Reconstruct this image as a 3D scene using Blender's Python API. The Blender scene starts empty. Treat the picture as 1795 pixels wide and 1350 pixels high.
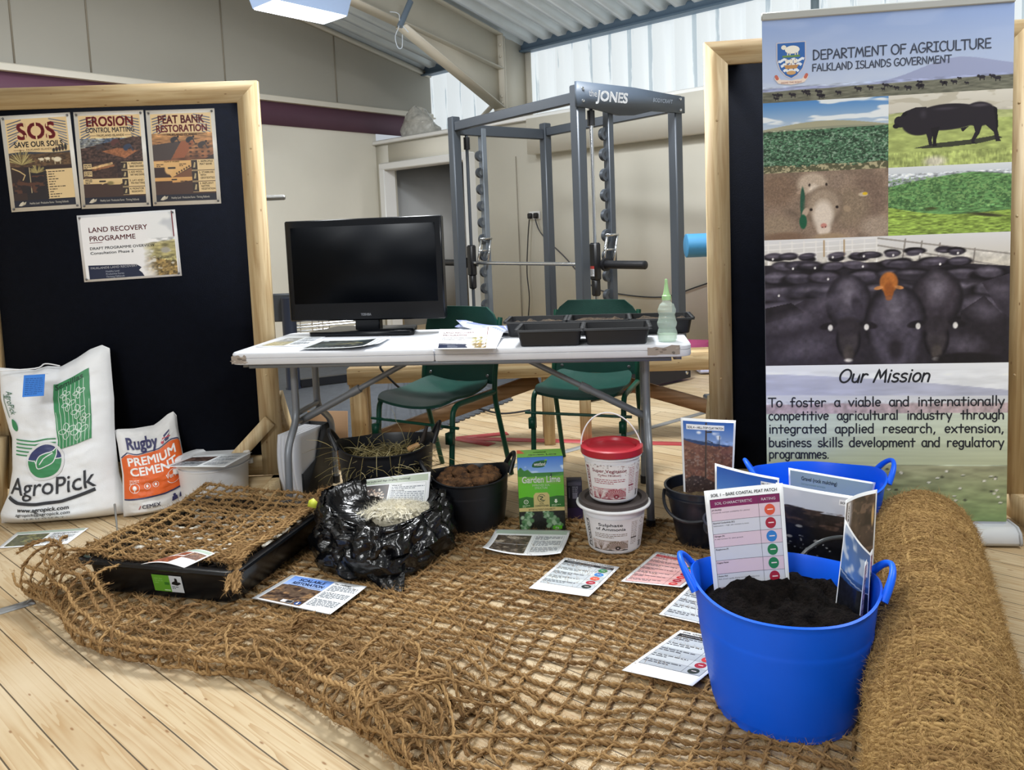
import bpy, math, random
import numpy as np
from mathutils import Vector, Matrix
from mathutils.geometry import tessellate_polygon

rng = np.random.default_rng(7)
random.seed(7)
SC = bpy.context.scene
COL = SC.collection
PI = math.pi
sin, cos = math.sin, math.cos

# ------------------------------------------------------------------ camera
FPX, CX, CY, EYE = 1355.0, 897.5, 527.0, 1.184          # focal length in px (1795 wide), optical axis, eye height
_roll, _pitch = math.atan(.04), math.atan(120.0 / FPX)
_F = np.array([0, cos(_pitch), -sin(_pitch)])
_U0 = np.array([0, sin(_pitch), cos(_pitch)])
_R0 = np.array([1.0, 0, 0])
_R = cos(_roll) * _R0 - sin(_roll) * _U0
_U = sin(_roll) * _R0 + cos(_roll) * _U0
_C = np.array([0, 0, EYE])
cam = bpy.data.cameras.new('camera')
cam.sensor_fit = 'HORIZONTAL'
cam.sensor_width = 36.0
cam.lens = 36.0 * FPX / 1795.0
cam.shift_y = -(675.0 - CY) / 1795.0
cam.clip_start = 0.05
cam.clip_end = 100
camo = bpy.data.objects.new('camera', cam)
COL.objects.link(camo)
camo.matrix_world = Matrix(((_R[0], _U[0], -_F[0], 0), (_R[1], _U[1], -_F[1], 0), (_R[2], _U[2], -_F[2], EYE), (0, 0, 0, 1)))
SC.camera = camo

# ------------------------------------------------------------------ world, exposure, lamps
SC.view_settings.view_transform = 'Standard'
SC.view_settings.look = 'None'
SC.view_settings.gamma = 1
SC.view_settings.use_curve_mapping = False
SC.view_settings.exposure = 0.0
try:
    SC.cycles.use_denoising = True
    SC.cycles.max_bounces = 8
    SC.cycles.diffuse_bounces = 4
    SC.cycles.transparent_max_bounces = 8
    SC.cycles.sample_clamp_indirect = 6
    SC.cycles.caustics_reflective = False
    SC.cycles.caustics_refractive = False
except Exception:
    pass
world = bpy.data.worlds.new('world')
SC.world = world
world.use_nodes = True
world.node_tree.nodes['Background'].inputs[0].default_value = (0.86, 0.92, 1.0, 1)
world.node_tree.nodes['Background'].inputs[1].default_value = 0.55


def area_light(name, loc, size, power, colour=(1, 1, 1), aim=None, size_y=None):
    l = bpy.data.lights.new(name, 'AREA')
    l.energy = power
    l.color = colour
    l.size = size
    if size_y:
        l.shape = 'RECTANGLE'
        l.size_y = size_y
    o = bpy.data.objects.new(name, l)
    COL.objects.link(o)
    o.location = loc
    d = Vector(aim if aim else (loc[0], loc[1], 0)) - Vector(loc)
    o.rotation_euler = d.to_track_quat('-Z', 'Y').to_euler()
    return o


LAMPS = [  # unseen area lights added to stand for the hall's ceiling lamps: place, size, power
    ('lamp_front', (-1.3, 1.2, 3.9), 1.5, 45, (0.97, 0.99, 1.0)),
    ('lamp_behind', (-1.9, -1.7, 2.9), 1.4, 210, (0.97, 0.99, 1.0)),
    ('lamp_side', (2.9, 1.6, 3.6), 1.2, 108, (0.96, 0.985, 1.0)),
    ('lamp_rear', (0.1, 4.0, 3.75), .6, 165, (0.95, 0.98, 1.0)),
    ('lamp_gable', (-2.6, 5.0, 3.9), 1.2, 70, (0.95, 0.98, 1.0)),
]
for _n, _l, _s, _p, _c in LAMPS:
    area_light(_n, _l, _s, _p, _c)

for _n, _l, _p in (('rear_fill', (0.9, 4.4, 3.25), 55), ('ceiling_light_bulb', (-1.55, 6.35, 2.72), 46)):      # unseen fill added to brighten rafter and roof; second is the ceiling light's glow
    _g = bpy.data.lights.new(_n, 'POINT')
    _g.energy, _g.shadow_soft_size, _g.color = _p, .22, (0.96, 0.98, 1.0)
    _go = bpy.data.objects.new(_n, _g)
    COL.objects.link(_go)
    _go.location = _l

# ------------------------------------------------------------------ where things stand
def ray(x, y):
    v = _F + _R * (x - CX) / FPX - _U * (y - CY) / FPX
    return v / np.linalg.norm(v)


def flo(x, y, z=0.0):
    v = ray(x, y)
    return _C + v * ((z - EYE) / v[2])


def at_y(x, y, Y):
    v = ray(x, y)
    return _C + v * (Y / v[1])


def on_plane(x, y, p, n):
    v = ray(x, y)
    p, n = np.array(p, float), np.array(n, float)
    return _C + v * (np.dot(p - _C, n) / np.dot(v, n))


# ------------------------------------------------------------------ colour and noise
def lin1(c):
    c = np.asarray(c, float)
    return np.where(c <= .04045, c / 12.92, ((np.maximum(c, 0) + .055) / 1.055) ** 2.4)


def hx(h):
    h = h.lstrip('#')
    return np.array([int(h[i:i + 2], 16) / 255 for i in (0, 2, 4)])


def lin(h):
    return tuple(float(c) for c in lin1(hx(h) if isinstance(h, str) else h))


def _hash(ix, iy, s):
    n = (ix.astype(np.int64) * 374761393 + iy.astype(np.int64) * 668265263 + int(s) * 144665) & 0x7fffffff
    n = ((n ^ (n >> 13)) * 1274126177) & 0x7fffffff
    return ((n ^ (n >> 16)) & 0xffff) / 65535.0


def vn(x, y, s=0):
    x, y = np.asarray(x, float), np.asarray(y, float)
    ix, iy = np.floor(x), np.floor(y)
    fx, fy = x - ix, y - iy
    fx, fy = fx * fx * (3 - 2 * fx), fy * fy * (3 - 2 * fy)
    a, b = _hash(ix, iy, s), _hash(ix + 1, iy, s)
    c, d = _hash(ix, iy + 1, s), _hash(ix + 1, iy + 1, s)
    return (a * (1 - fx) + b * fx) * (1 - fy) + (c * (1 - fx) + d * fx) * fy


def fbm(x, y, s=0, o=4):
    r, a, t = 0, .5, 0
    for k in range(o):
        r = r + a * vn(np.asarray(x) * 2 ** k, np.asarray(y) * 2 ** k, s + k * 17)
        t += a
        a *= .5
    return r / t


# ------------------------------------------------------------------ materials
def mat(name, col, rough=.6, metal=0.0, var=0.0, vs=6.0, bump=0.0, bs=60.0, spec=.5, coat=0.0, emit=0.0, alpha=1.0, trans=0.0, stretch=None, col2=None):
    m = bpy.data.materials.new(name)
    m.use_nodes = True
    nt = m.node_tree
    b = nt.nodes['Principled BSDF']
    c = lin(col)
    b.inputs['Base Color'].default_value = (*c, 1)
    b.inputs['Roughness'].default_value = rough
    b.inputs['Metallic'].default_value = metal
    b.inputs['Specular IOR Level'].default_value = spec
    b.inputs['Coat Weight'].default_value = coat
    b.inputs['Alpha'].default_value = alpha
    b.inputs['Transmission Weight'].default_value = trans
    if emit:
        b.inputs['Emission Color'].default_value = (*c, 1)
        b.inputs['Emission Strength'].default_value = emit
    if var or bump or col2:
        tc = nt.nodes.new('ShaderNodeTexCoord')
        mp = nt.nodes.new('ShaderNodeMapping')
        nt.links.new(tc.outputs['Object'], mp.inputs[0])
        if stretch:
            mp.inputs['Scale'].default_value = stretch
    if var or col2:
        n = nt.nodes.new('ShaderNodeTexNoise')
        n.inputs['Scale'].default_value = vs
        n.inputs['Detail'].default_value = 5
        nt.links.new(mp.outputs[0], n.inputs['Vector'])
        r = nt.nodes.new('ShaderNodeValToRGB')
        c2 = lin(col2) if col2 else tuple(max(0, k * (1 - var)) for k in c)
        c3 = c if col2 else tuple(min(1, k * (1 + var)) for k in c)
        r.color_ramp.elements[0].color = (*c2, 1)
        r.color_ramp.elements[1].color = (*c3, 1)
        r.color_ramp.elements[0].position = .3
        r.color_ramp.elements[1].position = .7
        nt.links.new(n.outputs['Fac'], r.inputs[0])
        nt.links.new(r.outputs[0], b.inputs['Base Color'])
    if bump:
        n2 = nt.nodes.new('ShaderNodeTexNoise')
        n2.inputs['Scale'].default_value = bs
        n2.inputs['Detail'].default_value = 4
        nt.links.new(mp.outputs[0], n2.inputs['Vector'])
        bp = nt.nodes.new('ShaderNodeBump')
        bp.inputs['Strength'].default_value = bump
        bp.inputs['Distance'].default_value = .01
        nt.links.new(n2.outputs['Fac'], bp.inputs['Height'])
        nt.links.new(bp.outputs[0], b.inputs['Normal'])
    return m


def print_mat(name, rough, spec=.4, coat=0.0):
    m = bpy.data.materials.new(name)
    m.use_nodes = True
    nt = m.node_tree
    b = nt.nodes['Principled BSDF']
    a = nt.nodes.new('ShaderNodeAttribute')
    a.attribute_name = 'Col'
    nt.links.new(a.outputs['Color'], b.inputs['Base Color'])
    b.inputs['Roughness'].default_value = rough
    b.inputs['Specular IOR Level'].default_value = spec
    b.inputs['Coat Weight'].default_value = coat
    b.inputs['Coat Roughness'].default_value = .12
    return m


def wood_mat(name, c1, c2, axis=2, rough=.55, scale=9.0):
    """planed timber: streaky grain along one axis, small knots"""
    m = bpy.data.materials.new(name)
    m.use_nodes = True
    nt = m.node_tree
    N = nt.nodes.new
    L = nt.links.new
    b = nt.nodes['Principled BSDF']
    tc = N('ShaderNodeTexCoord')
    mp = N('ShaderNodeMapping')
    s = [scale * 4] * 3
    s[axis] = scale * .22
    mp.inputs['Scale'].default_value = s
    L(tc.outputs['Object'], mp.inputs[0])
    n = N('ShaderNodeTexNoise')
    n.inputs['Scale'].default_value = 1.6
    n.inputs['Detail'].default_value = 6
    n.inputs['Distortion'].default_value = .7
    L(mp.outputs[0], n.inputs['Vector'])
    r = N('ShaderNodeValToRGB')
    r.color_ramp.elements[0].position, r.color_ramp.elements[1].position = .32, .66
    r.color_ramp.elements[0].color = (*lin(c2), 1)
    r.color_ramp.elements[1].color = (*lin(c1), 1)
    L(n.outputs['Fac'], r.inputs[0])
    v = N('ShaderNodeTexVoronoi')
    mp2 = N('ShaderNodeMapping')
    s2 = [7.0] * 3
    s2[axis] = 2.6
    mp2.inputs['Scale'].default_value = s2
    L(tc.outputs['Object'], mp2.inputs[0])
    L(mp2.outputs[0], v.inputs['Vector'])
    k = N('ShaderNodeMapRange')
    k.inputs['From Min'].default_value, k.inputs['From Max'].default_value = .04, .11
    L(v.outputs['Distance'], k.inputs['Value'])
    mx = N('ShaderNodeMix')
    mx.data_type = 'RGBA'
    L(k.outputs[0], mx.inputs[0])
    mx.inputs[6].default_value = (*lin('7a5632'), 1)
    L(r.outputs[0], mx.inputs[7])
    L(mx.outputs[2], b.inputs['Base Color'])
    b.inputs['Roughness'].default_value = rough
    return m


PRINT = print_mat('laminated_print', .3, .5)
MATTE = print_mat('matte_print', .6, .3)
PLASTICPRINT = print_mat('sack_print', .45, .4)
FIBRE = print_mat('coir_fibre', .9, .1)


# ------------------------------------------------------------------ meshes
def new_mesh(name, V, F, col=None):
    V = np.asarray(V, np.float32).reshape(-1, 3)
    me = bpy.data.meshes.new(name)
    loops, starts, k = [], [], 0
    for f in F:
        if isinstance(f, np.ndarray) and f.ndim == 2:
            n, w = f.shape
            loops.append(f.ravel())
            starts.append(k + np.arange(n) * w)
            k += n * w
        else:
            loops.append(np.asarray(f))
            starts.append(np.array([k]))
            k += len(f)
    loops = np.concatenate(loops).astype(np.int32)
    starts = np.concatenate(starts).astype(np.int32)
    me.vertices.add(len(V))
    me.vertices.foreach_set('co', V.ravel())
    me.loops.add(len(loops))
    me.loops.foreach_set('vertex_index', loops)
    me.polygons.add(len(starts))
    me.polygons.foreach_set('loop_start', starts)
    me.update(calc_edges=True)
    if col is not None:
        a = me.color_attributes.new('Col', 'FLOAT_COLOR', 'POINT')
        c = np.ones((len(V), 4), np.float32)
        c[:, :3] = col
        a.data.foreach_set('color', c.ravel())
    return me


def link(name, me, material, parent=None, smooth=True, angle=40):
    if material is not None:
        me.materials.append(material)
    if smooth:
        me.polygons.foreach_set('use_smooth', np.ones(len(me.polygons), bool))
        try:
            me.set_sharp_from_angle(angle=math.radians(angle))
        except Exception:
            pass
    o = bpy.data.objects.new(name, me)
    COL.objects.link(o)
    if parent is not None:
        o.parent = parent
    return o


def tag(o, label=None, cat=None, group=None, kind=None):
    if label:
        o['label'] = label
    if cat:
        o['category'] = cat
    if group:
        o['group'] = group
    if kind:
        o['kind'] = kind
    return o


def thing(name, label, cat, loc=(0, 0, 0), rz=0.0, group=None):
    o = bpy.data.objects.new(name, None)
    o.empty_display_size = .1
    COL.objects.link(o)
    o.location = loc
    o.rotation_euler = (0, 0, rz)
    return tag(o, label, cat, group)


def dup(root, loc, rz, label=None):
    r = root.copy()
    COL.objects.link(r)
    r.location = loc
    r.rotation_euler = (0, 0, rz)
    if label:
        r['label'] = label
    for ch in list(root.children):
        c = ch.copy()
        COL.objects.link(c)
        c.parent = r
        for g in list(ch.children):
            d = g.copy()
            COL.objects.link(d)
            d.parent = c
    return r


class MB:
    """collects shapes for one mesh"""

    def __init__(s):
        s.V, s.F, s.n = [], [], 0

    def add(s, V, F):
        V = np.asarray(V, float).reshape(-1, 3)
        for f in F:
            s.F.append(np.asarray(f) + s.n)
        s.V.append(V)
        s.n += len(V)
        return s

    def box(s, c, size, M=None, bev=0.0):
        x, y, z = (k / 2 for k in size)
        b = min(bev, x * .95, y * .95, z * .95)
        if b <= 0:
            P = np.array([(i, j, k) for i in (-x, x) for j in (-y, y) for k in (-z, z)])
            F = [(0, 1, 3, 2), (4, 6, 7, 5), (0, 4, 5, 1), (2, 3, 7, 6), (0, 2, 6, 4), (1, 5, 7, 3)]
        else:
            P, ix = [], {}
            for i in (-1, 1):
                for j in (-1, 1):
                    for k in (-1, 1):
                        for a in range(3):
                            q = [i * (x - b), j * (y - b), k * (z - b)]
                            q[a] = (i, j, k)[a] * (x, y, z)[a]
                            ix[i, j, k, a] = len(P)
                            P.append(q)
            F = []
            for a in range(3):
                o = [t for t in range(3) if t != a]
                for sg in (-1, 1):
                    q = []
                    for u, w in ((-1, -1), (1, -1), (1, 1), (-1, 1)):
                        t = [0, 0, 0]
                        t[a], t[o[0]], t[o[1]] = sg, u, w
                        q.append(ix[(*t, a)])
                    F.append(q)
            for a in range(3):
                o = [t for t in range(3) if t != a]
                for u in (-1, 1):
                    for w in (-1, 1):
                        q = []
                        for sg, aa in ((-1, o[0]), (1, o[0]), (1, o[1]), (-1, o[1])):
                            t = [0, 0, 0]
                            t[a], t[o[0]], t[o[1]] = sg, u, w
                            q.append(ix[(*t, aa)])
                        F.append(q)
            for i in (-1, 1):
                for j in (-1, 1):
                    for k in (-1, 1):
                        F.append([ix[i, j, k, a] for a in range(3)])
            P = np.array(P)
            G = []
            for f in F:      # outward winding
                q = P[list(f)]
                nn = np.cross(q[1] - q[0], q[2] - q[0])
                G.append(f if np.dot(nn, q.mean(0)) > 0 else f[::-1])
            F = G
        P = np.asarray(P, float)
        if M is not None:
            P = P @ np.array(M)[:3, :3].T
        return s.add(P + np.array(c, float), F)

    def bar(s, a, b, w, h, up=(0, 0, 1), bev=0.0):
        """rectangular bar from a to b"""
        a, b, up = np.array(a, float), np.array(b, float), np.array(up, float)
        x = b - a
        L = np.linalg.norm(x)
        x /= L
        y = np.cross(up, x)
        y /= np.linalg.norm(y)
        z = np.cross(x, y)
        return s.box((a + b) / 2, (L, w, h), np.stack([x, y, z], 1), bev)

    def tube(s, path, r, n=10, cap=True, closed=False, sq=None):
        P = np.asarray(path, float)
        m = len(P)
        R = np.full(m, r, float) if np.isscalar(r) else np.asarray(r, float)
        T = np.roll(P, -1, 0) - np.roll(P, 1, 0)
        if not closed:
            T[0], T[-1] = P[1] - P[0], P[-1] - P[-2]
        T /= np.linalg.norm(T, axis=1)[:, None] + 1e-12
        u = np.cross(T[0], (0, 0, 1.0))
        if np.linalg.norm(u) < .1:
            u = np.cross(T[0], (0, 1.0, 0))
        u /= np.linalg.norm(u)
        rings = []
        for i in range(m):
            u = u - T[i] * np.dot(u, T[i])
            u /= np.linalg.norm(u) + 1e-12
            w = np.cross(T[i], u)
            a = np.arange(n) * 2 * PI / n + (PI / 4 if n == 4 else 0)
            rings.append(P[i] + R[i] * (np.cos(a)[:, None] * u + np.sin(a)[:, None] * w))
        V = np.concatenate(rings)
        k = m if closed else m - 1
        i = np.repeat(np.arange(k), n)
        j = np.tile(np.arange(n), k)
        i2, j2 = (i + 1) % m, (j + 1) % n
        F = [np.stack([i * n + j, i * n + j2, i2 * n + j2, i2 * n + j], 1)]
        if cap and not closed:
            F += [np.arange(n)[::-1], np.arange(n) + (m - 1) * n]
        return s.add(V, F)

    def lathe(s, prof, c=(0, 0, 0), n=40, sx=1.0, sy=1.0):
        prof = np.asarray(prof, float)
        a = np.arange(n) * 2 * PI / n
        V = np.stack([np.outer(prof[:, 0], np.cos(a)) * sx, np.outer(prof[:, 0], np.sin(a)) * sy, np.repeat(prof[:, 1:2], n, 1)], 2).reshape(-1, 3)
        m = len(prof)
        i = np.repeat(np.arange(m - 1), n)
        j = np.tile(np.arange(n), m - 1)
        j2 = (j + 1) % n
        F = [np.stack([i * n + j, i * n + j2, (i + 1) * n + j2, (i + 1) * n + j], 1)]
        return s.add(V + np.array(c, float), F)

    def grid(s, P, closed_u=False, flip=False):
        """P: (nu, nv, 3)"""
        nu, nv = P.shape[:2]
        ku = nu if closed_u else nu - 1
        i = np.repeat(np.arange(ku), nv - 1)
        j = np.tile(np.arange(nv - 1), ku)
        i2 = (i + 1) % nu
        F = np.stack([i * nv + j, i2 * nv + j, i2 * nv + j + 1, i * nv + j + 1], 1)
        if flip:
            F = F[:, ::-1]
        return s.add(P.reshape(-1, 3), [F])

    def prism(s, pts, d, o=(0, 0, 0), X=(1, 0, 0), Y=(0, 1, 0), Z=(0, 0, 1)):
        """polygon pts in the X-Y plane pushed along Z by d"""
        pts = np.asarray(pts, float)
        n = len(pts)
        X, Y, Z, o = (np.array(k, float) for k in (X, Y, Z, o))
        A = o + pts[:, :1] * X + pts[:, 1:2] * Y
        return s.add(np.concatenate([A, A + Z * d]), [list(range(n))[::-1], list(range(n, 2 * n))] + [(i, (i + 1) % n, n + (i + 1) % n, n + i) for i in range(n)])

    def build(s, name, material, parent=None, smooth=True, angle=40, col=None):
        return link(name, new_mesh(name, np.concatenate(s.V), s.F, col), material, parent, smooth, angle)


def smooth_path(pts, k=8, closed=False):
    P = np.asarray(pts, float)
    n = len(P)
    out = []
    for i in range(n if closed else n - 1):
        g = (lambda q: P[q % n]) if closed else (lambda q: P[min(max(q, 0), n - 1)])
        a, b, c, d = g(i - 1), g(i), g(i + 1), g(i + 2)
        for t in np.arange(k) / k:
            out.append(.5 * ((2 * b) + (c - a) * t + (2 * a - 5 * b + 4 * c - d) * t * t + (3 * b - a - 3 * c + d) * t ** 3))
    if not closed:
        out.append(P[-1])
    return np.array(out)


def bend_path(pts, r=.04, k=5):
    """polyline with rounded corners"""
    P = [np.array(p, float) for p in pts]
    out = [P[0]]
    for a, b, c in zip(P, P[1:], P[2:]):
        u, w = a - b, c - b
        lu, lw = np.linalg.norm(u), np.linalg.norm(w)
        q = min(r, lu * .45, lw * .45)
        s0, s1 = b + u / lu * q, b + w / lw * q
        for t in np.linspace(0, 1, k):
            out.append((1 - t) ** 2 * s0 + 2 * t * (1 - t) * b + t * t * s1)
    out.append(P[-1])
    return np.array(out)


# ------------------------------------------------------------------ pictures, lettering and printed sheets
class Pic:
    """a small painted picture (rows x columns of colour)"""

    def __init__(s, nx, ny, asp, bg='808080'):
        s.a = asp
        s.X, s.Y = np.meshgrid(np.linspace(0, asp, nx), np.linspace(0, 1, ny))
        s.I = np.ones((ny, nx, 3)) * hx(bg)

    def over(s, m, c):
        m = np.clip(m, 0, 1)[..., None]
        c = hx(c) if isinstance(c, str) else c
        s.I = s.I * (1 - m) + c * m
        return s

    def vgrad(s, y0, c0, y1, c1):
        t = np.clip((s.Y - y0) / (y1 - y0), 0, 1)[..., None]
        m = ((s.Y >= min(y0, y1)) & (s.Y <= max(y0, y1)))[..., None]
        s.I = np.where(m, hx(c0) * (1 - t) + hx(c1) * t, s.I)
        return s

    def below(s, line, c, soft=.004):
        """fill under a height line(x)"""
        h = line(s.X)
        return s.over((h - s.Y) / soft + .5, c)

    def ell(s, x, y, rx, ry, c, soft=.25, rot=0.0):
        dx, dy = s.X - x, s.Y - y
        u = (dx * cos(rot) + dy * sin(rot)) / rx
        w = (-dx * sin(rot) + dy * cos(rot)) / ry
        return s.over((1 - np.sqrt(u * u + w * w)) / soft, c)

    def poly(s, pts, c, soft=0):
        x, y = s.X, s.Y
        ins = np.zeros(x.shape, bool)
        n = len(pts)
        for i in range(n):
            (x0, y0), (x1, y1) = pts[i], pts[(i + 1) % n]
            if y0 != y1:
                k = ((y0 > y) != (y1 > y)) & (x < (x1 - x0) * (y - y0) / (y1 - y0) + x0)
                ins ^= k
        return s.over(ins.astype(float), c)

    def seg(s, x0, y0, x1, y1, w, c):
        dx, dy = x1 - x0, y1 - y0
        t = np.clip(((s.X - x0) * dx + (s.Y - y0) * dy) / (dx * dx + dy * dy + 1e-9), 0, 1)
        d = np.hypot(s.X - x0 - t * dx, s.Y - y0 - t * dy)
        return s.over((w / 2 - d) / (w * .3) + .5, c)

    def grain(s, sx, sy, amt, seed=0, y0=-1, y1=2, o=3):
        n = fbm(s.X * sx, s.Y * sy, seed, o) - .5
        m = ((s.Y >= y0) & (s.Y <= y1))[..., None]
        s.I = np.where(m, np.clip(s.I * (1 + 2 * amt * n[..., None]), 0, 1), s.I)
        return s

    def spots(s, sx, sy, thr, c, seed=0, y0=-1, y1=2, a=1.0):
        n = fbm(s.X * sx, s.Y * sy, seed, 3)
        return s.over(np.clip((n - thr) * 12, 0, 1) * a * ((s.Y >= y0) & (s.Y <= y1)), c)


_tcache = {}


def text_geo(body, bold):
    k = (body, bold)
    if k not in _tcache:
        c = bpy.data.curves.new('lettering', 'FONT')
        c.body = body
        c.size = 1
        c.offset = bold
        c.resolution_u = 3
        o = bpy.data.objects.new('lettering', c)
        me = bpy.data.meshes.new_from_object(o)
        V = np.zeros(len(me.vertices) * 3)
        me.vertices.foreach_get('co', V)
        V = V.reshape(-1, 3)[:, :2]
        F = [list(p.vertices) for p in me.polygons]
        bpy.data.objects.remove(o)
        bpy.data.curves.remove(c)
        bpy.data.meshes.remove(me)
        _tcache[k] = (V, F)
    return _tcache[k]


def arc(cx, cy, rx, ry, a0, a1, n=14):
    return [(cx + rx * cos(math.radians(a)), cy + ry * sin(math.radians(a))) for a in np.linspace(a0, a1, n)]


# rounded hand-lettered alphabet: advance width, pen strokes (x-height .5, capitals .76)
PEN = {
    'A': (.66, [[(.04, 0), (.33, .76), (.6, 0)], [(.14, .27), (.52, .27)]]),
    'C': (.6, [arc(.36, .38, .3, .38, 50, 310)]),
    'D': (.66, [[(.1, .76), (.1, 0)], [(.1, .76)] + arc(.12, .38, .46, .38, 80, -80) + [(.1, 0)]]),
    'E': (.58, [[(.5, .74), (.1, .74), (.1, .01), (.53, .01)], [(.1, .39), (.46, .39)]]),
    'F': (.56, [[(.52, .74), (.1, .74), (.1, 0)], [(.1, .4), (.46, .4)]]),
    'G': (.68, [arc(.36, .38, .3, .38, 50, 350, 18) + [(.4, .32)]]),
    'I': (.5, [[(.06, .75), (.44, .75)], [(.25, .75), (.25, .01)], [(.05, .01), (.45, .01)]]),
    'K': (.6, [[(.1, .76), (.1, 0)], [(.52, .74), (.1, .34), (.54, 0)]]),
    'L': (.52, [[(.1, .76), (.1, .01), (.5, .01)]]),
    'M': (.8, [[(.06, 0), (.2, .76), (.4, .2), (.6, .76), (.74, 0)]]),
    'N': (.72, [[(.1, 0), (.1, .76), (.6, .02), (.6, .78)]]),
    'O': (.76, [arc(.38, .38, .32, .38, 90, 450, 24)]),
    'P': (.54, [[(.1, .76), (.1, 0)], [(.1, .75)] + arc(.2, .56, .28, .2, 90, -90) + [(.1, .34)]]),
    'R': (.6, [[(.1, .76), (.1, 0)], [(.1, .75)] + arc(.2, .57, .3, .19, 90, -90) + [(.1, .37), (.54, 0)]]),
    'S': (.58, [arc(.31, .57, .22, .19, 40, 250, 10) + arc(.29, .19, .24, .19, 70, -150, 12)]),
    'T': (.64, [[(.02, .75), (.62, .75)], [(.32, .75), (.32, 0)]]),
    'U': (.7, [[(.09, .76), (.09, .28)] + arc(.35, .28, .26, .28, 180, 360) + [(.61, .76)]]),
    'V': (.62, [[(.03, .76), (.3, 0), (.6, .76)]]),
    'a': (.52, [arc(.24, .25, .19, .25, 50, 330, 14), [(.42, .49), (.42, .14), (.48, 0)]]),
    'b': (.56, [[(.08, .8), (.08, 0)], arc(.27, .25, .2, .25, 130, -130, 14)]),
    'c': (.48, [arc(.26, .25, .2, .25, 50, 310)]),
    'd': (.56, [arc(.25, .25, .2, .25, 50, 310), [(.45, .8), (.45, 0)]]),
    'e': (.52, [[(.07, .26), (.44, .28)] + arc(.26, .26, .19, .24, 5, 310, 16)]),
    'f': (.46, [arc(.32, .62, .14, .16, 50, 180, 8) + [(.18, 0)], [(.04, .44), (.38, .44)]]),
    'g': (.52, [arc(.24, .25, .19, .24, 50, 330, 14), [(.43, .49), (.43, 0)] + arc(.25, -.02, .18, .2, 0, -150, 10)]),
    'h': (.56, [[(.09, .8), (.09, 0)], [(.09, .28)] + arc(.27, .28, .18, .2, 160, 0, 8) + [(.45, 0)]]),
    'i': (.26, [[(.13, .47), (.13, 0)], [(.13, .66), (.13, .68)]]),
    'k': (.52, [[(.09, .8), (.09, 0)], [(.42, .48), (.1, .2), (.45, 0)]]),
    'l': (.26, [[(.13, .8), (.13, 0)]]),
    'm': (.78, [[(.08, .48), (.09, 0)], [(.09, .3)] + arc(.24, .3, .15, .18, 160, 0, 8) + [(.39, 0)], [(.39, .3)] + arc(.54, .3, .15, .18, 160, 0, 8) + [(.7, 0)]]),
    'n': (.54, [[(.08, .48), (.09, 0)], [(.09, .3)] + arc(.27, .3, .18, .18, 160, 0, 8) + [(.45, 0)]]),
    'o': (.54, [arc(.27, .25, .21, .25, 90, 450, 18)]),
    'p': (.56, [[(.09, .48), (.09, -.24)], arc(.28, .25, .2, .24, 130, -130, 14)]),
    'r': (.48, [[(.1, .48), (.1, 0)], [(.1, .26)] + arc(.28, .3, .17, .18, 170, 50, 8)]),
    's': (.48, [arc(.25, .37, .17, .12, 40, 250, 8) + arc(.24, .12, .18, .12, 70, -150, 10)]),
    't': (.48, [[(.24, .7), (.24, 0)], [(.04, .46), (.44, .46)]]),
    'u': (.54, [[(.08, .48), (.08, .2)] + arc(.26, .2, .18, .2, 180, 350, 8) + [(.45, .48), (.46, 0)]]),
    'v': (.5, [[(.04, .48), (.24, 0), (.45, .48)]]),
    'x': (.56, [[(.06, .48), (.48, 0)], [(.48, .48), (.06, 0)]]),
    'y': (.52, [[(.04, .48), (.25, .04)], [(.47, .48), (.2, -.24)]]),
    ',': (.28, [[(.16, .05), (.1, -.12)]]),
    '.': (.26, [[(.1, .02), (.12, .03)]]),
    ' ': (.32, []),
}


def pen_width(sx):
    return sum(PEN[c][0] for c in sx)


def refine_faces(P, L, K, F, h):
    """cut large printed shapes into small triangles so that they follow a curved surface"""
    keep, tri = [], []
    for f in F:
        f = np.asarray(f)
        if f.ndim == 2:
            q = P[f]
            d = np.abs(q - np.roll(q, 1, 1)).max((1, 2))
            if (d <= h).any():
                keep.append(f[d <= h])
            g = f[d > h]
            if len(g):
                tri.append(g[:, [0, 1, 2]])
                if g.shape[1] == 4:
                    tri.append(g[:, [0, 2, 3]])
        else:
            q = P[f]
            if np.abs(q - np.roll(q, 1, 0)).max() <= h and (q.max(0) - q.min(0)).max() <= h * 1.5:
                keep.append(f)
            elif len(f) == 3:
                tri.append(f[None])
            else:
                t = tessellate_polygon([[Vector((x, y, 0)) for x, y in q]])
                t = np.array([a for a in t])
                if len(t):
                    a, b, c = q[t[:, 0]], q[t[:, 1]], q[t[:, 2]]
                    cr = (b[:, 0] - a[:, 0]) * (c[:, 1] - a[:, 1]) - (b[:, 1] - a[:, 1]) * (c[:, 0] - a[:, 0])
                    t[cr < 0] = t[cr < 0][:, ::-1]
                    tri.append(f[t])
    if tri:
        T = np.concatenate(tri)
        for _ in range(14):
            e = np.stack([np.hypot(*(P[T[:, i]] - P[T[:, (i + 1) % 3]]).T) for i in range(3)], 1)
            big = e.max(1) > h
            if not big.any():
                break
            B, k = T[big], e[big].argmax(1)
            r = np.arange(len(B))
            a, b, c = B[r, k], B[r, (k + 1) % 3], B[r, (k + 2) % 3]
            m = len(P) + r
            P = np.concatenate([P, (P[a] + P[b]) / 2])
            L = np.concatenate([L, (L[a] + L[b]) / 2])
            K = np.concatenate([K, (K[a] + K[b]) / 2])
            T = np.concatenate([T[~big], np.stack([a, m, c], 1), np.stack([m, b, c], 1)])
        keep.append(T)
    return P, L, K, keep


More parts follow.
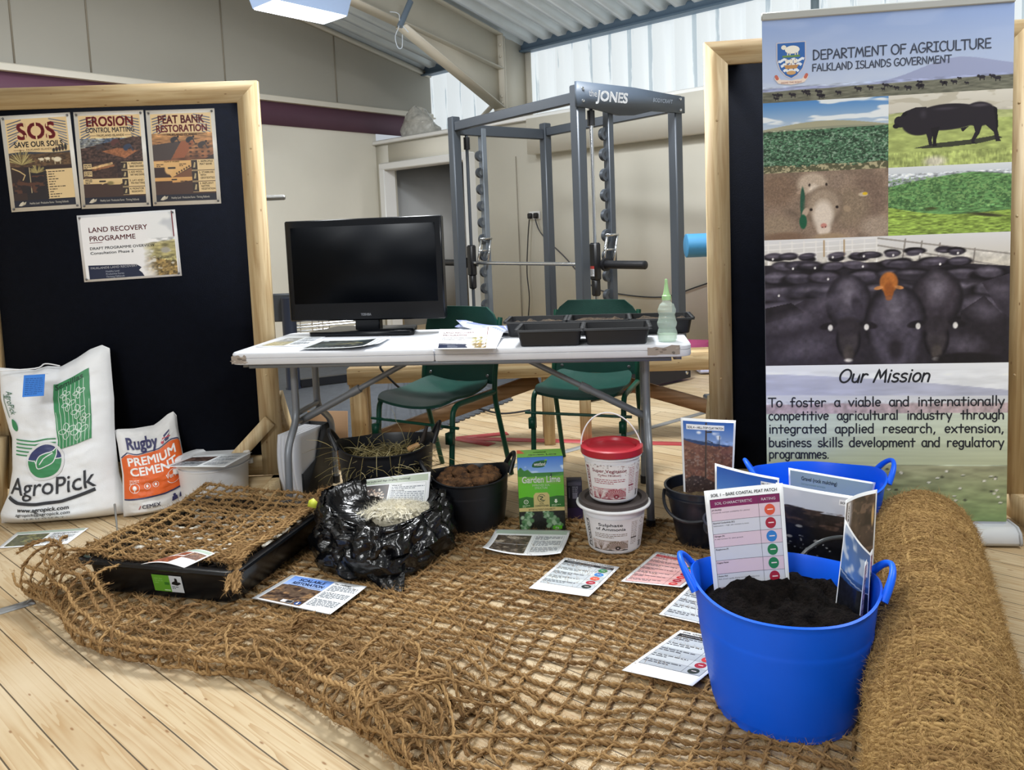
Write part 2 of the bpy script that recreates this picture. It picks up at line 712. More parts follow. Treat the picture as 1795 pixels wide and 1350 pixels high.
class Sheet:
    """flat printed artwork in metres, laid over a surface by a function of (u, v, offset)"""

    def __init__(s, w, h):
        s.w, s.h = w, h
        s.P, s.L, s.Cc, s.F, s.n = [], [], [], [], 0

    def _add(s, uv, lay, col, F):
        uv = np.asarray(uv, float).reshape(-1, 2)
        k = len(uv)
        if isinstance(col, str):
            col = hx(col)
        s.P.append(uv)
        s.L.append(np.full(k, float(lay)))
        s.Cc.append(np.broadcast_to(lin1(col), (k, 3)))
        for f in F:
            s.F.append(np.asarray(f) + s.n)
        s.n += k
        return s

    def rect(s, x0, y0, x1, y1, col, lay=1, nx=1, ny=1):
        gx, gy = np.meshgrid(np.linspace(x0, x1, nx + 1), np.linspace(y0, y1, ny + 1))
        i, j = np.meshgrid(np.arange(nx), np.arange(ny))
        a = (j * (nx + 1) + i).ravel()
        return s._add(np.stack([gx.ravel(), gy.ravel()], 1), lay, col, [np.stack([a, a + 1, a + nx + 2, a + nx + 1], 1)])

    def poly(s, pts, col, lay=1):
        pts = np.asarray(pts, float)
        x, y = pts[:, 0], pts[:, 1]
        if np.sum(x * np.roll(y, -1) - np.roll(x, -1) * y) < 0:
            pts = pts[::-1]
        return s._add(pts, lay, col, [list(range(len(pts)))])

    def disc(s, x, y, r, col, lay=2, ry=None, n=24):
        a = np.arange(n) * 2 * PI / n
        return s._add(np.stack([x + r * np.cos(a), y + (ry or r) * np.sin(a)], 1), lay, col, [list(range(n))])

    def pen(s, pts, w, col, lay=3, closed=False, caps=True):
        """a pen stroke with round ends"""
        P = np.asarray(pts, float)
        if closed:
            P = np.concatenate([P, P[:1]])
        if np.hypot(*np.diff(P, axis=0).T).max() > .014:
            P = np.concatenate([np.linspace(a, b, max(1, int(np.hypot(*(b - a)) / .010)), endpoint=False) for a, b in zip(P[:-1], P[1:])] + [P[-1:]])
        T = np.gradient(P, axis=0) if len(P) > 2 else np.repeat(P[1:] - P[:-1], 2, 0)
        T /= np.linalg.norm(T, axis=1)[:, None] + 1e-12
        Nn = np.stack([-T[:, 1], T[:, 0]], 1) * w / 2
        n = len(P)
        V = np.concatenate([P + Nn, P - Nn])
        i = np.arange(n - 1)
        s._add(V, lay, col, [np.stack([i + n, i + n + 1, i + 1, i], 1)])
        if caps and not closed:
            for q, k in ((P[0], 0), (P[-1], 1)):
                s.disc(q[0], q[1], w / 2, col, lay + .02 * (1 + k), n=10)
        return s

    def line(s, x0, y0, x1, y1, w, col, lay=2):
        return s.pen([(x0, y0), (x1, y1)], w, col, lay, caps=False)

    def frame(s, x0, y0, x1, y1, w, col, lay=2):
        s.rect(x0, y0, x1, y0 + w, col, lay, 6).rect(x0, y1 - w, x1, y1, col, lay, 6)
        return s.rect(x0, y0, x0 + w, y1, col, lay, 1, 6).rect(x1 - w, y0, x1, y1, col, lay, 1, 6)

    def text(s, body, x, y, size, col, lay=3, al='L', bold=0.0, shear=0.0, rot=0.0, width=None):
        V, F = text_geo(body, 0.0)
        V = V * size
        if len(V) == 0:
            return s
        w = V[:, 0].max()
        if width:
            V = V * np.array([width / w, 1])
            w = width
        if bold:
            e, k = bold * size * .8, len(V)
            V = np.concatenate([V + np.array([dx * e, dy * e]) for dx, dy in ((-1, -1), (1, -1), (1, 1), (-1, 1))])
            F = [np.asarray(f) + q * k for q in range(4) for f in F]
        V = V + np.stack([V[:, 1] * shear, V[:, 1] * 0], 1)
        V = V - np.array([{'L': 0, 'C': w / 2, 'R': w}[al], 0])
        c, t = cos(rot), sin(rot)
        V = np.stack([x + V[:, 0] * c - V[:, 1] * t, y + V[:, 0] * t + V[:, 1] * c], 1)
        return s._add(V, lay, col, F)

    def hand(s, body, x, y, size, col, lay=3, w=.085, width=None, shear=0.0):
        k = (width / (pen_width(body) * size)) if width else 1.0
        for ch in body:
            adv, st = PEN[ch]
            for p in st:
                q = np.array(p, float) * size
                if len(q) > 2:      # sharp corners keep their points
                    q = np.concatenate([np.linspace(q[i], q[i + 1], 4)[:-1] for i in range(len(q) - 1)] + [q[-1:]]) if len(q) < 7 else q
                q[:, 0] += q[:, 1] * shear
                s.pen(q * np.array([k, 1]) + np.array([x, y]), w * size, col, lay)
            x += adv * size * k
        return s

    def para(s, x0, y1, x1, n, lh, col, lay=2, fill=.45, seed=0):
        """lines of print too small to read"""
        r = random.Random(seed)
        for k in range(n):
            x = x0
            end = x1 if k < n - 1 else x0 + (x1 - x0) * r.uniform(.3, .8)
            y = y1 - k * lh
            while x < end:
                w = min(r.uniform(.6, 2.2) * lh, end - x)
                s.rect(x, y - lh * fill, x + w, y, col, lay, 1, 1)
                x += w + lh * .35
        return s

    def pic(s, x0, y0, x1, y1, p, lay=1):
        ny, nx = p.I.shape[:2]
        gx, gy = np.meshgrid(np.linspace(x0, x1, nx), np.linspace(y0, y1, ny))
        i, j = np.meshgrid(np.arange(nx - 1), np.arange(ny - 1))
        a = (j * nx + i).ravel()
        return s._add(np.stack([gx.ravel(), gy.ravel()], 1), lay, p.I.reshape(-1, 3), [np.stack([a, a + 1, a + nx + 1, a + nx], 1)])

    def build(s, name, fn=None, material=None, parent=None, base='f0f0f0', eps=.0004, thick=.0009, nx=14, ny=14, refine=None):
        fn = fn or (lambda u, v, d: np.stack([u, v, d], 1))
        V, F, Cc, n = [], [], [], 0
        if base is not None:
            gx, gy = np.meshgrid(np.linspace(0, s.w, nx + 1), np.linspace(0, s.h, ny + 1))
            u, v = gx.ravel(), gy.ravel()
            i, j = np.meshgrid(np.arange(nx), np.arange(ny))
            a = (j * (nx + 1) + i).ravel()
            q = np.stack([a, a + 1, a + nx + 2, a + nx + 1], 1)
            k = len(u)
            V += [fn(u, v, u * 0), fn(u, v, u * 0 - thick)]
            F += [q, q[:, ::-1] + k]
            ring = list(range(nx)) + [nx + r * (nx + 1) for r in range(ny)] + [(ny + 1) * (nx + 1) - 1 - t for t in range(nx)] + [(ny - r) * (nx + 1) for r in range(ny)]
            ring = np.array(ring)
            r2 = np.roll(ring, -1)
            F.append(np.stack([ring, ring + k, r2 + k, r2], 1))
            Cc += [np.broadcast_to(np.array(lin(base)), (2 * k, 3))]
            n = 2 * k
        if s.P:
            P, L, K = np.concatenate(s.P), np.concatenate(s.L), np.concatenate(s.Cc)
            P, L, K, FF = refine_faces(P, L, K, s.F, refine or (.03 if base is not None else .012))
            V.append(fn(P[:, 0], P[:, 1], L * eps))
            F += [f + n for f in FF]
            Cc.append(K)
        me = new_mesh(name, np.concatenate(V), F, np.concatenate(Cc))
        return link(name, me, material or PRINT, parent, smooth=False)


def plane_fn(o, X, Y, bend=None):
    """sheet standing at o with its axes X (right) and Y (up); bend(u, v) lifts it along the normal"""
    o, X, Y = np.array(o, float), np.array(X, float), np.array(Y, float)
    X /= np.linalg.norm(X)
    Y = Y - X * np.dot(X, Y)
    Y /= np.linalg.norm(Y)
    N = np.cross(X, Y)

    def fn(u, v, d):
        h = d + (bend(u, v) if bend else 0)
        return o + np.outer(u, X) + np.outer(v, Y) + np.outer(h, N)
    return fn

# ================================================================== THE HALL
PC = np.array([-1.647, 9.924])                 # corner of the gable wall and the long side wall
E1 = np.array([.753, -.658])                   # along the side wall
N1 = np.array([.658, .753])                    # out through the side wall
WALL_ANG = math.atan2(E1[1], E1[0])


def rm(s, t, z=0.0):
    p = PC + E1 * s + N1 * t
    return np.array([p[0], p[1], z])


def room_obj(mb, name, material, kind='structure', **k):
    o = mb.build(name, material, **k)
    o.location = (PC[0], PC[1], 0)
    o.rotation_euler = (0, 0, WALL_ANG)
    if kind:
        o['kind'] = kind
    return o


def roof_z(t):
    return 3.404 + .203 * (.816 - t)


def floor_material():
    m = bpy.data.materials.new('pine_floorboards')
    m.use_nodes = True
    nt = m.node_tree
    N, L = nt.nodes.new, nt.links.new
    b = nt.nodes['Principled BSDF']

    def M(op, a, c=None, d=None):
        n = N('ShaderNodeMath')
        n.operation = op
        for i, q in enumerate((a, c, d)):
            if q is None:
                continue
            if isinstance(q, (int, float)):
                n.inputs[i].default_value = q
            else:
                L(q, n.inputs[i])
        return n.outputs[0]
    tc = N('ShaderNodeTexCoord')
    sp = N('ShaderNodeSeparateXYZ')
    L(tc.outputs['Object'], sp.inputs[0])
    s, t = sp.outputs[0], sp.outputs[1]
    tt = M('DIVIDE', M('ADD', t, 50.013), .1)
    row = M('FLOOR', tt)
    ft = M('FRACT', tt)
    wn = N('ShaderNodeTexWhiteNoise')
    wn.noise_dimensions = '1D'
    L(row, wn.inputs['W'])
    off = M('MULTIPLY', wn.outputs['Value'], 2.7)
    ss = M('DIVIDE', M('ADD', M('ADD', s, 60), off), 2.7)
    pid = M('FLOOR', ss)
    fs = M('FRACT', ss)
    w2 = N('ShaderNodeTexWhiteNoise')
    w2.noise_dimensions = '2D'
    cv = N('ShaderNodeCombineXYZ')
    L(row, cv.inputs[0])
    L(pid, cv.inputs[1])
    L(cv.outputs[0], w2.inputs['Vector'])
    # growth rings: long stretched distorted noise, banded
    gv = N('ShaderNodeCombineXYZ')
    L(M('MULTIPLY', s, .85), gv.inputs[0])
    L(M('MULTIPLY', t, 21.0), gv.inputs[1])
    L(M('MULTIPLY', w2.outputs['Value'], 40.0), gv.inputs[2])
    n1 = N('ShaderNodeTexNoise')
    n1.inputs['Scale'].default_value = 1.0
    n1.inputs['Detail'].default_value = 2
    n1.inputs['Distortion'].default_value = .28
    L(gv.outputs[0], n1.inputs['Vector'])
    rings = M('FRACT', M('MULTIPLY', n1.outputs['Fac'], 11.0))
    ringm = M('POWER', rings, 2.2)
    n2 = N('ShaderNodeTexNoise')
    n2.inputs['Scale'].default_value = 1.0
    n2.inputs['Detail'].default_value = 6
    g2 = N('ShaderNodeCombineXYZ')
    L(M('MULTIPLY', s, 7.0), g2.inputs[0])
    L(M('MULTIPLY', t, 160.0), g2.inputs[1])
    L(g2.outputs[0], n2.inputs['Vector'])
    n3 = N('ShaderNodeTexNoise')
    n3.inputs['Scale'].default_value = 1.4
    n3.inputs['Detail'].default_value = 5
    L(tc.outputs['Object'], n3.inputs['Vector'])

    def mix(f, a, c):
        x = N('ShaderNodeMix')
        x.data_type = 'RGBA'
        for i, q in ((0, f), (6, a), (7, c)):
            if isinstance(q, (int, float)):
                x.inputs[i].default_value = q
            elif isinstance(q, str):
                x.inputs[i].default_value = (*lin(q), 1)
            else:
                L(q, x.inputs[i])
        return x.outputs[2]
    base = mix(w2.outputs['Value'], 'b29c7a', 'c7b594')
    base = mix(M('MULTIPLY', ringm, .68), base, '9c7a4e')
    base = mix(M('MULTIPLY', M('SUBTRACT', n2.outputs['Fac'], .35), .45), base, '987a52')
    worn = M('MULTIPLY', M('MAXIMUM', M('SUBTRACT', n3.outputs['Fac'], .48), 0.0), 2.2)
    base = mix(worn, base, 'cfc0a6')
    # knots
    vo = N('ShaderNodeTexVoronoi')
    kv = N('ShaderNodeCombineXYZ')
    L(M('MULTIPLY', s, 2.3), kv.inputs[0])
    L(M('MULTIPLY', t, 6.5), kv.inputs[1])
    L(kv.outputs[0], vo.inputs['Vector'])
    kr = N('ShaderNodeMapRange')
    kr.inputs['From Min'].default_value, kr.inputs['From Max'].default_value = .06, .13
    kr.inputs['To Min'].default_value, kr.inputs['To Max'].default_value = .85, 0
    L(vo.outputs['Distance'], kr.inputs['Value'])
    base = mix(kr.outputs[0], base, '7d5631')
    # gaps between the boards and butt joints
    gap = M('GREATER_THAN', M('ABSOLUTE', M('SUBTRACT', ft, .5)), .482)
    butt = M('GREATER_THAN', M('ABSOLUTE', M('SUBTRACT', fs, .5)), .4994)
    g = M('MAXIMUM', gap, butt)
    base = mix(M('MULTIPLY', g, .88), base, '2f2316')
    L(base, b.inputs['Base Color'])
    b.inputs['Roughness'].default_value = .42
    b.inputs['Specular IOR Level'].default_value = .35
    bp = N('ShaderNodeBump')
    bp.inputs['Strength'].default_value = .5
    bp.inputs['Distance'].default_value = .003
    L(M('SUBTRACT', 1.0, g), bp.inputs['Height'])
    L(bp.outputs[0], b.inputs['Normal'])
    return m


def streak_material(name, c1, c2, emit, scale):
    """daylight coming through dirty translucent sheeting, streaked from top to bottom"""
    m = bpy.data.materials.new(name)
    m.use_nodes = True
    nt = m.node_tree
    N, L = nt.nodes.new, nt.links.new
    b = nt.nodes['Principled BSDF']
    tc = N('ShaderNodeTexCoord')
    mp = N('ShaderNodeMapping')
    mp.inputs['Scale'].default_value = scale
    L(tc.outputs['Object'], mp.inputs[0])
    n = N('ShaderNodeTexNoise')
    n.inputs['Scale'].default_value = 1
    n.inputs['Detail'].default_value = 7
    n.inputs['Roughness'].default_value = .65
    L(mp.outputs[0], n.inputs['Vector'])
    r = N('ShaderNodeValToRGB')
    r.color_ramp.elements[0].position, r.color_ramp.elements[1].position = .32, .36
    r.color_ramp.elements[0].color = (*lin(c1), 1)
    r.color_ramp.elements[1].color = (*lin(c2), 1)
    sx = N('ShaderNodeSeparateXYZ')
    L(tc.outputs['Object'], sx.inputs[0])

    def M(op, a, c):
        k = N('ShaderNodeMath')
        k.operation = op
        for i, q in enumerate((a, c)):
            if isinstance(q, (int, float)):
                k.inputs[i].default_value = q
            else:
                L(q, k.inputs[i])
        return k.outputs[0]
    f = M('FRACT', M('DIVIDE', M('ADD', sx.outputs[0], .2 + 26 * .26), .26), 0)
    edge = M('MULTIPLY', M('LESS_THAN', M('ABSOLUTE', M('SUBTRACT', f, .64), 0), .035), .30)      # rib relief painted into the glow: flanks brighter, crowns darker
    crown = M('MULTIPLY', M('LESS_THAN', M('ABSOLUTE', M('SUBTRACT', f, .81), 0), .10), -.16)
    L(M('ADD', n.outputs['Fac'], M('ADD', edge, crown)), r.inputs[0])
    b.inputs['Base Color'].default_value = (.3, .32, .33, 1)
    b.inputs['Roughness'].default_value = .4
    L(r.outputs[0], b.inputs['Emission Color'])
    b.inputs['Emission Strength'].default_value = emit
    return m


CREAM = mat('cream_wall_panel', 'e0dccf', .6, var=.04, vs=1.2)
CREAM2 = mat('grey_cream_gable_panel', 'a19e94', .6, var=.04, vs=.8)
JOINT = mat('panel_joint', '8f887a', .8)
PURPLE = mat('plum_band', '6a475a', .6, var=.06, vs=2)
TRIMC = mat('cream_trim', 'd5cfc1', .45)
WHITE_TRIM = mat('white_gloss_trim', 'e6e6e4', .35)
GREYROOM = mat('pale_grey_plaster', 'a9abac', .75, var=.05, vs=1.5)
STEELCREAM = mat('cream_painted_steel', 'd0cabb', .5, var=.05, vs=2)
ROOFM = mat('galvanised_roof_sheet', 'ccd6dc', .4, metal=.1, var=.08, vs=3)
BLUESTEEL = mat('blue_grey_purlin', '6b8299', .5)

# floor: boards run along the side wall
mb = MB()
mb.add([(-9, -14, 0), (17, -14, 0), (17, 2.6, 0), (-9, 2.6, 0)], [(0, 1, 2, 3)])
floor_o = room_obj(mb, 'floor', floor_material(), smooth=False)

# long side wall with a doorway
mb = MB()
mb.box((.118, .06, 1.19), (.236, .12, 2.38)).box(((.236 + 1.629) / 2, .06, 2.2), (1.393, .12, .36)).box(((1.629 + 17) / 2, .06, 1.19), (15.371, .12, 2.38))
room_obj(mb, 'wall_right', CREAM, smooth=False)
mb = MB()
mb.box((8.5, .5, 2.37), (17, 1.0, .03))
room_obj(mb, 'trim_1', TRIMC, smooth=False)
mb = MB()
mb.box((8.5, -.03, 2.365), (17, .05, .05), bev=.008)
room_obj(mb, 'trim_2', WHITE_TRIM)
mb = MB()
mb.box((9.8, -.07, 2.16), (14.4, .14, .36))
room_obj(mb, 'trim_3', CREAM, smooth=False)
mb = MB()
for s0 in (2.325, 3.55, 4.77, 5.99):
    mb.box((s0, -.002, 1.0), (.012, .006, 1.98))
room_obj(mb, 'trim_4', JOINT, smooth=False)
# door frame and the grey store room behind it
mb = MB()
mb.box((.20, -.005, 1.02), (.10, .19, 2.04), bev=.012).box((1.665, -.005, 1.02), (.10, .19, 2.04), bev=.012).box((.932, -.005, 2.055), (1.565, .19, .09), bev=.012)
d = room_obj(mb, 'door_1', WHITE_TRIM)
mb = MB()
for c, q in (((.9, 2.2, 1.1), (3.2, .05, 2.2)), ((.06, 1.2, 1.1), (.05, 2.1, 2.2)), ((2.5, 1.2, 1.1), (.05, 2.1, 2.2)), ((.9, 1.17, 2.22), (3.2, 2.1, .04))):
    mb.box(c, q)
room_obj(mb, 'wall_back', GREYROOM, smooth=False)
area_light('store_room_fill', tuple(rm(1.6, .9, 2.1)), .4, 16, (1, .98, .95))  # unseen fill light, added to lift the dark store room

# gable wall, its plum band and rails
mb = MB()
mb.add([(0, -14, 0), (0, .01, 0), (0, .01, 2.6), (0, -14, 2.6)], [(0, 1, 2, 3)])
room_obj(mb, 'wall_left', CREAM, smooth=False)
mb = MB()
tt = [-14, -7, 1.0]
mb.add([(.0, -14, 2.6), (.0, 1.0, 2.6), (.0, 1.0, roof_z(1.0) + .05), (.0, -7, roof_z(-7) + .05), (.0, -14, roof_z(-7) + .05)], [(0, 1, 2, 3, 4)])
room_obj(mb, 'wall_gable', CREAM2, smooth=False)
mb = MB()
mb.box((.012, -6.5, 2.615), (.024, 14.98, .255))
room_obj(mb, 'trim_5', PURPLE, smooth=False)
mb = MB()
mb.box((.03, -6.5, 2.78), (.06, 14.98, .07), bev=.012).box((.045, -6.5, 2.75), (.09, 14.98, .018))
room_obj(mb, 'trim_6', TRIMC)
mb = MB()
for t0 in (-.555, -1.995, -3.345, -3.975, -5.4):
    mb.box((.003, t0, (2.82 + roof_z(t0)) / 2), (.008, .014, roof_z(t0) - 2.82))
room_obj(mb, 'trim_7', JOINT, smooth=False)
mb = MB()
mb.bar((.03, .98, roof_z(.98) - .05), (.03, -7, roof_z(-7) - .05), .05, .05)
room_obj(mb, 'trim_8', TRIMC, smooth=False)

# ribbed roof sheeting
mb = MB()
prof = []
k = 0
s0 = -.3
while s0 < 17:
    for ds, dz in ((0, 0), (.115, 0), (.14, .035), (.19, .035), (.215, 0)):
        prof.append((s0 + ds, dz))
    s0 += .215
P = np.array([[(a, t, roof_z(t) + z) for t in (1.25, -7.0)] for a, z in prof])
mb.grid(P)
P = np.array([[(a, t, roof_z(-7) - .203 * (-7 - t) * (1 if t > -7 else 1) + z) for t in (-7.0, -14.0)] for a, z in prof])
mb.grid(P)
room_obj(mb, 'ceiling', ROOFM, smooth=False)

# translucent daylight sheeting above the side wall
mb = MB()
prof = []
s0 = -.2
while s0 < 17:
    for ds, dt in ((0, 0), (.16, 0), (.185, .035), (.235, .035), (.26, 0)):
        prof.append((s0 + ds, dt))
    s0 += .26
P = np.array([[(a, 1.0 + dt, z) for z in (2.3, 3.0, 3.75)] for a, dt in prof])
mb.grid(P, flip=True)
room_obj(mb, 'window_1', streak_material('daylit_sheeting', 'a6b7c1', 'e8f0f3', .80, (9.0, 9.0, .7)), smooth=False)
mb = MB()
mb.box((5.15, .985, 2.95), (.07, .02, 1.2))
room_obj(mb, 'window_2', mat('sheet_overlap', '8c9ca4', .5), smooth=False)

# steel portal frame, eaves beam
SPF = 1.72
mb = MB()
mb.box((8.5, .93, 3.40), (17, .12, .17)).box((8.5, .86, 3.32), (17, .05, .02))
room_obj(mb, 'beam_1', BLUESTEEL, smooth=False)


def steel(name, label, mbs, loc):
    return tag(room_obj(mbs, name, STEELCREAM, kind=None, smooth=False), kind='structure')


mb = MB()
mb.box((SPF, .72, 2.9), (.012, .44, 1.05))                       # column: web and flanges
mb.box((SPF, .95, 2.9), (.17, .016, 1.05)).box((SPF, .49, 2.9), (.17, .016, 1.05)).box((SPF, .46, 3.02), (.17, .016, .86))
for z in (3.33, 3.20, 2.75, 2.68):
    for ds in (-.05, .05):
        mb.lathe([(0, -.008), (.016, -.008), (.016, .008), (0, .008)], (0, 0, 0), 8)
        q = mb.V[-1]
        mb.V[-1] = np.stack([q[:, 0] + SPF + ds, q[:, 2] + .475 - .03, q[:, 1] + z], 1)
for z, t in ((3.28, .66), (3.16, .66)):
    mb.lathe([(0, 0), (.02, 0), (.02, .014), (0, .014)], (0, 0, 0), 8)
    q = mb.V[-1]
    mb.V[-1] = np.stack([SPF - .006 - q[:, 2], q[:, 0] + t, q[:, 1] + z], 1)
steel('column_1', '', mb, None)
mb = MB()
zt = lambda t: roof_z(t) - .03
zb = lambda t: 3.06 + .18 * (.46 - t)
web = [(.46, zt(.46)), (-7, zt(-7)), (-7, zb(-7)), (.46, zb(.46))]
mb.prism(web, .012, (SPF - .006, 0, 0), (0, 1, 0), (0, 0, 1), (1, 0, 0))
mb.bar((SPF, .46, zt(.46)), (SPF, -7, zt(-7)), .17, .014)
mb.bar((SPF, .46, zb(.46)), (SPF, -7, zb(-7)), .17, .014)
mb.prism([(.46, zb(.46)), (-.98, zb(-.98)), (.46, 2.62)], .012, (SPF - .006, 0, 0), (0, 1, 0), (0, 0, 1), (1, 0, 0))
mb.bar((SPF, .46, 2.62), (SPF, -1.0, zb(-1.0) - .02), .17, .014)
steel('beam_2', '', mb, None)
mb = MB()
mb.bar((SPF - .08, .5, 2.72), (.3, .9, 2.2), .07, .012)
steel('beam_3', '', mb, None)

# floor markings: a red arrow and grey court lines, taped on the boards
MK_RED = mat('red_floor_tape', 'b8474a', .5)
MK_GREY = mat('grey_floor_line', '8c8d8d', .55)


def strip(mb, a, b, w, z=.0022):
    a, b = np.array(a[:2]), np.array(b[:2])
    d = b - a
    L = np.linalg.norm(d)
    n = np.array([-d[1], d[0]]) / L * w / 2
    q = [(*(a + n), z), (*(b + n), z), (*(b - n), z), (*(a - n), z)]
    bot = [(x, y, .0004) for x, y, _ in q]
    mb.add(q + bot, [(3, 2, 1, 0), (4, 5, 6, 7), (0, 1, 5, 4), (1, 2, 6, 5), (2, 3, 7, 6), (3, 0, 4, 7)])


tip = flo(800, 769)
mb = MB()
strip(mb, tip, flo(1260, 780), .07)
strip(mb, flo(1262, 780), flo(1330, 783), .07)
strip(mb, tip, flo(890, 760), .07, .0026)
strip(mb, tip, flo(862, 780), .07, .0030)
tag(mb.build('floor_arrow', MK_RED, smooth=False), 'red tape arrow on the floorboards behind the table', 'floor marking')
mb = MB()
strip(mb, flo(870, 826), flo(1240, 722), .05, .0012)
tag(mb.build('floor_line', MK_GREY, smooth=False), 'grey painted line crossing the floor behind the green chairs', 'floor marking')
mb = MB()
strip(mb, flo(-40, 1085), flo(60, 1055), .05)
tag(mb.build('floor_line', MK_GREY, smooth=False), 'short grey line on the floor left of the coir netting', 'floor marking')

# lamp, conduit, socket, polythene bundle
lp = thing('ceiling_light', 'hanging white ceiling lamp glaring beside the steel rafter', 'ceiling light', tuple(at_y(528, 26, 6.3)), WALL_ANG)
mb = MB()
a = .19
mb.prism([(-a, -.36), (a, -.36), (a, .36), (-a, .36)], .02, (0, 0, .16))
for (x0, y0, x1, y1) in ((-a, -.36, a, -.36), (a, -.36, a, .36), (a, .36, -a, .36), (-a, .36, -a, -.36)):
    q = [(x0, y0, .16), (x1, y1, .16), (x1 * .82, y1 * .92, .02), (x0 * .82, y0 * .92, .02)]
    mb.add(q, [(0, 1, 2, 3)])
mb.build('housing', mat('blue_white_lamp_housing', '9fb4d6', .4), lp, smooth=False)
mb = MB()
mb.prism([(-a * .8, -.32), (a * .8, -.32), (a * .8, .32), (-a * .8, .32)], .02, (0, 0, .012))
mb.build('diffuser', mat('lamp_diffuser', 'eaf1ff', .4, emit=6.0), lp, smooth=False)
mb = MB()
mb.tube([(0, .2, .17), (0, .2, .8)], .006, 6)
mb.build('hanger', BLUESTEEL, lp)
mb = MB()
mb.tube([(0, -.2, .17), (0, -.2, .8)], .006, 6)
mb.build('hanger', BLUESTEEL, lp)
c0, c1 = on_plane(701, 46, rm(1.95, 0), (*E1, 0)), on_plane(724, -8, rm(1.95, 0), (*E1, 0))
c1 = c0 + (c1 - c0) * .8
pd = thing('conduit', 'grey steel conduit tube tied under the rafter with wire', 'conduit', tuple(c0))
mb = MB()
q = np.array(c1) - np.array(c0)
mb.tube([(0, 0, 0), q * .5, q], .03, 12)
mb.build('tube', mat('zinc_conduit', '6f7d8c', .4, metal=.4), pd)
mb = MB()
mb.tube(smooth_path([(-.09, 0, .14), (-.03, 0, .13), (0, 0, .1), (-.01, 0, 0), (-.05, 0, -.1), (-.03, 0, -.2), (.01, 0, -.2), (.02, 0, -.08)], 6), .004, 6)
mb.tube([(0, 0, .06), (.03, 0, .0), (.08, 0, -.06)], .005, 6)
mb.build('tie_wire', mat('tie_wire', 'b9c2cc', .5), pd)

so = thing('wall_socket', 'white double socket with two black plugs on the wall', 'socket', tuple(rm(2.56, -.0, 1.35)), WALL_ANG)
mb = MB()
mb.box((0, -.006, 0), (.146, .012, .086), bev=.004)
mb.build('faceplate', WHITE_TRIM, so)
BLK = mat('black_plastic', '14151a', .45)
for dx in (-.045, .035):
    mb = MB()
    mb.box((dx, -.033, -.004), (.052, .042, .06), bev=.01)
    mb.build('plug', BLK, so)
mb = MB()
mb.tube(smooth_path([(-.045, -.045, -.04), (-.07, -.05, -.25), (-.1, -.05, -.6), (-.09, -.04, -.9), (-.16, -.03, -1.3)], 8), .006, 6)
mb.tube(smooth_path([(.035, -.045, -.04), (.12, -.05, -.2), (.4, -.04, -.44), (.7, -.03, -.72), (.95, -.02, -.8), (1.5, -.02, -.83), (1.9, -.02, -.72), (2.4, -.02, -.55)], 8), .007, 6)
mb.build('power_cable', BLK, so)

mb = MB()
nu, nv = 40, 26
uu, vv = np.meshgrid(np.linspace(0, 2 * PI, nu, endpoint=False), np.linspace(0, 1, nv), indexing='ij')
hgt = .40 * (1 - vv ** 1.0)
rad = (.02 + .25 * np.sqrt(np.clip(vv, 0, 1))) * (1 + .35 * (fbm(np.cos(uu) * 2 + 5, np.sin(uu) * 2 + vv * 5, 3) - .5) * 2) * (1 + .5 * np.maximum(np.cos(uu), 0) * vv)
P = np.stack([rad * np.cos(uu) * 1.15, rad * np.sin(uu) * .6, hgt * (1 + .25 * (fbm(uu * 2, vv * 6, 8) - .5))], 2)
mb.grid(P, closed_u=True)
bo = mb.build('polythene_bundle', mat('crumpled_polythene', 'c3c2bb', .25, var=.2, vs=14, bump=.8, bs=22), None)
bo.location = tuple(rm(.46, .3, 2.386))
bo.rotation_euler = (0, 0, WALL_ANG)
tag(bo, 'crumpled clear polythene bundle on the ledge above the doorway', 'polythene bundle')

# grey jigsaw gym mats on the floor behind the table
RUB = mat('grey_rubber_mat', '4b4f55', .8, var=.12, vs=20, bump=.4, bs=140)
A_, B_ = flo(650, 800), flo(893, 702)
ed = (B_ - A_)[:2]
edl = np.linalg.norm(ed)
ed /= edl
pn = np.array([-ed[1], ed[0]])
edge = []
nt_ = int(edl / .06)
for i in range(nt_ + 1):
    p = A_[:2] + ed * (i * .06)
    edge += [p, p + ed * .008 - pn * .028, p + ed * .034 - pn * .028, p + ed * .042]
far = [flo(900, 690)[:2], flo(985, 672)[:2], flo(1000, 655)[:2], flo(900, 622)[:2], flo(690, 590)[:2], flo(480, 640)[:2], A_[:2] + np.array([-.9, .5]), A_[:2] + np.array([-.9, -.2])]
mb = MB()
mb.prism([tuple(p) for p in edge + far], .012, (0, 0, .001))
tag(mb.build('gym_mat', RUB, smooth=False), 'grey rubber gym matting with jigsaw edge behind the left green chair', 'gym mat')

# ================================================================== DISPLAY BOARDS, BANNER, TABLE, CHAIRS, RACK
PINE_Z = wood_mat('planed_pine_upright', 'cdb890', 'ad9066', axis=2)
PINE_X = wood_mat('planed_pine_rail', 'cdb890', 'ad9066', axis=0)
FELT = mat('black_felt_board', '070b16', .95, var=.15, vs=40, bump=.2, bs=300, spec=.15)


def frame_axes(A, B):
    """local frame of something standing from A to B on the floor: +x along A->B, -y towards the viewer"""
    d = np.array(B[:2]) - np.array(A[:2])
    return (float(A[0]), float(A[1]), 0.0), math.atan2(d[1], d[0]), float(np.linalg.norm(d))


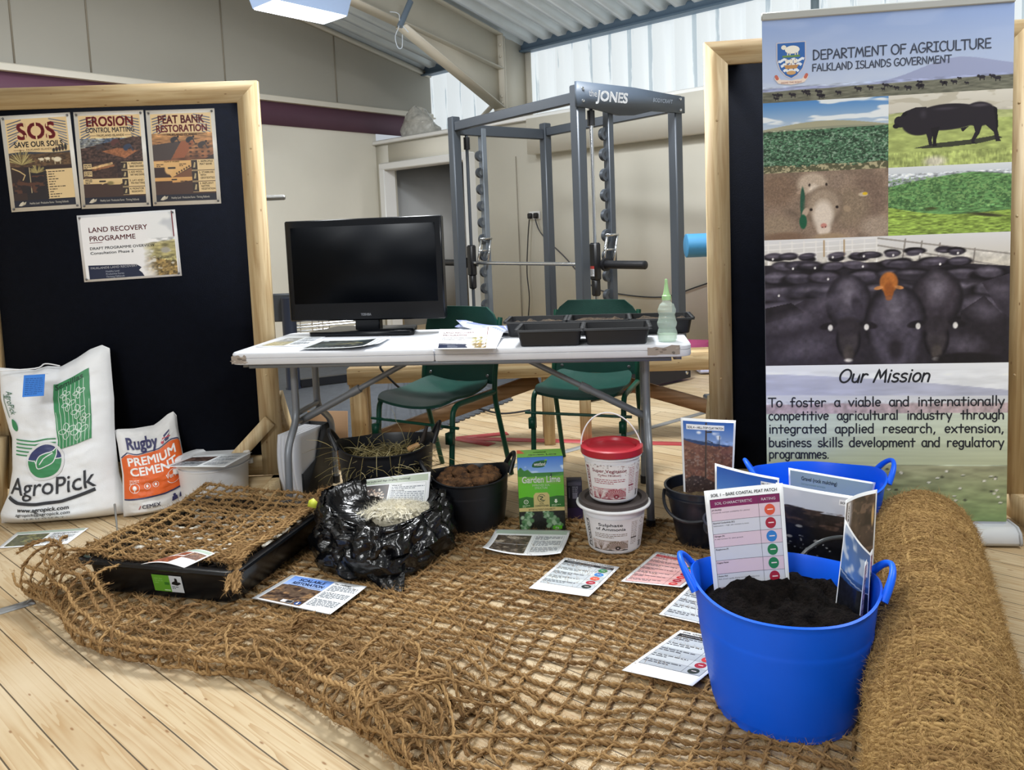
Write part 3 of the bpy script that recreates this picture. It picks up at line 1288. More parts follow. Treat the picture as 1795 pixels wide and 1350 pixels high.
def display_board(label, A, B, height, z0, post, brace):
    loc, rz, w = frame_axes(A, B)
    t = thing('display_board', label, 'display board', loc, rz)
    mb = MB()
    mb.box((w / 2, .02, (height + z0) / 2), (w - post, .012, height - z0 - post))
    mb.build('felt_panel', FELT, t, smooth=False)
    for x in (post / 2, w - post / 2):
        mb = MB()
        s = 1 if x < w / 2 else -1
        x0 = x - s * post / 2
        pts = [(x0, z0), (x0 + s * post, z0), (x0 + s * post, height - post), (x0, height)]
        mb.prism(pts if s > 0 else pts[::-1], .034, (0, .02, 0), (1, 0, 0), (0, 0, 1), (0, -1, 0))
        for z in (height - .3, height * .62, height * .3):
            mb.lathe([(0, .001), (.005, .001), (.005, 0)], (0, 0, 0), 8)
            q = mb.V[-1]
            mb.V[-1] = np.stack([q[:, 0] + x, -.014 - q[:, 2], q[:, 1] + z], 1)
        mb.build('frame_post', PINE_Z, t, smooth=False)
    mb = MB()
    mb.prism([(0, height), (post, height - post), (w - post, height - post), (w, height)], .034, (0, .02, 0), (1, 0, 0), (0, 0, 1), (0, -1, 0))
    mb.build('frame_rail', PINE_X, t, smooth=False)
    mb = MB()
    mb.prism([(post, z0 + .001), (w - post, z0 + .001), (w - post, z0 + post), (post, z0 + post)], .034, (0, .02, 0), (1, 0, 0), (0, 0, 1), (0, -1, 0))
    mb.build('frame_rail', PINE_X, t, smooth=False)
    for x in (.02, w - .02):
        mb = MB()
        mb.box((x, .05, .05), (.045, .62, .1))
        mb.build('foot', PINE_Z, t, smooth=False)
        if brace:
            mb = MB()
            mb.bar((x, .045, .46), (x, .33, .06), .045, .07)
            mb.build('brace', PINE_Z, t, smooth=False)
    return t, loc, rz, w


# --- left board: right post base, same height at the left edge of the picture
RB = flo(500, 866)
LB = at_y(-8, 860, RB[1] - .06)
bl_t, bl_loc, bl_rz, bl_w = display_board('black felt display board with pine frame hung with brown posters', LB, RB, 1.905, .10, .092, True)
mb = MB()
mb.bar((bl_w - .30, -.03, .10), (bl_w - .04, -.03, .36), .034, .06)
mb.build('brace', PINE_Z, bl_t, smooth=False)
mb = MB()
mb.box((bl_w - .16, -.04, .05), (.36, .045, .10))
mb.build('foot', PINE_X, bl_t, smooth=False)
mb = MB()
mb.box((.02, -.05, .18), (.12, .05, .36), np.array([[cos(.12), 0, sin(.12)], [0, 1, 0], [-sin(.12), 0, cos(.12)]]))
mb.build('brace', PINE_Z, bl_t, smooth=False)
# --- right board behind the banner
RR = flo(1792, 908)
dR = np.array([.990, -.141])
LR = RR[:2] - dR * 1.175
br_t, br_loc, br_rz, br_w = display_board('black felt display board with pine frame behind the tall printed banner', (*LR, 0), RR, 1.885, .10, .088, True)


def board_px(x, y, loc, rz, off=.018):
    """pixel -> (u, z) on the face of a board"""
    d = np.array([cos(rz), sin(rz), 0])
    n = np.array([sin(rz), -cos(rz), 0])
    p0 = np.array(loc) + n * off
    q = on_plane(x, y, p0, n)
    return float((q - p0) @ d), float(q[2])


# ------------------------------------------------------------------ posters on the left board
def tussac(p, x, y, r, n, c, seed):
    rr = random.Random(seed)
    for _ in range(n):
        a = rr.uniform(.15, PI - .15)
        l = r * rr.uniform(.6, 1)
        p.seg(x, y, x + l * cos(a), y + l * sin(a) * 1.1, .006, c if isinstance(c, str) else rr.choice(c))


def poster_base(w, h):
    s = Sheet(w, h)
    m = .012
    p = Pic(150, 210, w / h, 'e3c795')
    r = random.Random(4)
    for side in (0, 1):          # blue brush strokes in the upper corners
        for k in range(9):
            y = .97 - k * .035
            l = .17 - k * .012 + r.uniform(-.02, .02)
            x0 = .02 if side == 0 else p.a - .02
            sgn = 1 if side == 0 else -1
            p.seg(x0, y - .03, x0 + sgn * l, y + .015, .012, r.choice(['3d4a66', '55637f', '7f8797']))
    return s, m, p


def poster_foot(s, w, h, m):
    s.rect(m, m, w - m, m + .021, '23232e', 3, 8)
    s.poly([(m + .012, m + .005), (m + .02, m + .004), (m + .03, m + .012), (m + .026, m + .018), (m + .018, m + .013)], 'cfc7b4', 4)
    s.poly([(m + .021, m + .004), (m + .033, m + .009), (m + .036, m + .017), (m + .028, m + .014)], 'b9b09c', 4.4)
    s.text('Healthy Land · Productive Farms · Thriving Falklands', m + .045, m + .008, .009, 'cfc9bb', 4, width=.115)


def figure(p, x, y, k, c):
    p.ell(x, y, .05 * k, .03 * k, c, .3, .35)
    p.ell(x - .02 * k, y - .02 * k, .03 * k, .035 * k, c, .3)
    p.ell(x + .045 * k, y + .025 * k, .014 * k, .016 * k, '2a1d18', .3)
    p.seg(x + .035 * k, y, x + .055 * k, y - .05 * k, .012 * k, c)


def poster_sos():
    w, h = .205, .29
    s, m, p = poster_base(w, h)
    a = p.a
    p.vgrad(.56, '6b5236', .44, '4a3626')
    p.below(lambda X: .585 + .012 * np.sin(X * 9), '3d4048').below(lambda X: .565 + 0 * X, '5c4630')
    p.grain(30, 60, .5, 3, .4, .56)
    for k in range(5):
        p.ell(.52 + k * .035, .60 + .008 * k, .02, .03 + .005 * k, '2c2a28', .4)
    p.below(lambda X: .42 - .06 * X, '3a2a22')
    tussac(p, .14, .44, .17, 60, ['a89a63', 'c7b67e', '7b6d45'], 2)
    for x, y, k in ((.55, .485, 1.0), (.44, .50, .6), (.37, .495, .6)):
        p.ell(x, y, .055 * k, .035 * k, 'e9dcc0', .3).ell(x - .05 * k, y + .012 * k, .02 * k, .02 * k, 'd8c8a6', .3)
        p.seg(x - .03 * k, y - .02 * k, x - .03 * k, y - .055 * k, .01 * k, 'cbb996').seg(x + .03 * k, y - .02 * k, x + .03 * k, y - .055 * k, .01 * k, 'cbb996')
    p.vgrad(.415, '3b2a22', .09, '2c211f')
    p.below(lambda X: np.where((X > .16) & (X < .45), .40, .0), '2a2322')
    tussac(p, .30, .33, .10, 40, ['a89a63', '8b7b4e'], 5)
    p.seg(.02, .40, .10, .36, .012, 'd9bd86').seg(.10, .36, .16, .31, .012, 'd9bd86').seg(.16, .31, .13, .25, .01, 'd9bd86').seg(.215, .4, .215, .09, .008, 'c9b48a')
    p.spots(12, 20, .6, '5a3a2a', 4, .09, .3)
    s.pic(m, m + .021, w - m, h - m, p)
    s.rect(.115, .034, w - m, .123, 'e3c795', 2, 4, 6)
    for k in range(11):
        y = .113 - k * .0076
        s.rect(.108, y - .0012, .117, y + .0055, '2e2725', 2.5)
        s.para(.121, y + .004, w - m - .004 - .02 * (k % 3), 1, .006, '4c4034', 3, seed=k)
    s.text('SOS', w / 2 - .004, .217, .068, '8c2f33', 3, 'C', .03, width=.112)
    for x0 in (.0655, .0975, .131):       # stencil gaps
        s.rect(x0, .214, x0 + .0045, .229, 'e3c795', 3.6).rect(x0, .252, x0 + .0045, .267, 'e3c795', 3.6)
    s.text('SAVE OUR SOILS', w / 2, .193, .023, '2b2f3a', 3, 'C', .02, width=.143)
    s.text('FALKLAND ISLANDS', w / 2, .182, .008, '5a4a38', 3, 'C', width=.075)
    s.line(.028, .1845, .06, .1845, .0012, '6a3b33').line(.145, .1845, .178, .1845, .0012, '6a3b33')
    poster_foot(s, w, h, m)
    return s


def steps(s, w, x0, ytop, ybot, items):
    n = len(items)
    H = (ytop - ybot) / n
    for k, lines in enumerate(items):
        y = ytop - k * H
        s.rect(x0, y - H + .001, w - .012, y - .001, 'e3c795', 2, 3)
        s.rect(x0, y - H + .002, x0 + .018, y - .002, '3a2f2a', 2.4)
        s.poly([(x0 + .005, y - H * .75), (x0 + .009, y - H * .25), (x0 + .013, y - H * .3), (x0 + .011, y - H * .75)], 'b9a67e', 2.8)
        for j, t in enumerate(lines):
            s.text(t, x0 + .021 + (.004 if j else 0), y - .0095 - j * .0085, .0085, '3a3330', 3, bold=.012, width=min(len(t) * .0042, w - .012 - x0 - .025))


def poster_erosion():
    w, h = .205, .29
    s, m, p = poster_base(w, h)
    p.vgrad(.72, '55657d', .60, '3c4658')
    for k in range(6):
        p.seg(.0, .70 - k * .018, .3 - .02 * k, .715 - k * .02, .007, 'b9b3a0')
    p.below(lambda X: .60 + .13 * np.clip(X * 1.7, 0, 1), '4a3730').grain(40, 60, .6, 6, .42, .73)
    p.poly([(.24, .56), (.42, .60), (.66, .56), (.50, .47)], '9b6544')
    p.grain(60, 60, .3, 8, .45, .6)
    figure(p, .22, .625, 1.0, '463c3c')
    figure(p, .40, .68, 1.1, '5e3a36')
    figure(p, .54, .615, 1.1, '394258')
    p.vgrad(.44, '3a2b28', .09, '382a26')
    p.below(lambda X: np.where(X < .4, .40 + .06 * X, 0), '46332b')
    p.seg(.12, .36, .34, .41, .03, 'c9a777').seg(.12, .335, .36, .385, .025, '8a5e3f')
    p.grain(40, 50, .4, 9, .2, .44)
    p.vgrad(.225, 'e3c795', .15, 'd9b981').below(lambda X: np.where(X < .21, .165, .15) + .02 * np.sin(X * 30) * (X > .2), '46332b')
    p.seg(.19, .195, .25, .195, .018, '2a2424')
    p.ell(.31, .17, .05, .03, '8a7c50', .5)
    s.pic(m, m + .021, w - m, h - m, p)
    for k in range(3):
        s.rect(m + .004, .118 - k * .022, m + .028, .134 - k * .022, 'd8bd8c', 2)
        s.para(m + .006, .131 - k * .022, m + .026, 3, .005, '3c322c', 3, seed=k)
    steps(s, w, .127, .138, .037, [['1. PREPARE', 'BARE GROUND'], ['2. ADD WOOL,', 'HAY AND DUNG'], ['3. LAY AND', 'PIN MATTING'], ['4. MONITOR', 'REGROWTH']])
    s.text('EROSION', w / 2, .246, .040, '8c2f33', 3, 'C', .03, width=.138)
    s.text('CONTROL MATTING', w / 2, .227, .021, '3f4350', 3, 'C', .015, width=.143)
    s.text('FALKLAND ISLANDS', w / 2, .215, .009, '5a4a38', 3, 'C', .01, width=.08)
    s.line(.032, .218, .06, .218, .0012, '4a3b33').line(.145, .218, .174, .218, .0012, '4a3b33')
    poster_foot(s, w, h, m)
    return s


def poster_peat():
    w, h = .205, .29
    s, m, p = poster_base(w, h)
    p.vgrad(.76, 'b98a58', .42, '7b4f37').grain(12, 60, .5, 3, .42, .76)
    p.poly([(.0, .62), (.34, .66), (.2, .43), (0, .43)], '4d423f')
    p.poly([(.34, .66), (.50, .66), (.36, .45), (.22, .45)], '9a5c3d')
    for i in range(4):
        for j in range(4):
            p.ell(.44 + .07 * i, .62 - .05 * j, .022, .016, '4a3428', .5)
    figure(p, .26, .69, 1.0, '2f2c31')
    figure(p, .44, .685, 1.0, '2b2a30')
    figure(p, .58, .62, 1.1, '3c3432')
    p.vgrad(.42, 'e0b478', .09, 'd6a566')
    p.below(lambda X: np.where(X < .12, .34, np.where(X < .2, .34 - (X - .12) * 1.6, .21 + (X - .2) * .55)), '3d2d29')
    p.ell(.17, .31, .055, .07, 'e0b478', .3).below(lambda X: np.where(X > .2, .21 + (X - .2) * .5, 0) * (X < .45), '7a5238')
    for k in range(6):
        p.ell(.26 + k * .03, .26 + k * .017, .013, .016, '4c3a2a', .4)
    p.vgrad(.215, 'dca968', .15, 'd49f5f').below(lambda X: np.where(X < .2, .17, .14 + (X - .2) * .12), '4a342b')
    p.seg(.17, .33, .24, .33, .022, '2a2424').seg(.2, .185, .25, .185, .016, '2a2424')
    s.pic(m, m + .021, w - m, h - m, p)
    s.text('HOW IT WORKS', .066, .131, .006, '3a2c26', 3, 'C', .01)
    for x0, y0 in ((.02, .126), (.088, .126), (.02, .074), (.088, .074)):
        s.para(x0, y0, x0 + .022, 2, .005, '4a3528', 3)
    steps(s, w, .124, .138, .037, [['1. REPROFILE', 'PEAT BANK'], ['2. STABILISE', 'WITH', 'GEOTEXTILE'], ['3. REPLANT', 'NATIVE', 'VEGETATION']])
    s.text('PEAT BANK', w / 2, .249, .034, '7a2f33', 3, 'C', .03, width=.138)
    s.text('RESTORATION', w / 2, .223, .030, '8b3a3e', 3, 'C', .03, width=.152)
    s.text('FALKLAND ISLANDS', w / 2, .211, .010, '4a3b33', 3, 'C', .012, width=.09)
    s.line(.03, .2145, .055, .2145, .0012, '4a3b33').line(.152, .2145, .178, .2145, .0012, '4a3b33')
    poster_foot(s, w, h, m)
    return s


def land_picture(nx, ny, asp):
    """hill side with grass and stones under a pale sky, fading to white at the left"""
    p = Pic(nx, ny, asp, 'dfe2e6')
    p.vgrad(.45, 'e6e8ea', 1, 'c3c8d0').spots(3, 3, .52, 'eef0f2', 2, .5, 1)
    p.below(lambda X: .50 + .10 * X, 'b3ab82').below(lambda X: .42 + .12 * np.sin(X * 2), 'a39a6a')
    p.grain(14, 40, .5, 5, 0, .6)
    p.below(lambda X: .26 + .05 * np.sin(X * 7), '8a7448').grain(40, 40, .8, 7, 0, .3)
    p.spots(14, 26, .66, 'd8d3c6', 9, .05, .45)
    p.ell(asp * .8, .40, .07, .06, 'a9a59a', .4)
    return p


def overview_sheet(w, h, detail=1.0):
    s = Sheet(w, h)
    m = w * .028
    s.rect(m, m, w - m, h - m, 'f2f2f4', 1, 8, 6)
    p = land_picture(int(70 * detail), int(80 * detail), .62)
    fade = np.clip((p.X / p.a - .1 - .5 * fbm(p.Y * 5, p.X * 3, 3)) * 4, 0, 1)[..., None]
    p.I = p.I * fade + hx('f2f2f4') * (1 - fade)
    s.pic(w * .44, h * .03, w * .965, h * .97, p, 1.3)
    # navy footer with ragged edge
    s.poly([(w * .06, h * .035), (w * .62, h * .035), (w * .60, h * .09), (w * .57, h * .13), (w * .60, h * .17), (w * .55, h * .22), (w * .06, h * .245)], '1d2540', 2.2)
    s.rect(w * .955, h * .60, w * .967, h * .985, '7a2f38', 2.4)
    s.text('LAND RECOVERY', w * .10, h * .735, h * .105, '7a3038', 3, bold=.012, width=w * .60)
    s.text('PROGRAMME', w * .10, h * .605, h * .105, '7a3038', 3, bold=.012, width=w * .47)
    s.rect(w * .10, h * .575, w * .23, h * .582, '7a3038', 3)
    s.text('DRAFT PROGRAMME OVERVIEW', w * .095, h * .475, h * .056, '23293a', 3, bold=.012, width=w * .66)
    s.text('Consultation Phase 2', w * .095, h * .405, h * .056, '23293a', 3, bold=.012, width=w * .44)
    s.text('FALKLANDS LAND RECOVERY', w * .08, h * .185, h * .045, 'e8e8ee', 3, bold=.012, width=w * .48)
    for k, t in enumerate(('Healthy Land', 'Productive Farms', 'Thriving Falklands')):
        s.text(t, w * .23, h * (.128 - k * .04), h * .038, 'aab0c0', 3)
    return s


PIN = mat('grey_pin_head', '6f6f72', .3, metal=.6)


def pinned(sheet, name, label, cat, corners, loc, rz, base='ece8df'):
    """a sheet pinned on the left board; corners TL, TR, BL in the photograph fix its place and tilt"""
    (u0, z0), (u1, z1), (u2, z2) = [board_px(*c, loc, rz, .0) for c in corners]
    ang = math.atan2(z1 - z0, u1 - u0)
    wid = math.hypot(u1 - u0, z1 - z0)
    hei = math.hypot(u2 - u0, z2 - z0)
    t = thing(name, label, cat, loc, rz)
    fx, fy = wid / sheet.w, hei / sheet.h
    Xl = np.array([cos(ang), 0, sin(ang)])
    Yl = np.array([-sin(ang), 0, cos(ang)])
    o = np.array([u2, .0115, z2])
    o = np.array([u0, .0115, z0]) - Yl * hei

    def fn(u, v, d):
        return o + np.outer(u * fx, Xl) + np.outer(v * fy, Yl) + np.outer(d, (0, -1, 0))
    sheet.build('sheet', fn, PRINT, t, base, nx=2, ny=2)
    for u, v in ((.012, .012), (wid - .012, .012), (.012, hei - .012), (wid - .012, hei - .012)):
        mb = MB()
        mb.lathe([(0, .006), (.0035, .005), (.005, .002), (.005, 0)], (0, 0, 0), 10)
        q = mb.V[-1]
        c = o + Xl * u + Yl * v
        mb.V[-1] = np.stack([c[0] + q[:, 0], c[1] - .0022 - q[:, 2], c[2] + q[:, 1]], 1)
        mb.build('drawing_pin', PIN, t)
    return t


pinned(poster_sos(), 'poster', 'pinned brown poster headed SOS Save Our Soils with sheep', 'poster', [(-3, 203), (120, 196), (18, 372)], bl_loc, bl_rz)
pinned(poster_erosion(), 'poster', 'pinned brown poster headed Erosion Control Matting', 'poster', [(126, 196), (249, 192), (145, 366)], bl_loc, bl_rz)
pinned(poster_peat(), 'poster', 'pinned brown poster headed Peat Bank Restoration', 'poster', [(253, 193), (374, 189), (269, 361)], bl_loc, bl_rz)
pinned(overview_sheet(.297, .205), 'notice_sheet', 'white landscape Land Recovery Programme sheet pinned below the brown posters', 'notice', [(132, 378), (305, 367), (148, 495)], bl_loc, bl_rz, 'f2f2f4')

# ------------------------------------------------------------------ roll-up banner
BD = np.array([.990, -.141, 0])
BD /= np.linalg.norm(BD)
BP = np.array([1.752, 2.70, 0]) - BD * .87
bn = thing('roll_up_banner', 'tall printed roll up banner headed Department of Agriculture with cattle photos', 'banner', tuple(BP), math.atan2(BD[1], BD[0]))


def pic_crop(nx, ny, asp):
    p = Pic(nx, ny, asp, '4d6b54')
    p.vgrad(.62, 'b9c6d6', 1, '4f86c4').spots(2.2, 12, .5, 'dfe6ec', 4, .66, 1)
    p.below(lambda X: .64 + .07 * np.sin(X * 2.2 - .3), 'a3a189').below(lambda X: .60 + .03 * np.sin(X * 1.6), '8d917e')
    p.below(lambda X: .585 + .012 * X, '46664f').grain(34, 60, .9, 5, 0, .6)
    p.spots(40, 70, .62, '9fb9a4', 6, .05, .55, .8).spots(46, 60, .63, '24392d', 8, 0, .55, .8)
    p.below(lambda X: .09 + .02 * np.sin(X * 9), '5a5a45').spots(26, 30, .52, 'b0a888', 3, 0, .10)
    return p


def pic_bull(nx, ny, asp):
    p = Pic(nx, ny, asp, 'a9b873')
    p.vgrad(.72, 'c6c2b6', 1, 'd6d3c9').spots(4, 14, .55, 'bcb7a8', 4, .74, 1)
    p.below(lambda X: .74 + .02 * np.sin(X * 7), 'b4bd82').below(lambda X: .62 + .0 * X, 'a9b76e').grain(8, 20, .22, 5, 0, .76)
    p.poly([(.34, .255), (.62, .31), (1.12, .34), (1.42, .38), (1.50, .34), (1.2, .28), (.8, .25), (.5, .245)], '3d4034')
    D = '26222a'
    p.ell(.78, .66, .52, .185, D, .1, .045).ell(.42, .62, .26, .20, D, .1, .1).ell(1.19, .68, .23, .175, D, .1).ell(.80, .72, .42, .13, D, .1)
    p.poly([(.08, .56), (.15, .70), (.22, .77), (.36, .82), (.50, .82), (.50, .56), (.32, .53), (.20, .55)], D).ell(.15, .63, .075, .085, D, .1, .6).ell(.10, .575, .045, .035, '1e1a20', .1)
    p.ell(.215, .735, .04, .03, '1a171c', .2, .5)
    p.poly([(.48, .50), (.60, .50), (.575, .36), (.585, .28), (.54, .275), (.52, .38)], D).poly([(.56, .52), (.68, .54), (.635, .36), (.64, .27), (.585, .265), (.585, .4)], '1e1b20')
    p.poly([(1.10, .60), (1.25, .58), (1.2, .42), (1.13, .31), (1.16, .27), (1.10, .28), (1.09, .33), (1.14, .44)], D).poly([(1.22, .62), (1.42, .72), (1.42, .5), (1.46, .33), (1.48, .29), (1.41, .29), (1.38, .42), (1.28, .52)], D)
    p.poly([(1.37, .78), (1.42, .75), (1.44, .5), (1.42, .44), (1.405, .56)], '1a171c')
    p.poly([(.95, .5), (1.06, .52), (.985, .45), (.965, .46)], D)
    p.ell(1.2, .80, .16, .03, '4c4750', .7).ell(.75, .78, .2, .03, '3c3742', .7).ell(.46, .72, .06, .08, '3a353f', .8)
    p.ell(.62, .06, .2, .10, 'cfccb8', .6).grain(50, 16, .25, 9, 0, .2)
    return p


def pic_sheep(nx, ny, asp):
    p = Pic(nx, ny, asp, '8a7768')
    p.grain(5, 5, .25, 3)
    for x, y, rx, ry, c in ((.2, .75, .38, .32, '7d6858'), (1.5, .6, .3, .45, '7a675b'), (.16, .2, .34, .22, '94826f'), (.95, .86, .4, .2, '8d7b6d'), (1.25, .45, .34, .36, '8b7a68'), (1.62, .15, .3, .2, 'a39283')):
        p.ell(x, y, rx, ry, c, .5)
    p.grain(60, 60, .16, 5)
    p.ell(.70, .82, .25, .19, 'b7a695', .3).ell(.52, .70, .06, .03, 'a58f7e', .3).ell(.56, .52, .04, .28, '285443', .2)
    p.ell(.66, .80, .02, .03, '2a211f', .4).ell(.90, .80, .02, .03, '2a211f', .4).ell(.72, .72, .09, .12, 'd8cbbd', .5)
    p.ell(.86, .48, .31, .32, '6f5f52', .2).ell(.86, .50, .29, .30, 'a08f7e', .35).grain(70, 70, .12, 8, .4, .95)
    p.ell(.85, .34, .18, .28, 'd9ccbf', .4).ell(.86, .13, .12, .12, 'd9cabd', .4)
    p.ell(.86, .19, .055, .045, 'c4867c', .4).ell(.84, .165, .014, .012, '5b3f3d', .4).ell(.885, .17, .014, .012, '5b3f3d', .4)
    p.ell(.68, .435, .026, .026, '2a201d', .3).ell(1.05, .46, .026, .026, '2a201d', .3)
    p.ell(.60, .40, .05, .085, 'b39f8d', .3, -.5).ell(1.19, .43, .07, .05, 'a18d77', .3, -.6).ell(.565, .26, .06, .12, '1f5a41', .2)
    p.ell(1.42, .63, .08, .035, 'c4b49d', .3).ell(1.445, .64, .04, .025, 'd9b52f', .2)
    p.ell(.95, .02, .3, .07, 'a08a70', .5).ell(.3, .04, .4, .09, '7c6453', .5).grain(80, 80, .07, 12)
    return p


def pic_kale(nx, ny, asp):
    p = Pic(nx, ny, asp, '6f9a58')
    p.vgrad(.80, 'c2cad6', 1, 'dbe1e6').below(lambda X: .90 - .10 * np.abs(X - 1.1) ** 1.3, '9aa2a8').below(lambda X: .885 - .14 * np.abs(X - 1.15) ** 1.4, '5f8a55')
    p.grain(20, 50, .5, 4, .4, .9).spots(30, 46, .58, '86ad6d', 5, .35, .85, .8).spots(34, 40, .6, '3c5f3c', 7, .35, .8, .8)
    p.below(lambda X: .42 - .07 * np.sin(X * 2.2) - .08 * X, '8da84f').grain(14, 60, .5, 9, 0, .42)
    p.ell(1.35, .26, .35, .035, '3c3a2c', .7, -.12).ell(.6, .38, .12, .03, '47502f', .7)
    return p


def pic_herd(nx, ny, asp):
    p = Pic(nx, ny, asp, 'd8d4d0')
    p.vgrad(.72, 'cdc6b8', 1, 'dfe0e4')
    for x in np.arange(.03, .85, .09):
        p.seg(x, .98, x, .80, .012, 'e8e6e4')
    for y in (.97, .93, .89):
        p.seg(0, y - .01, .85, y + .02, .008, 'efeeee')
    for x in (.45, .6):
        p.seg(x, .98, x, .86, .012, 'b39a78')
    for k, y in enumerate((.985, .93)):
        p.seg(.85, y, 1.85, y - .16 - .05 * k, .012, '9b9691')
    for x, y in ((1.05, .97), (1.17, .95), (1.3, .93), (1.55, .88)):
        p.seg(x, y, x - .02, y - .14 - .1 * (x - 1), .012, '938d88')
    p.below(lambda X: .80 - .10 * np.clip(X - 1.2, 0, 1), '2c2830')
    r = random.Random(11)
    rows = [(.86, 12, .055), (.78, 11, .075), (.69, 9, .10), (.57, 8, .14), (.43, 7, .18)]
    for yy, n, sz in rows:
        for k in range(n):
            x = (k + r.uniform(.1, .9)) * asp / n
            if yy > .75 and x > 1.45:
                continue
            c = r.choice(['3a3641', '45404c', '332f38', '4c4753'])
            p.ell(x, yy + r.uniform(-.02, .02), sz * r.uniform(1.2, 1.9), sz * .55, '19161b', .25, r.uniform(-.15, .15))
            p.ell(x, yy + r.uniform(-.005, .02), sz * r.uniform(1.1, 1.7), sz * .5, c, .3, r.uniform(-.15, .15))
            p.ell(x - .1 * sz, yy + sz * .22, sz * 1.1, sz * .22, '716b7a', 1.0)
            if r.random() < .45:
                p.ell(x + sz * r.uniform(-1, 1), yy - .01, .010, .012, 'e2dfe0', .4)
    for (pts, c) in (([(0, .36), (.3, .52), (.6, .55), (.72, .38), (.66, .0), (0, 0)], '35303a'), ([(0, .46), (.2, .5), (.3, .42), (0, .34)], '221e24'), ([(1.45, .40), (1.62, .52), (1.78, .34), (1.8, 0), (1.5, 0)], '29252c'), ([(1.6, .62), (1.85, .70), (1.85, .3), (1.72, .42)], '38333d')):
        p.poly(pts, c)
    heads = []
    for x, top, wd, c in ((.63, .66, .17, '423d49'), (1.28, .68, .19, '3b353e')):
        p.ell(x, top - .17, wd * 1.05, .23, '1c191f', .1).ell(x, top - .16, wd, .22, c, .3).ell(x, top - .10, wd * .6, .17, '77717f', 1.0)
        heads.append(x)
    p.ell(.98, .32, .24, .32, '1c191f', .1).ell(.98, .32, .22, .30, '433e4a', .25).ell(.98, .18, .20, .26, '4a4552', .3).ell(.97, .44, .12, .2, '736d7b', 1.0).ell(.98, .12, .07, .12, '2a262d', .6)
    for x, y, rx, ry, rot in ((.22, .36, .30, .10, .25), (1.62, .40, .16, .10, -.3), (1.74, .56, .12, .08, -.3), (.45, .50, .16, .07, .3), (1.48, .14, .2, .10, 0), (.3, .14, .28, .12, .2)):
        p.ell(x, y, rx, ry, '5d5765', 1.0, rot)
    for x in heads:
        p.ell(x, .20, .10, .17, '17141a', .15).ell(x, .20, .085, .15, '3a353a', .3).ell(x, .30, .11, .09, '332e35', .3).ell(x - .0, .09, .05, .08, '46403f', .4).ell(x, .035, .04, .02, 'cfcbc8', .6)
        for sg in (-1, 1):
            p.ell(x + sg * .15, .31, .075, .032, '201c22', .25, -sg * .2).ell(x + sg * .135, .295, .022, .03, 'e6e4e2', .35)
    p.ell(.93, .64, .075, .09, 'b86f35', .2).ell(.93, .58, .042, .075, 'a65f2c', .25).ell(.93, .52, .03, .025, '8f5a3a', .4).ell(.855, .60, .04, .016, 'c98a55', .3, .2).ell(1.005, .60, .04, .016, 'c98a55', .3, -.2)
    p.ell(.70, .45, .05, .12, '3a3540', .4, .3).ell(1.5, .03, .28, .06, '1c191d', .3)
    p.grain(26, 26, .22, 14, 0, .85)
    return p


def pic_mission(nx, ny, asp):
    p = Pic(nx, ny, asp, 'e8ecf2')
    p.vgrad(.60, 'e4e8f0', 1, 'f0f4fa')
    p.below(lambda X: .945 - .07 * X ** 1.4, 'bfc3d8').grain(6, 40, .10, 2, .78, .96)
    p.below(lambda X: .81 - .012 * X, 'dcdfe6').grain(4, 60, .06, 3, .72, .82)
    p.below(lambda X: .745 + .012 * fbm(X * 14, X * 0, 5), 'bba9ae').grain(50, 40, .22, 6, .68, .77)
    p.below(lambda X: .685 + 0 * X, 'ccd8c0').vgrad(.685, 'd2decf', .36, 'bfc6a6').grain(2, 60, .08, 7, .3, .69)
    p.below(lambda X: .355 + .004 * np.sin(X * 9), '8b8f76').vgrad(.35, 'a2a284', 0, '7d9361').grain(10, 40, .22, 9, 0, .36)
    r = random.Random(5)
    for _ in range(34):
        x, y = r.uniform(.45, 1.42), r.uniform(.12, .34)
        p.ell(x, y - .004, .016, .006, '55604a', .4).ell(x, y, .013, .007, r.choice(['e6e4da', 'd9d6ca', '4b4a40']), .4)
    return p


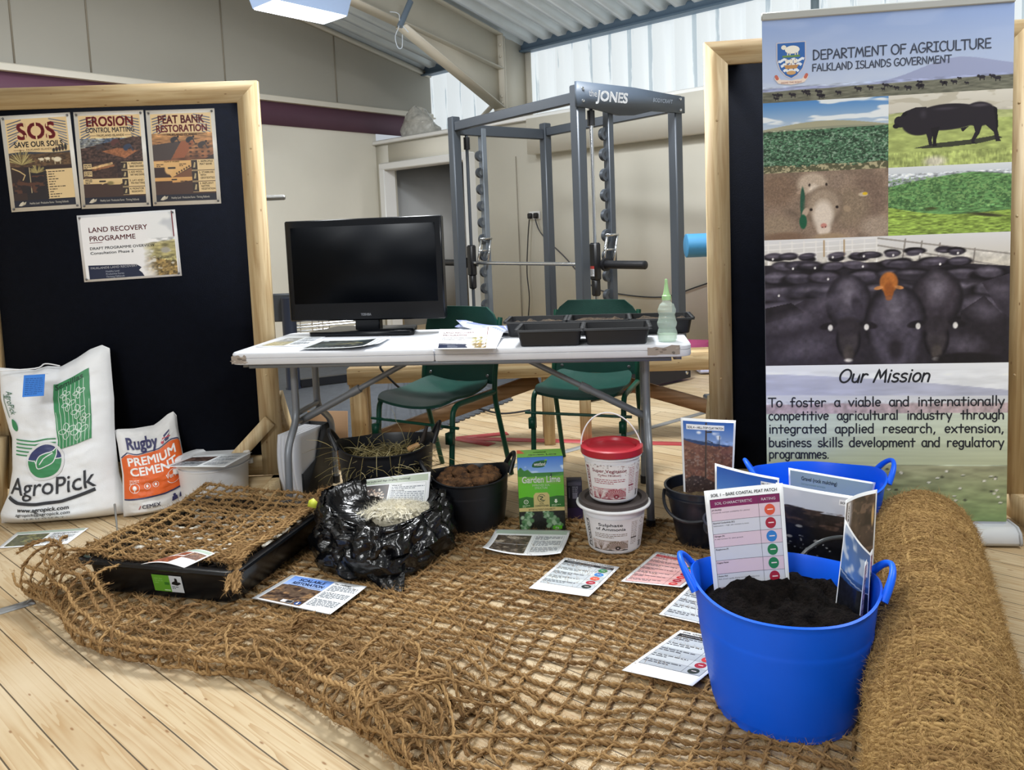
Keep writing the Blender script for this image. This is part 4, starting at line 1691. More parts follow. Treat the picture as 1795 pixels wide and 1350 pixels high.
def banner_art():
    x0, x1 = .036, .866
    s = Sheet(.902, 1.92)
    W = x1 - x0
    p = Pic(160, 120, W / .31, '9fb3dc')
    p.vgrad(0, 'c9d3e6', 1, '8ea6d6').spots(1.2, 3, .5, 'a9bbe0', 3, 0, 1, .4)
    p.below(lambda X: (.17 + .10 * np.clip(X / 2.67, 0, 1) + .05 * np.sin(X * 2.6 + 2.0) * np.clip(X, 0, 1) + .12 * np.exp(-((X - 2.05) / .45) ** 2)), '9aa3c6')
    p.below(lambda X: .14 + .035 * X / 2.67, '6f7063').grain(12, 60, .3, 5, 0, .2)
    s.pic(x0, 1.605, x1, 1.895, p, 1)
    r = random.Random(3)
    for k in range(30):
        t = r.random() ** 1.3
        x = x0 + .04 + t * (W - .07)
        y = 1.625 + .02 * t + r.uniform(-.008, .012)
        q = r.uniform(.5, 1)
        s.disc(x, y, .011 * q, '2b2830', 2, .006 * q, 10)
        s.rect(x - .008 * q, y - .012 * q, x - .005 * q, y, '2b2830', 2.2).rect(x + .005 * q, y - .012 * q, x + .008 * q, y, '2b2830', 2.2)
        s.disc(x - .012 * q, y + .004 * q, .005 * q, '2b2830', 2.3, n=8)
    mid = .462
    s.pic(x0, 1.357, mid, 1.607, pic_crop(220, 130, 1.7), 1.5)
    s.pic(mid, 1.357, x1, 1.607, pic_bull(270, 170, 1.62), 1.5)
    s.pic(x0, 1.117, mid, 1.357, pic_sheep(220, 125, 1.77), 1.5)
    s.pic(mid, 1.117, x1, 1.357, pic_kale(220, 130, 1.68), 1.5)
    s.pic(x0, .655, x1, 1.117, pic_herd(360, 200, 1.8), 1.5)
    s.pic(x0, .075, x1, .655, pic_mission(200, 150, 1.43), 1.5)
    # lettering
    s.hand('DEPARTMENT OF AGRICULTURE', .207, 1.748, .043, '3d4456', 4, .105, width=.588)
    s.hand('FALKLAND ISLANDS GOVERNMENT', .205, 1.708, .033, '3d4456', 4, .11, width=.462)
    s.hand('Our Mission', .288, .590, .062, '26282f', 4, .112, width=.315, shear=.3)
    lines = [('To foster a viable and internationally', .501), ('competitive agricultural industry through', .4515), ('integrated applied research, extension,', .402), ('business skills development and regulatory', .3505)]
    for t, y in lines:
        ws = t.split()
        size = .0435
        k = min(1.0, (.81 * .90) / (sum(pen_width(q) for q in ws) * size))
        tot = sum(pen_width(q) for q in ws) * size * k
        gap = (.812 - tot) / (len(ws) - 1)
        x = .043
        for q in ws:
            wq = pen_width(q) * size * k
            s.hand(q, x, y, size, '2a2c34', 4, .118, width=wq)
            x += wq + gap
    s.hand('programmes.', .043, .307, .0435, '2a2c34', 4, .118, width=.216)
    # crest
    cx, top, bot, hw = .1345, 1.812, 1.690, .047
    sh = [(cx - hw, top), (cx + hw, top), (cx + hw, top - .06), (cx + hw * .8, top - .09), (cx + hw * .4, top - .112), (cx, bot), (cx - hw * .4, top - .112), (cx - hw * .8, top - .09), (cx - hw, top - .06)]
    s.poly([((x - cx) * 1.07 + cx, (y - 1.76) * 1.05 + 1.76) for x, y in sh], 'c9c3c9', 3.2)
    s.poly(sh, '3767ad', 3.6)
    for k, y in enumerate((1.752, 1.735, 1.716)):
        a = .94 - .2 * k
        s.pen([(cx + hw * a * t, y + .004 * math.sin(t * 9 + k)) for t in np.linspace(-1, 1, 14)], .009, 'dfe6ee', 4, caps=False)
    s.disc(cx + .004, 1.788, .025, 'e8e6dd', 4.4, .014, 18).disc(cx - .025, 1.797, .009, 'e3e0d4', 4.6, .008, 12)
    for dx in (-.014, -.006, .012, .02):
        s.rect(cx + dx, 1.769, cx + dx + .004, 1.779, 'd5d2c6', 4.7)
    s.rect(cx - .03, 1.762, cx + .03, 1.769, '6b8f53', 4.2)
    s.poly([(cx - .026, 1.735), (cx + .026, 1.735), (cx + .018, 1.722), (cx - .018, 1.722)], 'b98c5a', 4.8)
    for dx in (-.014, 0, .014):
        s.rect(cx + dx - .0012, 1.735, cx + dx + .0012, 1.757, '8a5a3a', 4.8)
        s.rect(cx + dx - .006, 1.741, cx + dx + .006, 1.752, 'e9e4d8', 5)
    s.disc(cx, 1.708, .016, 'c9a06f', 4.8, .007, 14)
    s.pen([(cx - .050, 1.692), (cx - .040, 1.679), (cx, 1.674), (cx + .040, 1.679), (cx + .050, 1.692)], .015, 'e6d6cb', 5.2)
    s.pen([(cx - .052, 1.698), (cx - .048, 1.690)], .011, 'c06a5c', 5.6).pen([(cx + .052, 1.698), (cx + .048, 1.690)], .011, 'c06a5c', 5.6)
    s.text('DESIRE THE RIGHT', cx, 1.6715, .0085, '9a5148', 6, 'C', width=.072)
    return s


def ban_fn(u, v, d):
    return np.stack([u, -.004 - d + .006 * np.sin(v * 1.2), v], 1)


art = banner_art()
art_w = .83


def ban_clip(u, v, d):
    return ban_fn(u, v, d)


sb = Sheet(.83, 1.84)
art.P = [q for q in art.P]
gx = MB()
graphic = art.build('graphic', ban_fn, MATTE, bn, base=None, eps=.0003)
bk = MB()
P = np.array([[(u, -.002 + .006 * sin(v * 1.2), v) for v in np.linspace(.06, 1.90, 12)] for u in (.036, .866)])
bk.grid(P)
P2 = P.copy()
P2[..., 1] += .0008
bk.grid(P2, flip=True)
bk.build('backing_film', mat('banner_back_film', 'b9bcc4', .5), bn, smooth=False)
ALU = mat('white_aluminium', 'dfe1e3', .3, metal=.2)
mb = MB()
mb.box((.451, .002, 1.908), (.835, .014, .028), bev=.004)
mb.build('top_rail', mat('dull_alu_rail', 'b7b9b6', .4, metal=.3), bn)
mb = MB()
pr = [(-.062, .008), (-.066, .02), (-.058, .05), (-.035, .066), (.035, .066), (.06, .05), (.066, .02), (.06, .008)]
mb.prism(pr, .866, (.018, 0, 0), (0, 1, 0), (0, 0, 1), (1, 0, 0))
mb.build('base_housing', ALU, bn, smooth=False)
for x in (.012, .884):
    mb = MB()
    mb.prism([(y * 1.06, z * 1.05) for y, z in pr], .008, (x, 0, 0), (0, 1, 0), (0, 0, 1), (1, 0, 0))
    mb.build('end_cap', mat('grey_end_cap', 'a7a9ab', .4), bn, smooth=False)
mb = MB()
mb.box((.25, -.11, .006), (.06, .16, .008), bev=.003)
mb.build('foot', ALU, bn)
mb = MB()
mb.box((.68, -.11, .006), (.06, .16, .008), bev=.003)
mb.build('foot', ALU, bn)
mb = MB()
mb.tube([(.45, .03, .06), (.45, .025, 1.0), (.45, .015, 1.9)], .008, 10)
mb.build('pole', ALU, bn)

# ------------------------------------------------------------------ folding table
TFL, TFR = flo(400, 620, .74), flo(1213, 603, .74)
t_loc, t_rz, t_w = frame_axes(TFL, TFR)
TD = .64
tb = thing('folding_table', 'long white folding trestle table with grey tube legs and worn edges', 'table', t_loc, t_rz)
TW = mat('white_moulded_tabletop', 'd2d4da', .4, var=.03, vs=12, bump=.0, bs=220)
TWE = mat('scuffed_table_edge', 'd5d3d6', .5, col2='a9a19a', vs=9)
GREYT = mat('grey_painted_tube', '80848a', .4, metal=.3)


def round_rect(x0, y0, x1, y1, r, n=5):
    out = []
    for cx, cy, a in ((x1 - r, y1 - r, 0), (x0 + r, y1 - r, 90), (x0 + r, y0 + r, 180), (x1 - r, y0 + r, 270)):
        out += arc(cx, cy, r, r, a, a + 90, n)
    return out


for k, (xa, xb) in enumerate(((0, t_w * .463 - .0012), (t_w * .463 + .0012, t_w))):
    mb = MB()
    r = .045

    def outline(g):
        pts = []
        for cx, cy, a, rr in ((xb - g, TD - g, 0, r if k else .004), (xa + g, TD - g, 90, .004 if k else r), (xa + g, g, 180, .004 if k else r), (xb - g, g, 270, r if k else .004)):
            sx, sy = (-1 if a in (0, 270) else 1), (-1 if a in (0, 90) else 1)
            pts += arc(cx + sx * rr, cy + sy * rr, rr, rr, a, a + 90, 6)
        return np.array(pts)
    rings = [(.012, .690), (.002, .693), (0, .699), (0, .716), (.003, .718), (0, .720), (0, .733), (.004, .739), (.012, .740)]
    V = np.concatenate([np.column_stack([outline(g), np.full(24, z)]) for g, z in rings])
    n = 24
    i, j = np.repeat(np.arange(len(rings) - 1), n), np.tile(np.arange(n), len(rings) - 1)
    F = np.stack([i * n + j, i * n + (j + 1) % n, (i + 1) * n + (j + 1) % n, (i + 1) * n + j], 1)
    mb.add(V, [F, np.arange(n)[::-1], np.arange(n) + (len(rings) - 1) * n])
    mb.build('tabletop', TW, tb, angle=35)
for k, (c0, c1, zz) in enumerate((((.012, 0), (.075, 0), .712), ((t_w - .165, 0), (t_w - .045, 0), .715))):
    sc = Sheet(.13, .04)
    wd = c1[0] - c0[0]
    r = random.Random(k + 3)
    top = [(wd * t, .012 + .012 * r.random()) for t in np.linspace(0, 1, 9)]
    low = [(wd * t, -.012 - .004 * r.random()) for t in np.linspace(1, 0, 9)]
    sc.poly([(x, .0 + .3 * y) for x, y in low] + [], '8f8780') if False else sc.poly(low + top, '9a8f85')
    for q in range(8):
        x = r.uniform(0, wd)
        sc.disc(x, r.uniform(-.01, .014), r.uniform(.004, .012), r.choice(['7d7268', 'b3a99f', '6f665e']), 2 + .1 * q, r.uniform(.002, .004), 9)
    sc.build('scuff', lambda u, v, d, c0=c0, zz=zz: np.stack([c0[0] + u, -.0004 - d, zz + v], 1), MATTE, tb, base=None)
mb = MB()
for xx in (.05, t_w - .05):
    mb.box((xx, TD / 2, .682), (.03, TD - .1, .016))
mb.box((t_w / 2, .03, .682), (t_w - .15, .02, .016)).box((t_w / 2, TD - .03, .682), (t_w - .15, .02, .016))
mb.build('under_frame', GREYT, tb, smooth=False)
for side, xl in (('l', .185), ('r', t_w - .165)):
    for yy, yb in ((.20, .09), (TD - .20, TD - .04)):
        mb = MB()
        mb.tube(bend_path([(xl, yy, .69), (xl, yy, .42), (xl, yb, .32), (xl, yb - (.02 if yb < .3 else -.02), .012)], .05), .0155, 12)
        o = mb.build('leg', GREYT, tb)
        mb = MB()
        e = (xl, yb - (.02 if yb < .3 else -.02), .0)
        mb.lathe([(0, 0), (.019, 0), (.019, .035), (.0, .035)], e, 12)
        mb.build('leg_cap', BLK, o)
    mb = MB()
    mb.tube([(xl, .2, .44), (xl, TD - .2, .44)], .012, 10)
    mb.build('crossbar', GREYT, tb)
    mb = MB()
    mb.tube([(xl, .2, .68), (xl, TD - .2, .68)], .012, 10)
    mb.build('crossbar', GREYT, tb)
    sg = 1 if side == 'l' else -1
    mb = MB()
    a_, m_, c_ = np.array((xl, TD / 2 - .06, .40)), np.array((xl + sg * .25, TD / 2 - .06, .51)), np.array((xl + sg * .56, TD / 2 - .06, .685))
    m_ = a_ + (c_ - a_) * .42
    mb.tube([a_ - (c_ - a_) * .02, m_ + (c_ - a_) * .05], .0155, 12)
    mb.tube([m_, c_], .012, 12)
    mb.tube([m_ - (c_ - a_) * .015, m_ + (c_ - a_) * .06], .0185, 12)
    mb.tube([(xl, .19, .405), (xl, TD - .19, .405)], .011, 10)
    mb.build('brace', GREYT, tb)

# ------------------------------------------------------------------ television
tvb, tvr = flo(556, 591, .74), flo(727, 588, .74)
tv_c = (tvb + tvr) / 2
tv_rz = math.atan2(tvr[1] - tvb[1], tvr[0] - tvb[0]) * 1.0
tvp = tv_c + np.array([-sin(tv_rz), cos(tv_rz), 0]) * .10
tvp[2] = .741
tvp[0] -= .026
tv = thing('television', 'black flat screen television standing on the white folding table', 'television', tuple(tvp), tv_rz)
GLOSSB = mat('piano_black', '070a10', .25, spec=.3)
SCREEN = mat('dark_lcd_screen', '03060c', .5, spec=.12)
TVW, TVH, TZ = .756, .472, .062
mb = MB()
mb.box((0, .022, TZ + TVH / 2), (TVW, .05, TVH), bev=.006)
mb.box((0, .06, TZ + TVH / 2), (TVW * .7, .05, TVH * .7), bev=.02)
mb.build('housing', GLOSSB, tv)
mb = MB()
mb.box((0, -.0035, TZ + TVH / 2 + .025), (TVW - .06, .002, TVH - .115))
mb.build('screen', SCREEN, tv, smooth=False)
s = Sheet(.1, .02)
s.text('TOSHIBA', .0, .004, .016, 'b9bcc2', 1, 'C', .02, width=.05)
s.build('lettering', lambda u, v, d: np.stack([u, -.0035 - d, TZ + .018 + v], 1), PRINT, tv, base=None)
mb = MB()
mb.box((0, .03, .045), (.12, .05, .09), bev=.006)
mb.build('neck', GLOSSB, tv)
mb = MB()
pts = np.array([(-.235, -.12), (.235, -.12), (.25, -.10), (.20, .12), (-.20, .12), (-.25, -.10)])
mb.prism(pts, .018, (0, .02, .002))
mb.build('stand_base', GLOSSB, tv, smooth=False)

# ------------------------------------------------------------------ green stacking chairs
GRNT = mat('green_painted_tube', '0d4534', .4, spec=.3)
GRNP = mat('green_moulded_plastic', '093a31', .42, spec=.3, var=.08, vs=15, bump=.25, bs=400)
ch = thing('stacking_chair', 'green plastic stacking chair behind the television side of the table', 'chair', (-.375, 3.57, 0), math.radians(-32), 'green chairs behind the table')
mb = MB()
nu, nv = 16, 14
u, v = np.meshgrid(np.linspace(-1, 1, nu), np.linspace(-1, 1, nv), indexing='ij')
w_ = .205 * (1 - .12 * (v > 0) * v * v) * np.where(np.abs(v) > .8, 1 - .12 * (np.abs(v) - .8) / .2, 1)
z = .452 + .022 * u * u - .012 * np.cos(v * 2) - .05 * np.clip(-v - .55, 0, 1) ** 1.6 * 2 + .012 * np.clip(v, 0, 1)
top = np.stack([u * w_, v * .2, z], 2)
bot = top - np.array([0, 0, .012])
mb.grid(top, flip=True).grid(bot)
ringt = np.concatenate([top[:, 0], top[-1, 1:], top[-2::-1, -1], top[0, -2:0:-1]])
ringb = ringt - np.array([0, 0, .012])
n = len(ringt)
i = np.arange(n)
mb.add(np.concatenate([ringt, ringb]), [np.stack([i, i + n, (i + 1) % n + n, (i + 1) % n], 1)])
mb.build('seat', GRNP, ch, angle=60)
mb = MB()
u, v = np.meshgrid(np.linspace(-1, 1, 18), np.linspace(0, 1, 12), indexing='ij')
wv = .215 * np.where(v > .72, np.sqrt(np.clip(1 - ((v - .72) / .28) ** 2 * .55, 0, 1)), np.where(v < .12, 1 - .08 * (1 - v / .12), 1))
Y = .185 + .06 * v - .03 * (1 - u * u) * .0 + .02 * (1 - u * u)
fr = np.stack([u * wv, Y - .006, .47 + .36 * v], 2)
bk_ = np.stack([u * wv, Y + .006, .47 + .36 * v], 2)
mb.grid(fr).grid(bk_, flip=True)
ringt = np.concatenate([fr[:, 0], fr[-1, 1:], fr[-2::-1, -1], fr[0, -2:0:-1]])
ringb = np.concatenate([bk_[:, 0], bk_[-1, 1:], bk_[-2::-1, -1], bk_[0, -2:0:-1]])
n = len(ringt)
i = np.arange(n)
mb.add(np.concatenate([ringt, ringb]), [np.stack([i, (i + 1) % n, (i + 1) % n + n, i + n], 1)])
mb.build('backrest', GRNP, ch, angle=60)
for sx in (-1, 1):
    x = sx * .212
    mb = MB()
    mb.tube(bend_path([(x, -.20, 0), (x, -.155, .435), (x * 1.0, .175, .435)], .05), .0125, 10)
    mb.build('leg', GRNT, ch)
    mb = MB()
    mb.tube(bend_path([(x, .30, 0), (x, .18, .40), (x, .185, .50), (x, .255, .78)], .08), .0125, 10)
    mb.build('leg', GRNT, ch)
    mb = MB()
    mb.box((x, -.185, .30), (.03, .03, .05))
    mb.build('stacking_block', GRNT, ch, smooth=False)
mb = MB()
mb.tube([(-.25, -.172, .345), (.25, -.172, .345)], .007, 8)
mb.build('stacking_rod', GRNT, ch)
for sx in (-1, 1):
    mb = MB()
    mb.lathe([(0, .004), (.008, .002), (.009, 0)], (0, 0, 0), 10)
    q = mb.V[-1]
    mb.V[-1] = np.stack([sx * .17 + q[:, 0], .183 + q[:, 2] * -1 + .003, .505 + q[:, 1]], 1)
    mb.build('bolt', PIN, ch)
dup(ch, (.335, 3.62, 0), math.radians(-20), 'green plastic stacking chair behind the row of black seed trays')

# ------------------------------------------------------------------ power rack (smith machine)
RC = np.array([.4245, 6.161])
RWv, RDv = np.array([.607, -.794]), np.array([.794, .607])
rk = thing('power_rack', 'grey steel power rack with smith bar standing behind the table', 'gym machine', (RC[0], RC[1], .0135), math.atan2(RWv[1], RWv[0]))
RG = mat('graphite_painted_steel', '484e56', .4, metal=.25)
RGL = mat('light_graphite_steel', '747c85', .4, metal=.3)
CHR = mat('chrome', 'd5d8dc', .15, metal=.95)
HW, HD, RH = .75, .49, 2.13
for sx in (-1, 1):
    for sy in (-1, 1):
        mb = MB()
        mb.box((sx * HW, sy * HD, RH / 2), (.08, .08, RH), bev=.008)
        mb.build('upright', RG, rk)
for sy in (-1, 1):
    mb = MB()
    mb.box((0, sy * HD, RH - .08), (2 * HW - .08, .05, .075), bev=.006)
    mb.build('crossbeam', RG, rk)
for x in (-HW,):
    mb = MB()
    mb.box((x, 0, RH - .10), (.05, 2 * HD - .08, .09), bev=.006)
    mb.build('crossbeam', RG, rk)
for x in (-HW, HW):
    mb = MB()
    mb.box((x, 0, .04), (.08, 2 * HD - .08, .08), bev=.008)
    mb.build('crossbeam', RG, rk)
mb = MB()
pts = [(-HD - .05, RH - .15), (-HD + .10, RH - .155), (-HD + .34, RH - .185), (-HD + .5, RH - .175), (-HD + .68, RH - .135), (HD + .05, RH - .13), (HD + .05, RH - .01), (0, RH + .015), (-HD - .05, RH + .015)]
mb.prism(pts, .024, (HW + .030, 0, 0), (0, 1, 0), (0, 0, 1), (1, 0, 0))
hd = mb.build('header_plate', mat('slate_header_plate', '4f5a68', .45), rk, smooth=False)
s = Sheet(1, .2)
s.text('the', .09, .085, .06, 'd6d9de', 1, bold=.015)
s.text('JONES', .165, .062, .095, 'e3e5e8', 1, bold=.035, shear=.2, width=.30)
s2 = Sheet(1, .2)
s2.text('BODYCRAFT', .74, .09, .040, '8d97a5', 1, shear=.2, width=.22)
s.build('lettering', lambda u, v, d: np.stack([u * 0 + HW + .0545 + d, -HD - .03 + u * .96, RH - .16 + v], 1), PRINT, hd, base=None)
s2.build('lettering', lambda u, v, d: np.stack([u * 0 + HW + .0545 + d, -HD - .03 + u * .96, RH - .16 + v], 1), PRINT, hd, base=None)
for sx in (-1, 1):
    mb = MB()
    mb.box((sx * (HW + .052), 0, .09), (.022, 2 * HD + .10, .165), bev=.004)
    bpl = mb.build('base_plate', mat('navy_base_plate', '141826', .5), rk)
    for y in (-HD, HD):
        for z in (.05, .13):
            mb = MB()
            mb.lathe([(0, .008), (.012, .006), (.014, 0)], (0, 0, 0), 10)
            q = mb.V[-1]
            mb.V[-1] = np.stack([sx * (HW + .063 + q[:, 2]), y + q[:, 0], z + q[:, 1]], 1)
            mb.build('bolt', CHR, bpl)
for y in (-HD, HD):
    for z in (RH - .03, RH - .11):
        mb = MB()
        mb.lathe([(0, .008), (.01, .006), (.012, 0)], (0, 0, 0), 10)
        q = mb.V[-1]
        mb.V[-1] = np.stack([HW + .054 + q[:, 2], y + q[:, 0], z + q[:, 1]], 1)
        mb.build('bolt', CHR, rk)
for sx in (-1, 1):
    x = sx * (HW - .0)
    mb = MB()
    mb.tube([(x, -HD + .12, .08), (x, -HD + .12, RH - .1)], .014, 12)
    mb.build('guide_rod', CHR if sx > 0 else RG, rk)
    mb = MB()
    mb.lathe([(0, 0), (.026, 0), (.026, .1), (0, .1)], (x, -HD + .12, RH - .26), 14)
    mb.build('rod_collar', BLK, rk)
    mb = MB()
    mb.box((x, -HD + .28, RH / 2 - .03), (.06, .05, RH - .1), bev=.005)
    o = mb.build('hook_rail', RG if sx > 0 else RGL, rk)
    for k in range(12):
        z = 1.82 - k * .14
        mb = MB()
        hook = arc(0, 0, .05, .045, 100, 260, 10) + arc(.004, .0, .03, .022, 260, 120, 8)
        mb.prism(hook, .03, (x - .02 * sx, -HD + .25, z), (0, 1, 0), (0, 0, 1), (sx, 0, 0))
        mb.build('catch_hook', RG, o)
mb = MB()
bz = .925
by = -HD + .12
mb.tube([(-HW - .02, by, bz), (HW + .02, by, bz)], .014, 14)
br = mb.build('smith_bar', CHR, rk)
for sx in (-1, 1):
    mb = MB()
    mb.tube([(sx * (HW + .10), by, bz), (sx * (HW + .105), by, bz), (sx * (HW + .46), by, bz), (sx * (HW + .465), by, bz)], [.02, .028, .028, .02], 16)
    mb.tube([(sx * (HW + .09), by, bz), (sx * (HW + .11), by, bz)], .045, 16)
    mb.build('bar_sleeve', BLK, br)
    mb = MB()
    mb.box((sx * HW, by, bz + .02), (.07, .06, .26), bev=.012)
    mb.box((sx * HW, by, bz - .16), (.055, .055, .12), bev=.012)
    mb.build('carriage', BLK, br)
    mb = MB()
    x = sx * HW + .05
    for yy in (by + .02, by + .12):
        mb.bar((x, yy, bz - .03), (x, yy + .05, bz + .20), .014, .014)
    mb.bar((x, by + .06, bz + .20), (x, by + .18, bz + .20), .016, .016)
    mb.bar((x, by + .04, bz + .10), (x, by + .14, bz + .10), .012, .012)
    mb.build('lever', CHR, br, smooth=False)
s = Sheet(.05, .08)
s.rect(0, 0, .04, .05, 'e9e9ec', 1).rect(.0, .05, .04, .07, 'c03a36', 1.2).para(.004, .044, .036, 5, .008, '30343c', 2)
s.build('warning_label', lambda u, v, d: np.stack([HW - .02 + u, by - .032 - d, bz - .08 + v], 1), PRINT, br, base=None)

# ================================================================== COIR NETTING AND ROLL
def ropes(paths, r, step=.0085, pitch=.044, sides=5, seed=1, up=None, hair=0.0, hair_len=.022, tone=('74583a', 'a5855a'), fray=.0):
    """two-ply twisted coir yarn along every path, with loose fibres; returns vertices, faces, colours"""
    rg = np.random.default_rng(seed)
    c0, c1 = lin1(hx(tone[0])), lin1(hx(tone[1]))
    V, F, Cc, n = [], [], [], 0
    hp, hd, hl = [], [], []
    for P in paths:
        P = np.asarray(P, float)
        if len(P) < 2:
            continue
        seg = np.linalg.norm(np.diff(P, axis=0), axis=1)
        L = np.concatenate([[0], np.cumsum(seg)])
        if L[-1] < .02:
            continue
        m = max(3, int(L[-1] / step))
        q = np.linspace(0, L[-1], m)
        X = np.stack([np.interp(q, L, P[:, k]) for k in range(3)], 1)
        T = np.gradient(X, axis=0)
        T /= np.linalg.norm(T, axis=1)[:, None] + 1e-12
        u = np.broadcast_to(np.array(up if up is not None else (.23, .17, 1.0)), T.shape) if not callable(up) else up(X)
        Nn = np.cross(u, T)
        Nn /= np.linalg.norm(Nn, axis=1)[:, None] + 1e-12
        B = np.cross(T, Nn)
        tone_t = np.clip(.5 + .5 * rg.normal(0, .5) + .45 * (vn(q * 9, q * 0 + rg.uniform(0, 99), seed) - .5) * 2, 0, 1)
        rad = r * (.8 + .5 * vn(q * 14, q * 0 + rg.uniform(0, 99), seed + 3))
        ph = rg.uniform(0, 6.28)
        a = np.arange(sides) * 2 * PI / sides
        for k in (0, 1):
            f = 2 * PI * q / pitch + k * PI + ph
            Cn = X + (rad * .52)[:, None] * (np.cos(f)[:, None] * Nn + np.sin(f)[:, None] * B)
            ring = Cn[:, None, :] + (rad * .62)[:, None, None] * (np.cos(a)[None, :, None] * Nn[:, None, :] + np.sin(a)[None, :, None] * B[:, None, :])
            V.append(ring.reshape(-1, 3))
            i = np.repeat(np.arange(m - 1), sides)
            j = np.tile(np.arange(sides), m - 1)
            j2 = (j + 1) % sides
            F.append(np.stack([i * sides + j, i * sides + j2, (i + 1) * sides + j2, (i + 1) * sides + j], 1) + n)
            n += m * sides
            Cc.append(np.repeat(c0 + (c1 - c0) * tone_t[:, None], sides, 0))
        nh = rg.poisson(L[-1] * hair)
        if nh:
            ix = rg.integers(0, m, nh)
            d = T[ix] * rg.choice([-1, 1], nh)[:, None] * rg.uniform(.3, 1, nh)[:, None] + Nn[ix] * rg.normal(0, .55, nh)[:, None] + B[ix] * (rg.normal(.15, .5, nh))[:, None]
            d /= np.linalg.norm(d, axis=1)[:, None]
            hp.append(X[ix] + (Nn[ix] * rg.normal(0, .5, nh)[:, None] + B[ix] * rg.normal(0, .5, nh)[:, None]) * r)
            hd.append(d)
            hl.append(rg.uniform(.35, 1, nh) * hair_len)
    if hp:
        p, d, l = np.concatenate(hp), np.concatenate(hd), np.concatenate(hl)[:, None]
        k = len(p)
        s1 = np.cross(d, rg.normal(0, 1, (k, 3)))
        s1 /= np.linalg.norm(s1, axis=1)[:, None] + 1e-9
        w = .00045
        mid = p + d * l * .5 + rg.normal(0, .0025, (k, 3))
        tipp = p + d * l + rg.normal(0, .004, (k, 3))
        H = np.stack([p + s1 * w, p - s1 * w, mid + s1 * w, mid - s1 * w, tipp], 1).reshape(-1, 3)
        b = np.arange(k) * 5 + n
        F += [np.stack([b, b + 1, b + 3, b + 2], 1), np.stack([b + 2, b + 3, b + 4], 1)]
        V.append(H)
        t = rg.uniform(.3, 1.25, k)[:, None]
        Cc.append(np.repeat(np.clip(c0 + (c1 - c0) * t, 0, 1), 5, 0))
    return np.concatenate(V), F, np.concatenate(Cc)


NA0, NR, NL = np.array([.62, 1.20]), np.array([.466, .885]), np.array([-.885, .466])


def sstep(x, a, b):
    t = np.clip((x - a) / (b - a), 0, 1)
    return t * t * (3 - 2 * t)


def net_at(s, b):
    """point of the laid-out net: s runs in from the folded front edge, b runs left from the roll"""
    s, b = np.asarray(s, float), np.asarray(b, float)
    fold = sstep(b, .88, 1.02)
    R = (.022 + .020 * vn(b * 5, b * 0, 4) + .030 * sstep(b, 2.1, 2.6)) * fold + .0015
    da = (fbm(s * 3.2 + 3, b * 2.6, 11) - .5) * .13 + (fbm(s * 9 + 3, b * 9, 15) - .5) * .035
    db = (fbm(s * 3.0 + 9, b * 2.8, 12) - .5) * .13 + (fbm(s * 9 + 3, b * 9, 16) - .5) * .04
    q = PI * R / 2
    t = np.clip(np.abs(s) / R, 0, PI / 2)
    flat = np.maximum(np.abs(s) - q, 0)
    a = R - R * np.cos(t) + flat
    z = np.where(s >= 0, R - R * np.sin(t), R + R * np.sin(t))
    lump = (fbm(s * 8, b * 8, 21) - .42)
    z = z + np.where(s < 0, .075 * np.maximum(lump, 0) * sstep(-s, 0, .1) + .006, .012 * np.maximum(lump, 0)) + .0075
    z = z + np.where(s < 0, .030, 0) * sstep(b, 2.2, 2.62) * sstep(-s, 0, .12)
    wob = .055 * np.sin(b * 5.0 + .6) * (1 - sstep(np.abs(s), .1, .7))
    x = NA0[0] + NR[0] * (a + da + wob) + NL[0] * (b + db)
    y = NA0[1] + NR[1] * (a + da + wob) + NL[1] * (b + db)
    return np.stack([x, y, z], -1)


def net_amax(b):
    return 1.66 - .13 * b + .06 * np.sin(b * 3)


def net_bmax(s):
    return np.where(s < .36, 2.64 - .10 * (1 - np.exp(-((s + .02) / .2) ** 2)), 2.42)


paths = []
for k, s0 in enumerate(np.arange(-.22, 1.70, .042)):
    bb = np.arange(.93 if s0 < 0 else -.02, (2.15 if s0 < -.17 else float(net_bmax(s0))) + .02 * rng.normal(), .02)
    bb = bb[s0 <= net_amax(bb)]
    if len(bb) < 3:
        continue
    P = net_at(s0 + .010 * (vn(bb * 7, bb * 0 + k, 3) - .5), bb)
    P[:, 2] += .0022 * np.cos(bb / .060 * PI + k * PI)
    paths.append(P)
row_n = len(paths)
for k, b0 in enumerate(np.arange(.02, 2.66, .058)):
    s0 = -((.20 if b0 < 2.15 else .15) + .04 * rng.random()) if b0 > .93 else 0.0
    smax = float(net_amax(b0))
    if b0 > 2.42:
        smax = .36
    ss = np.arange(s0, smax, .016)
    P = net_at(ss, b0 + .012 * (vn(ss * 7, ss * 0 + k, 5) - .5))
    P[:, 2] -= .0022 * np.cos(ss / .040 * PI + k * PI)
    paths.append(P)
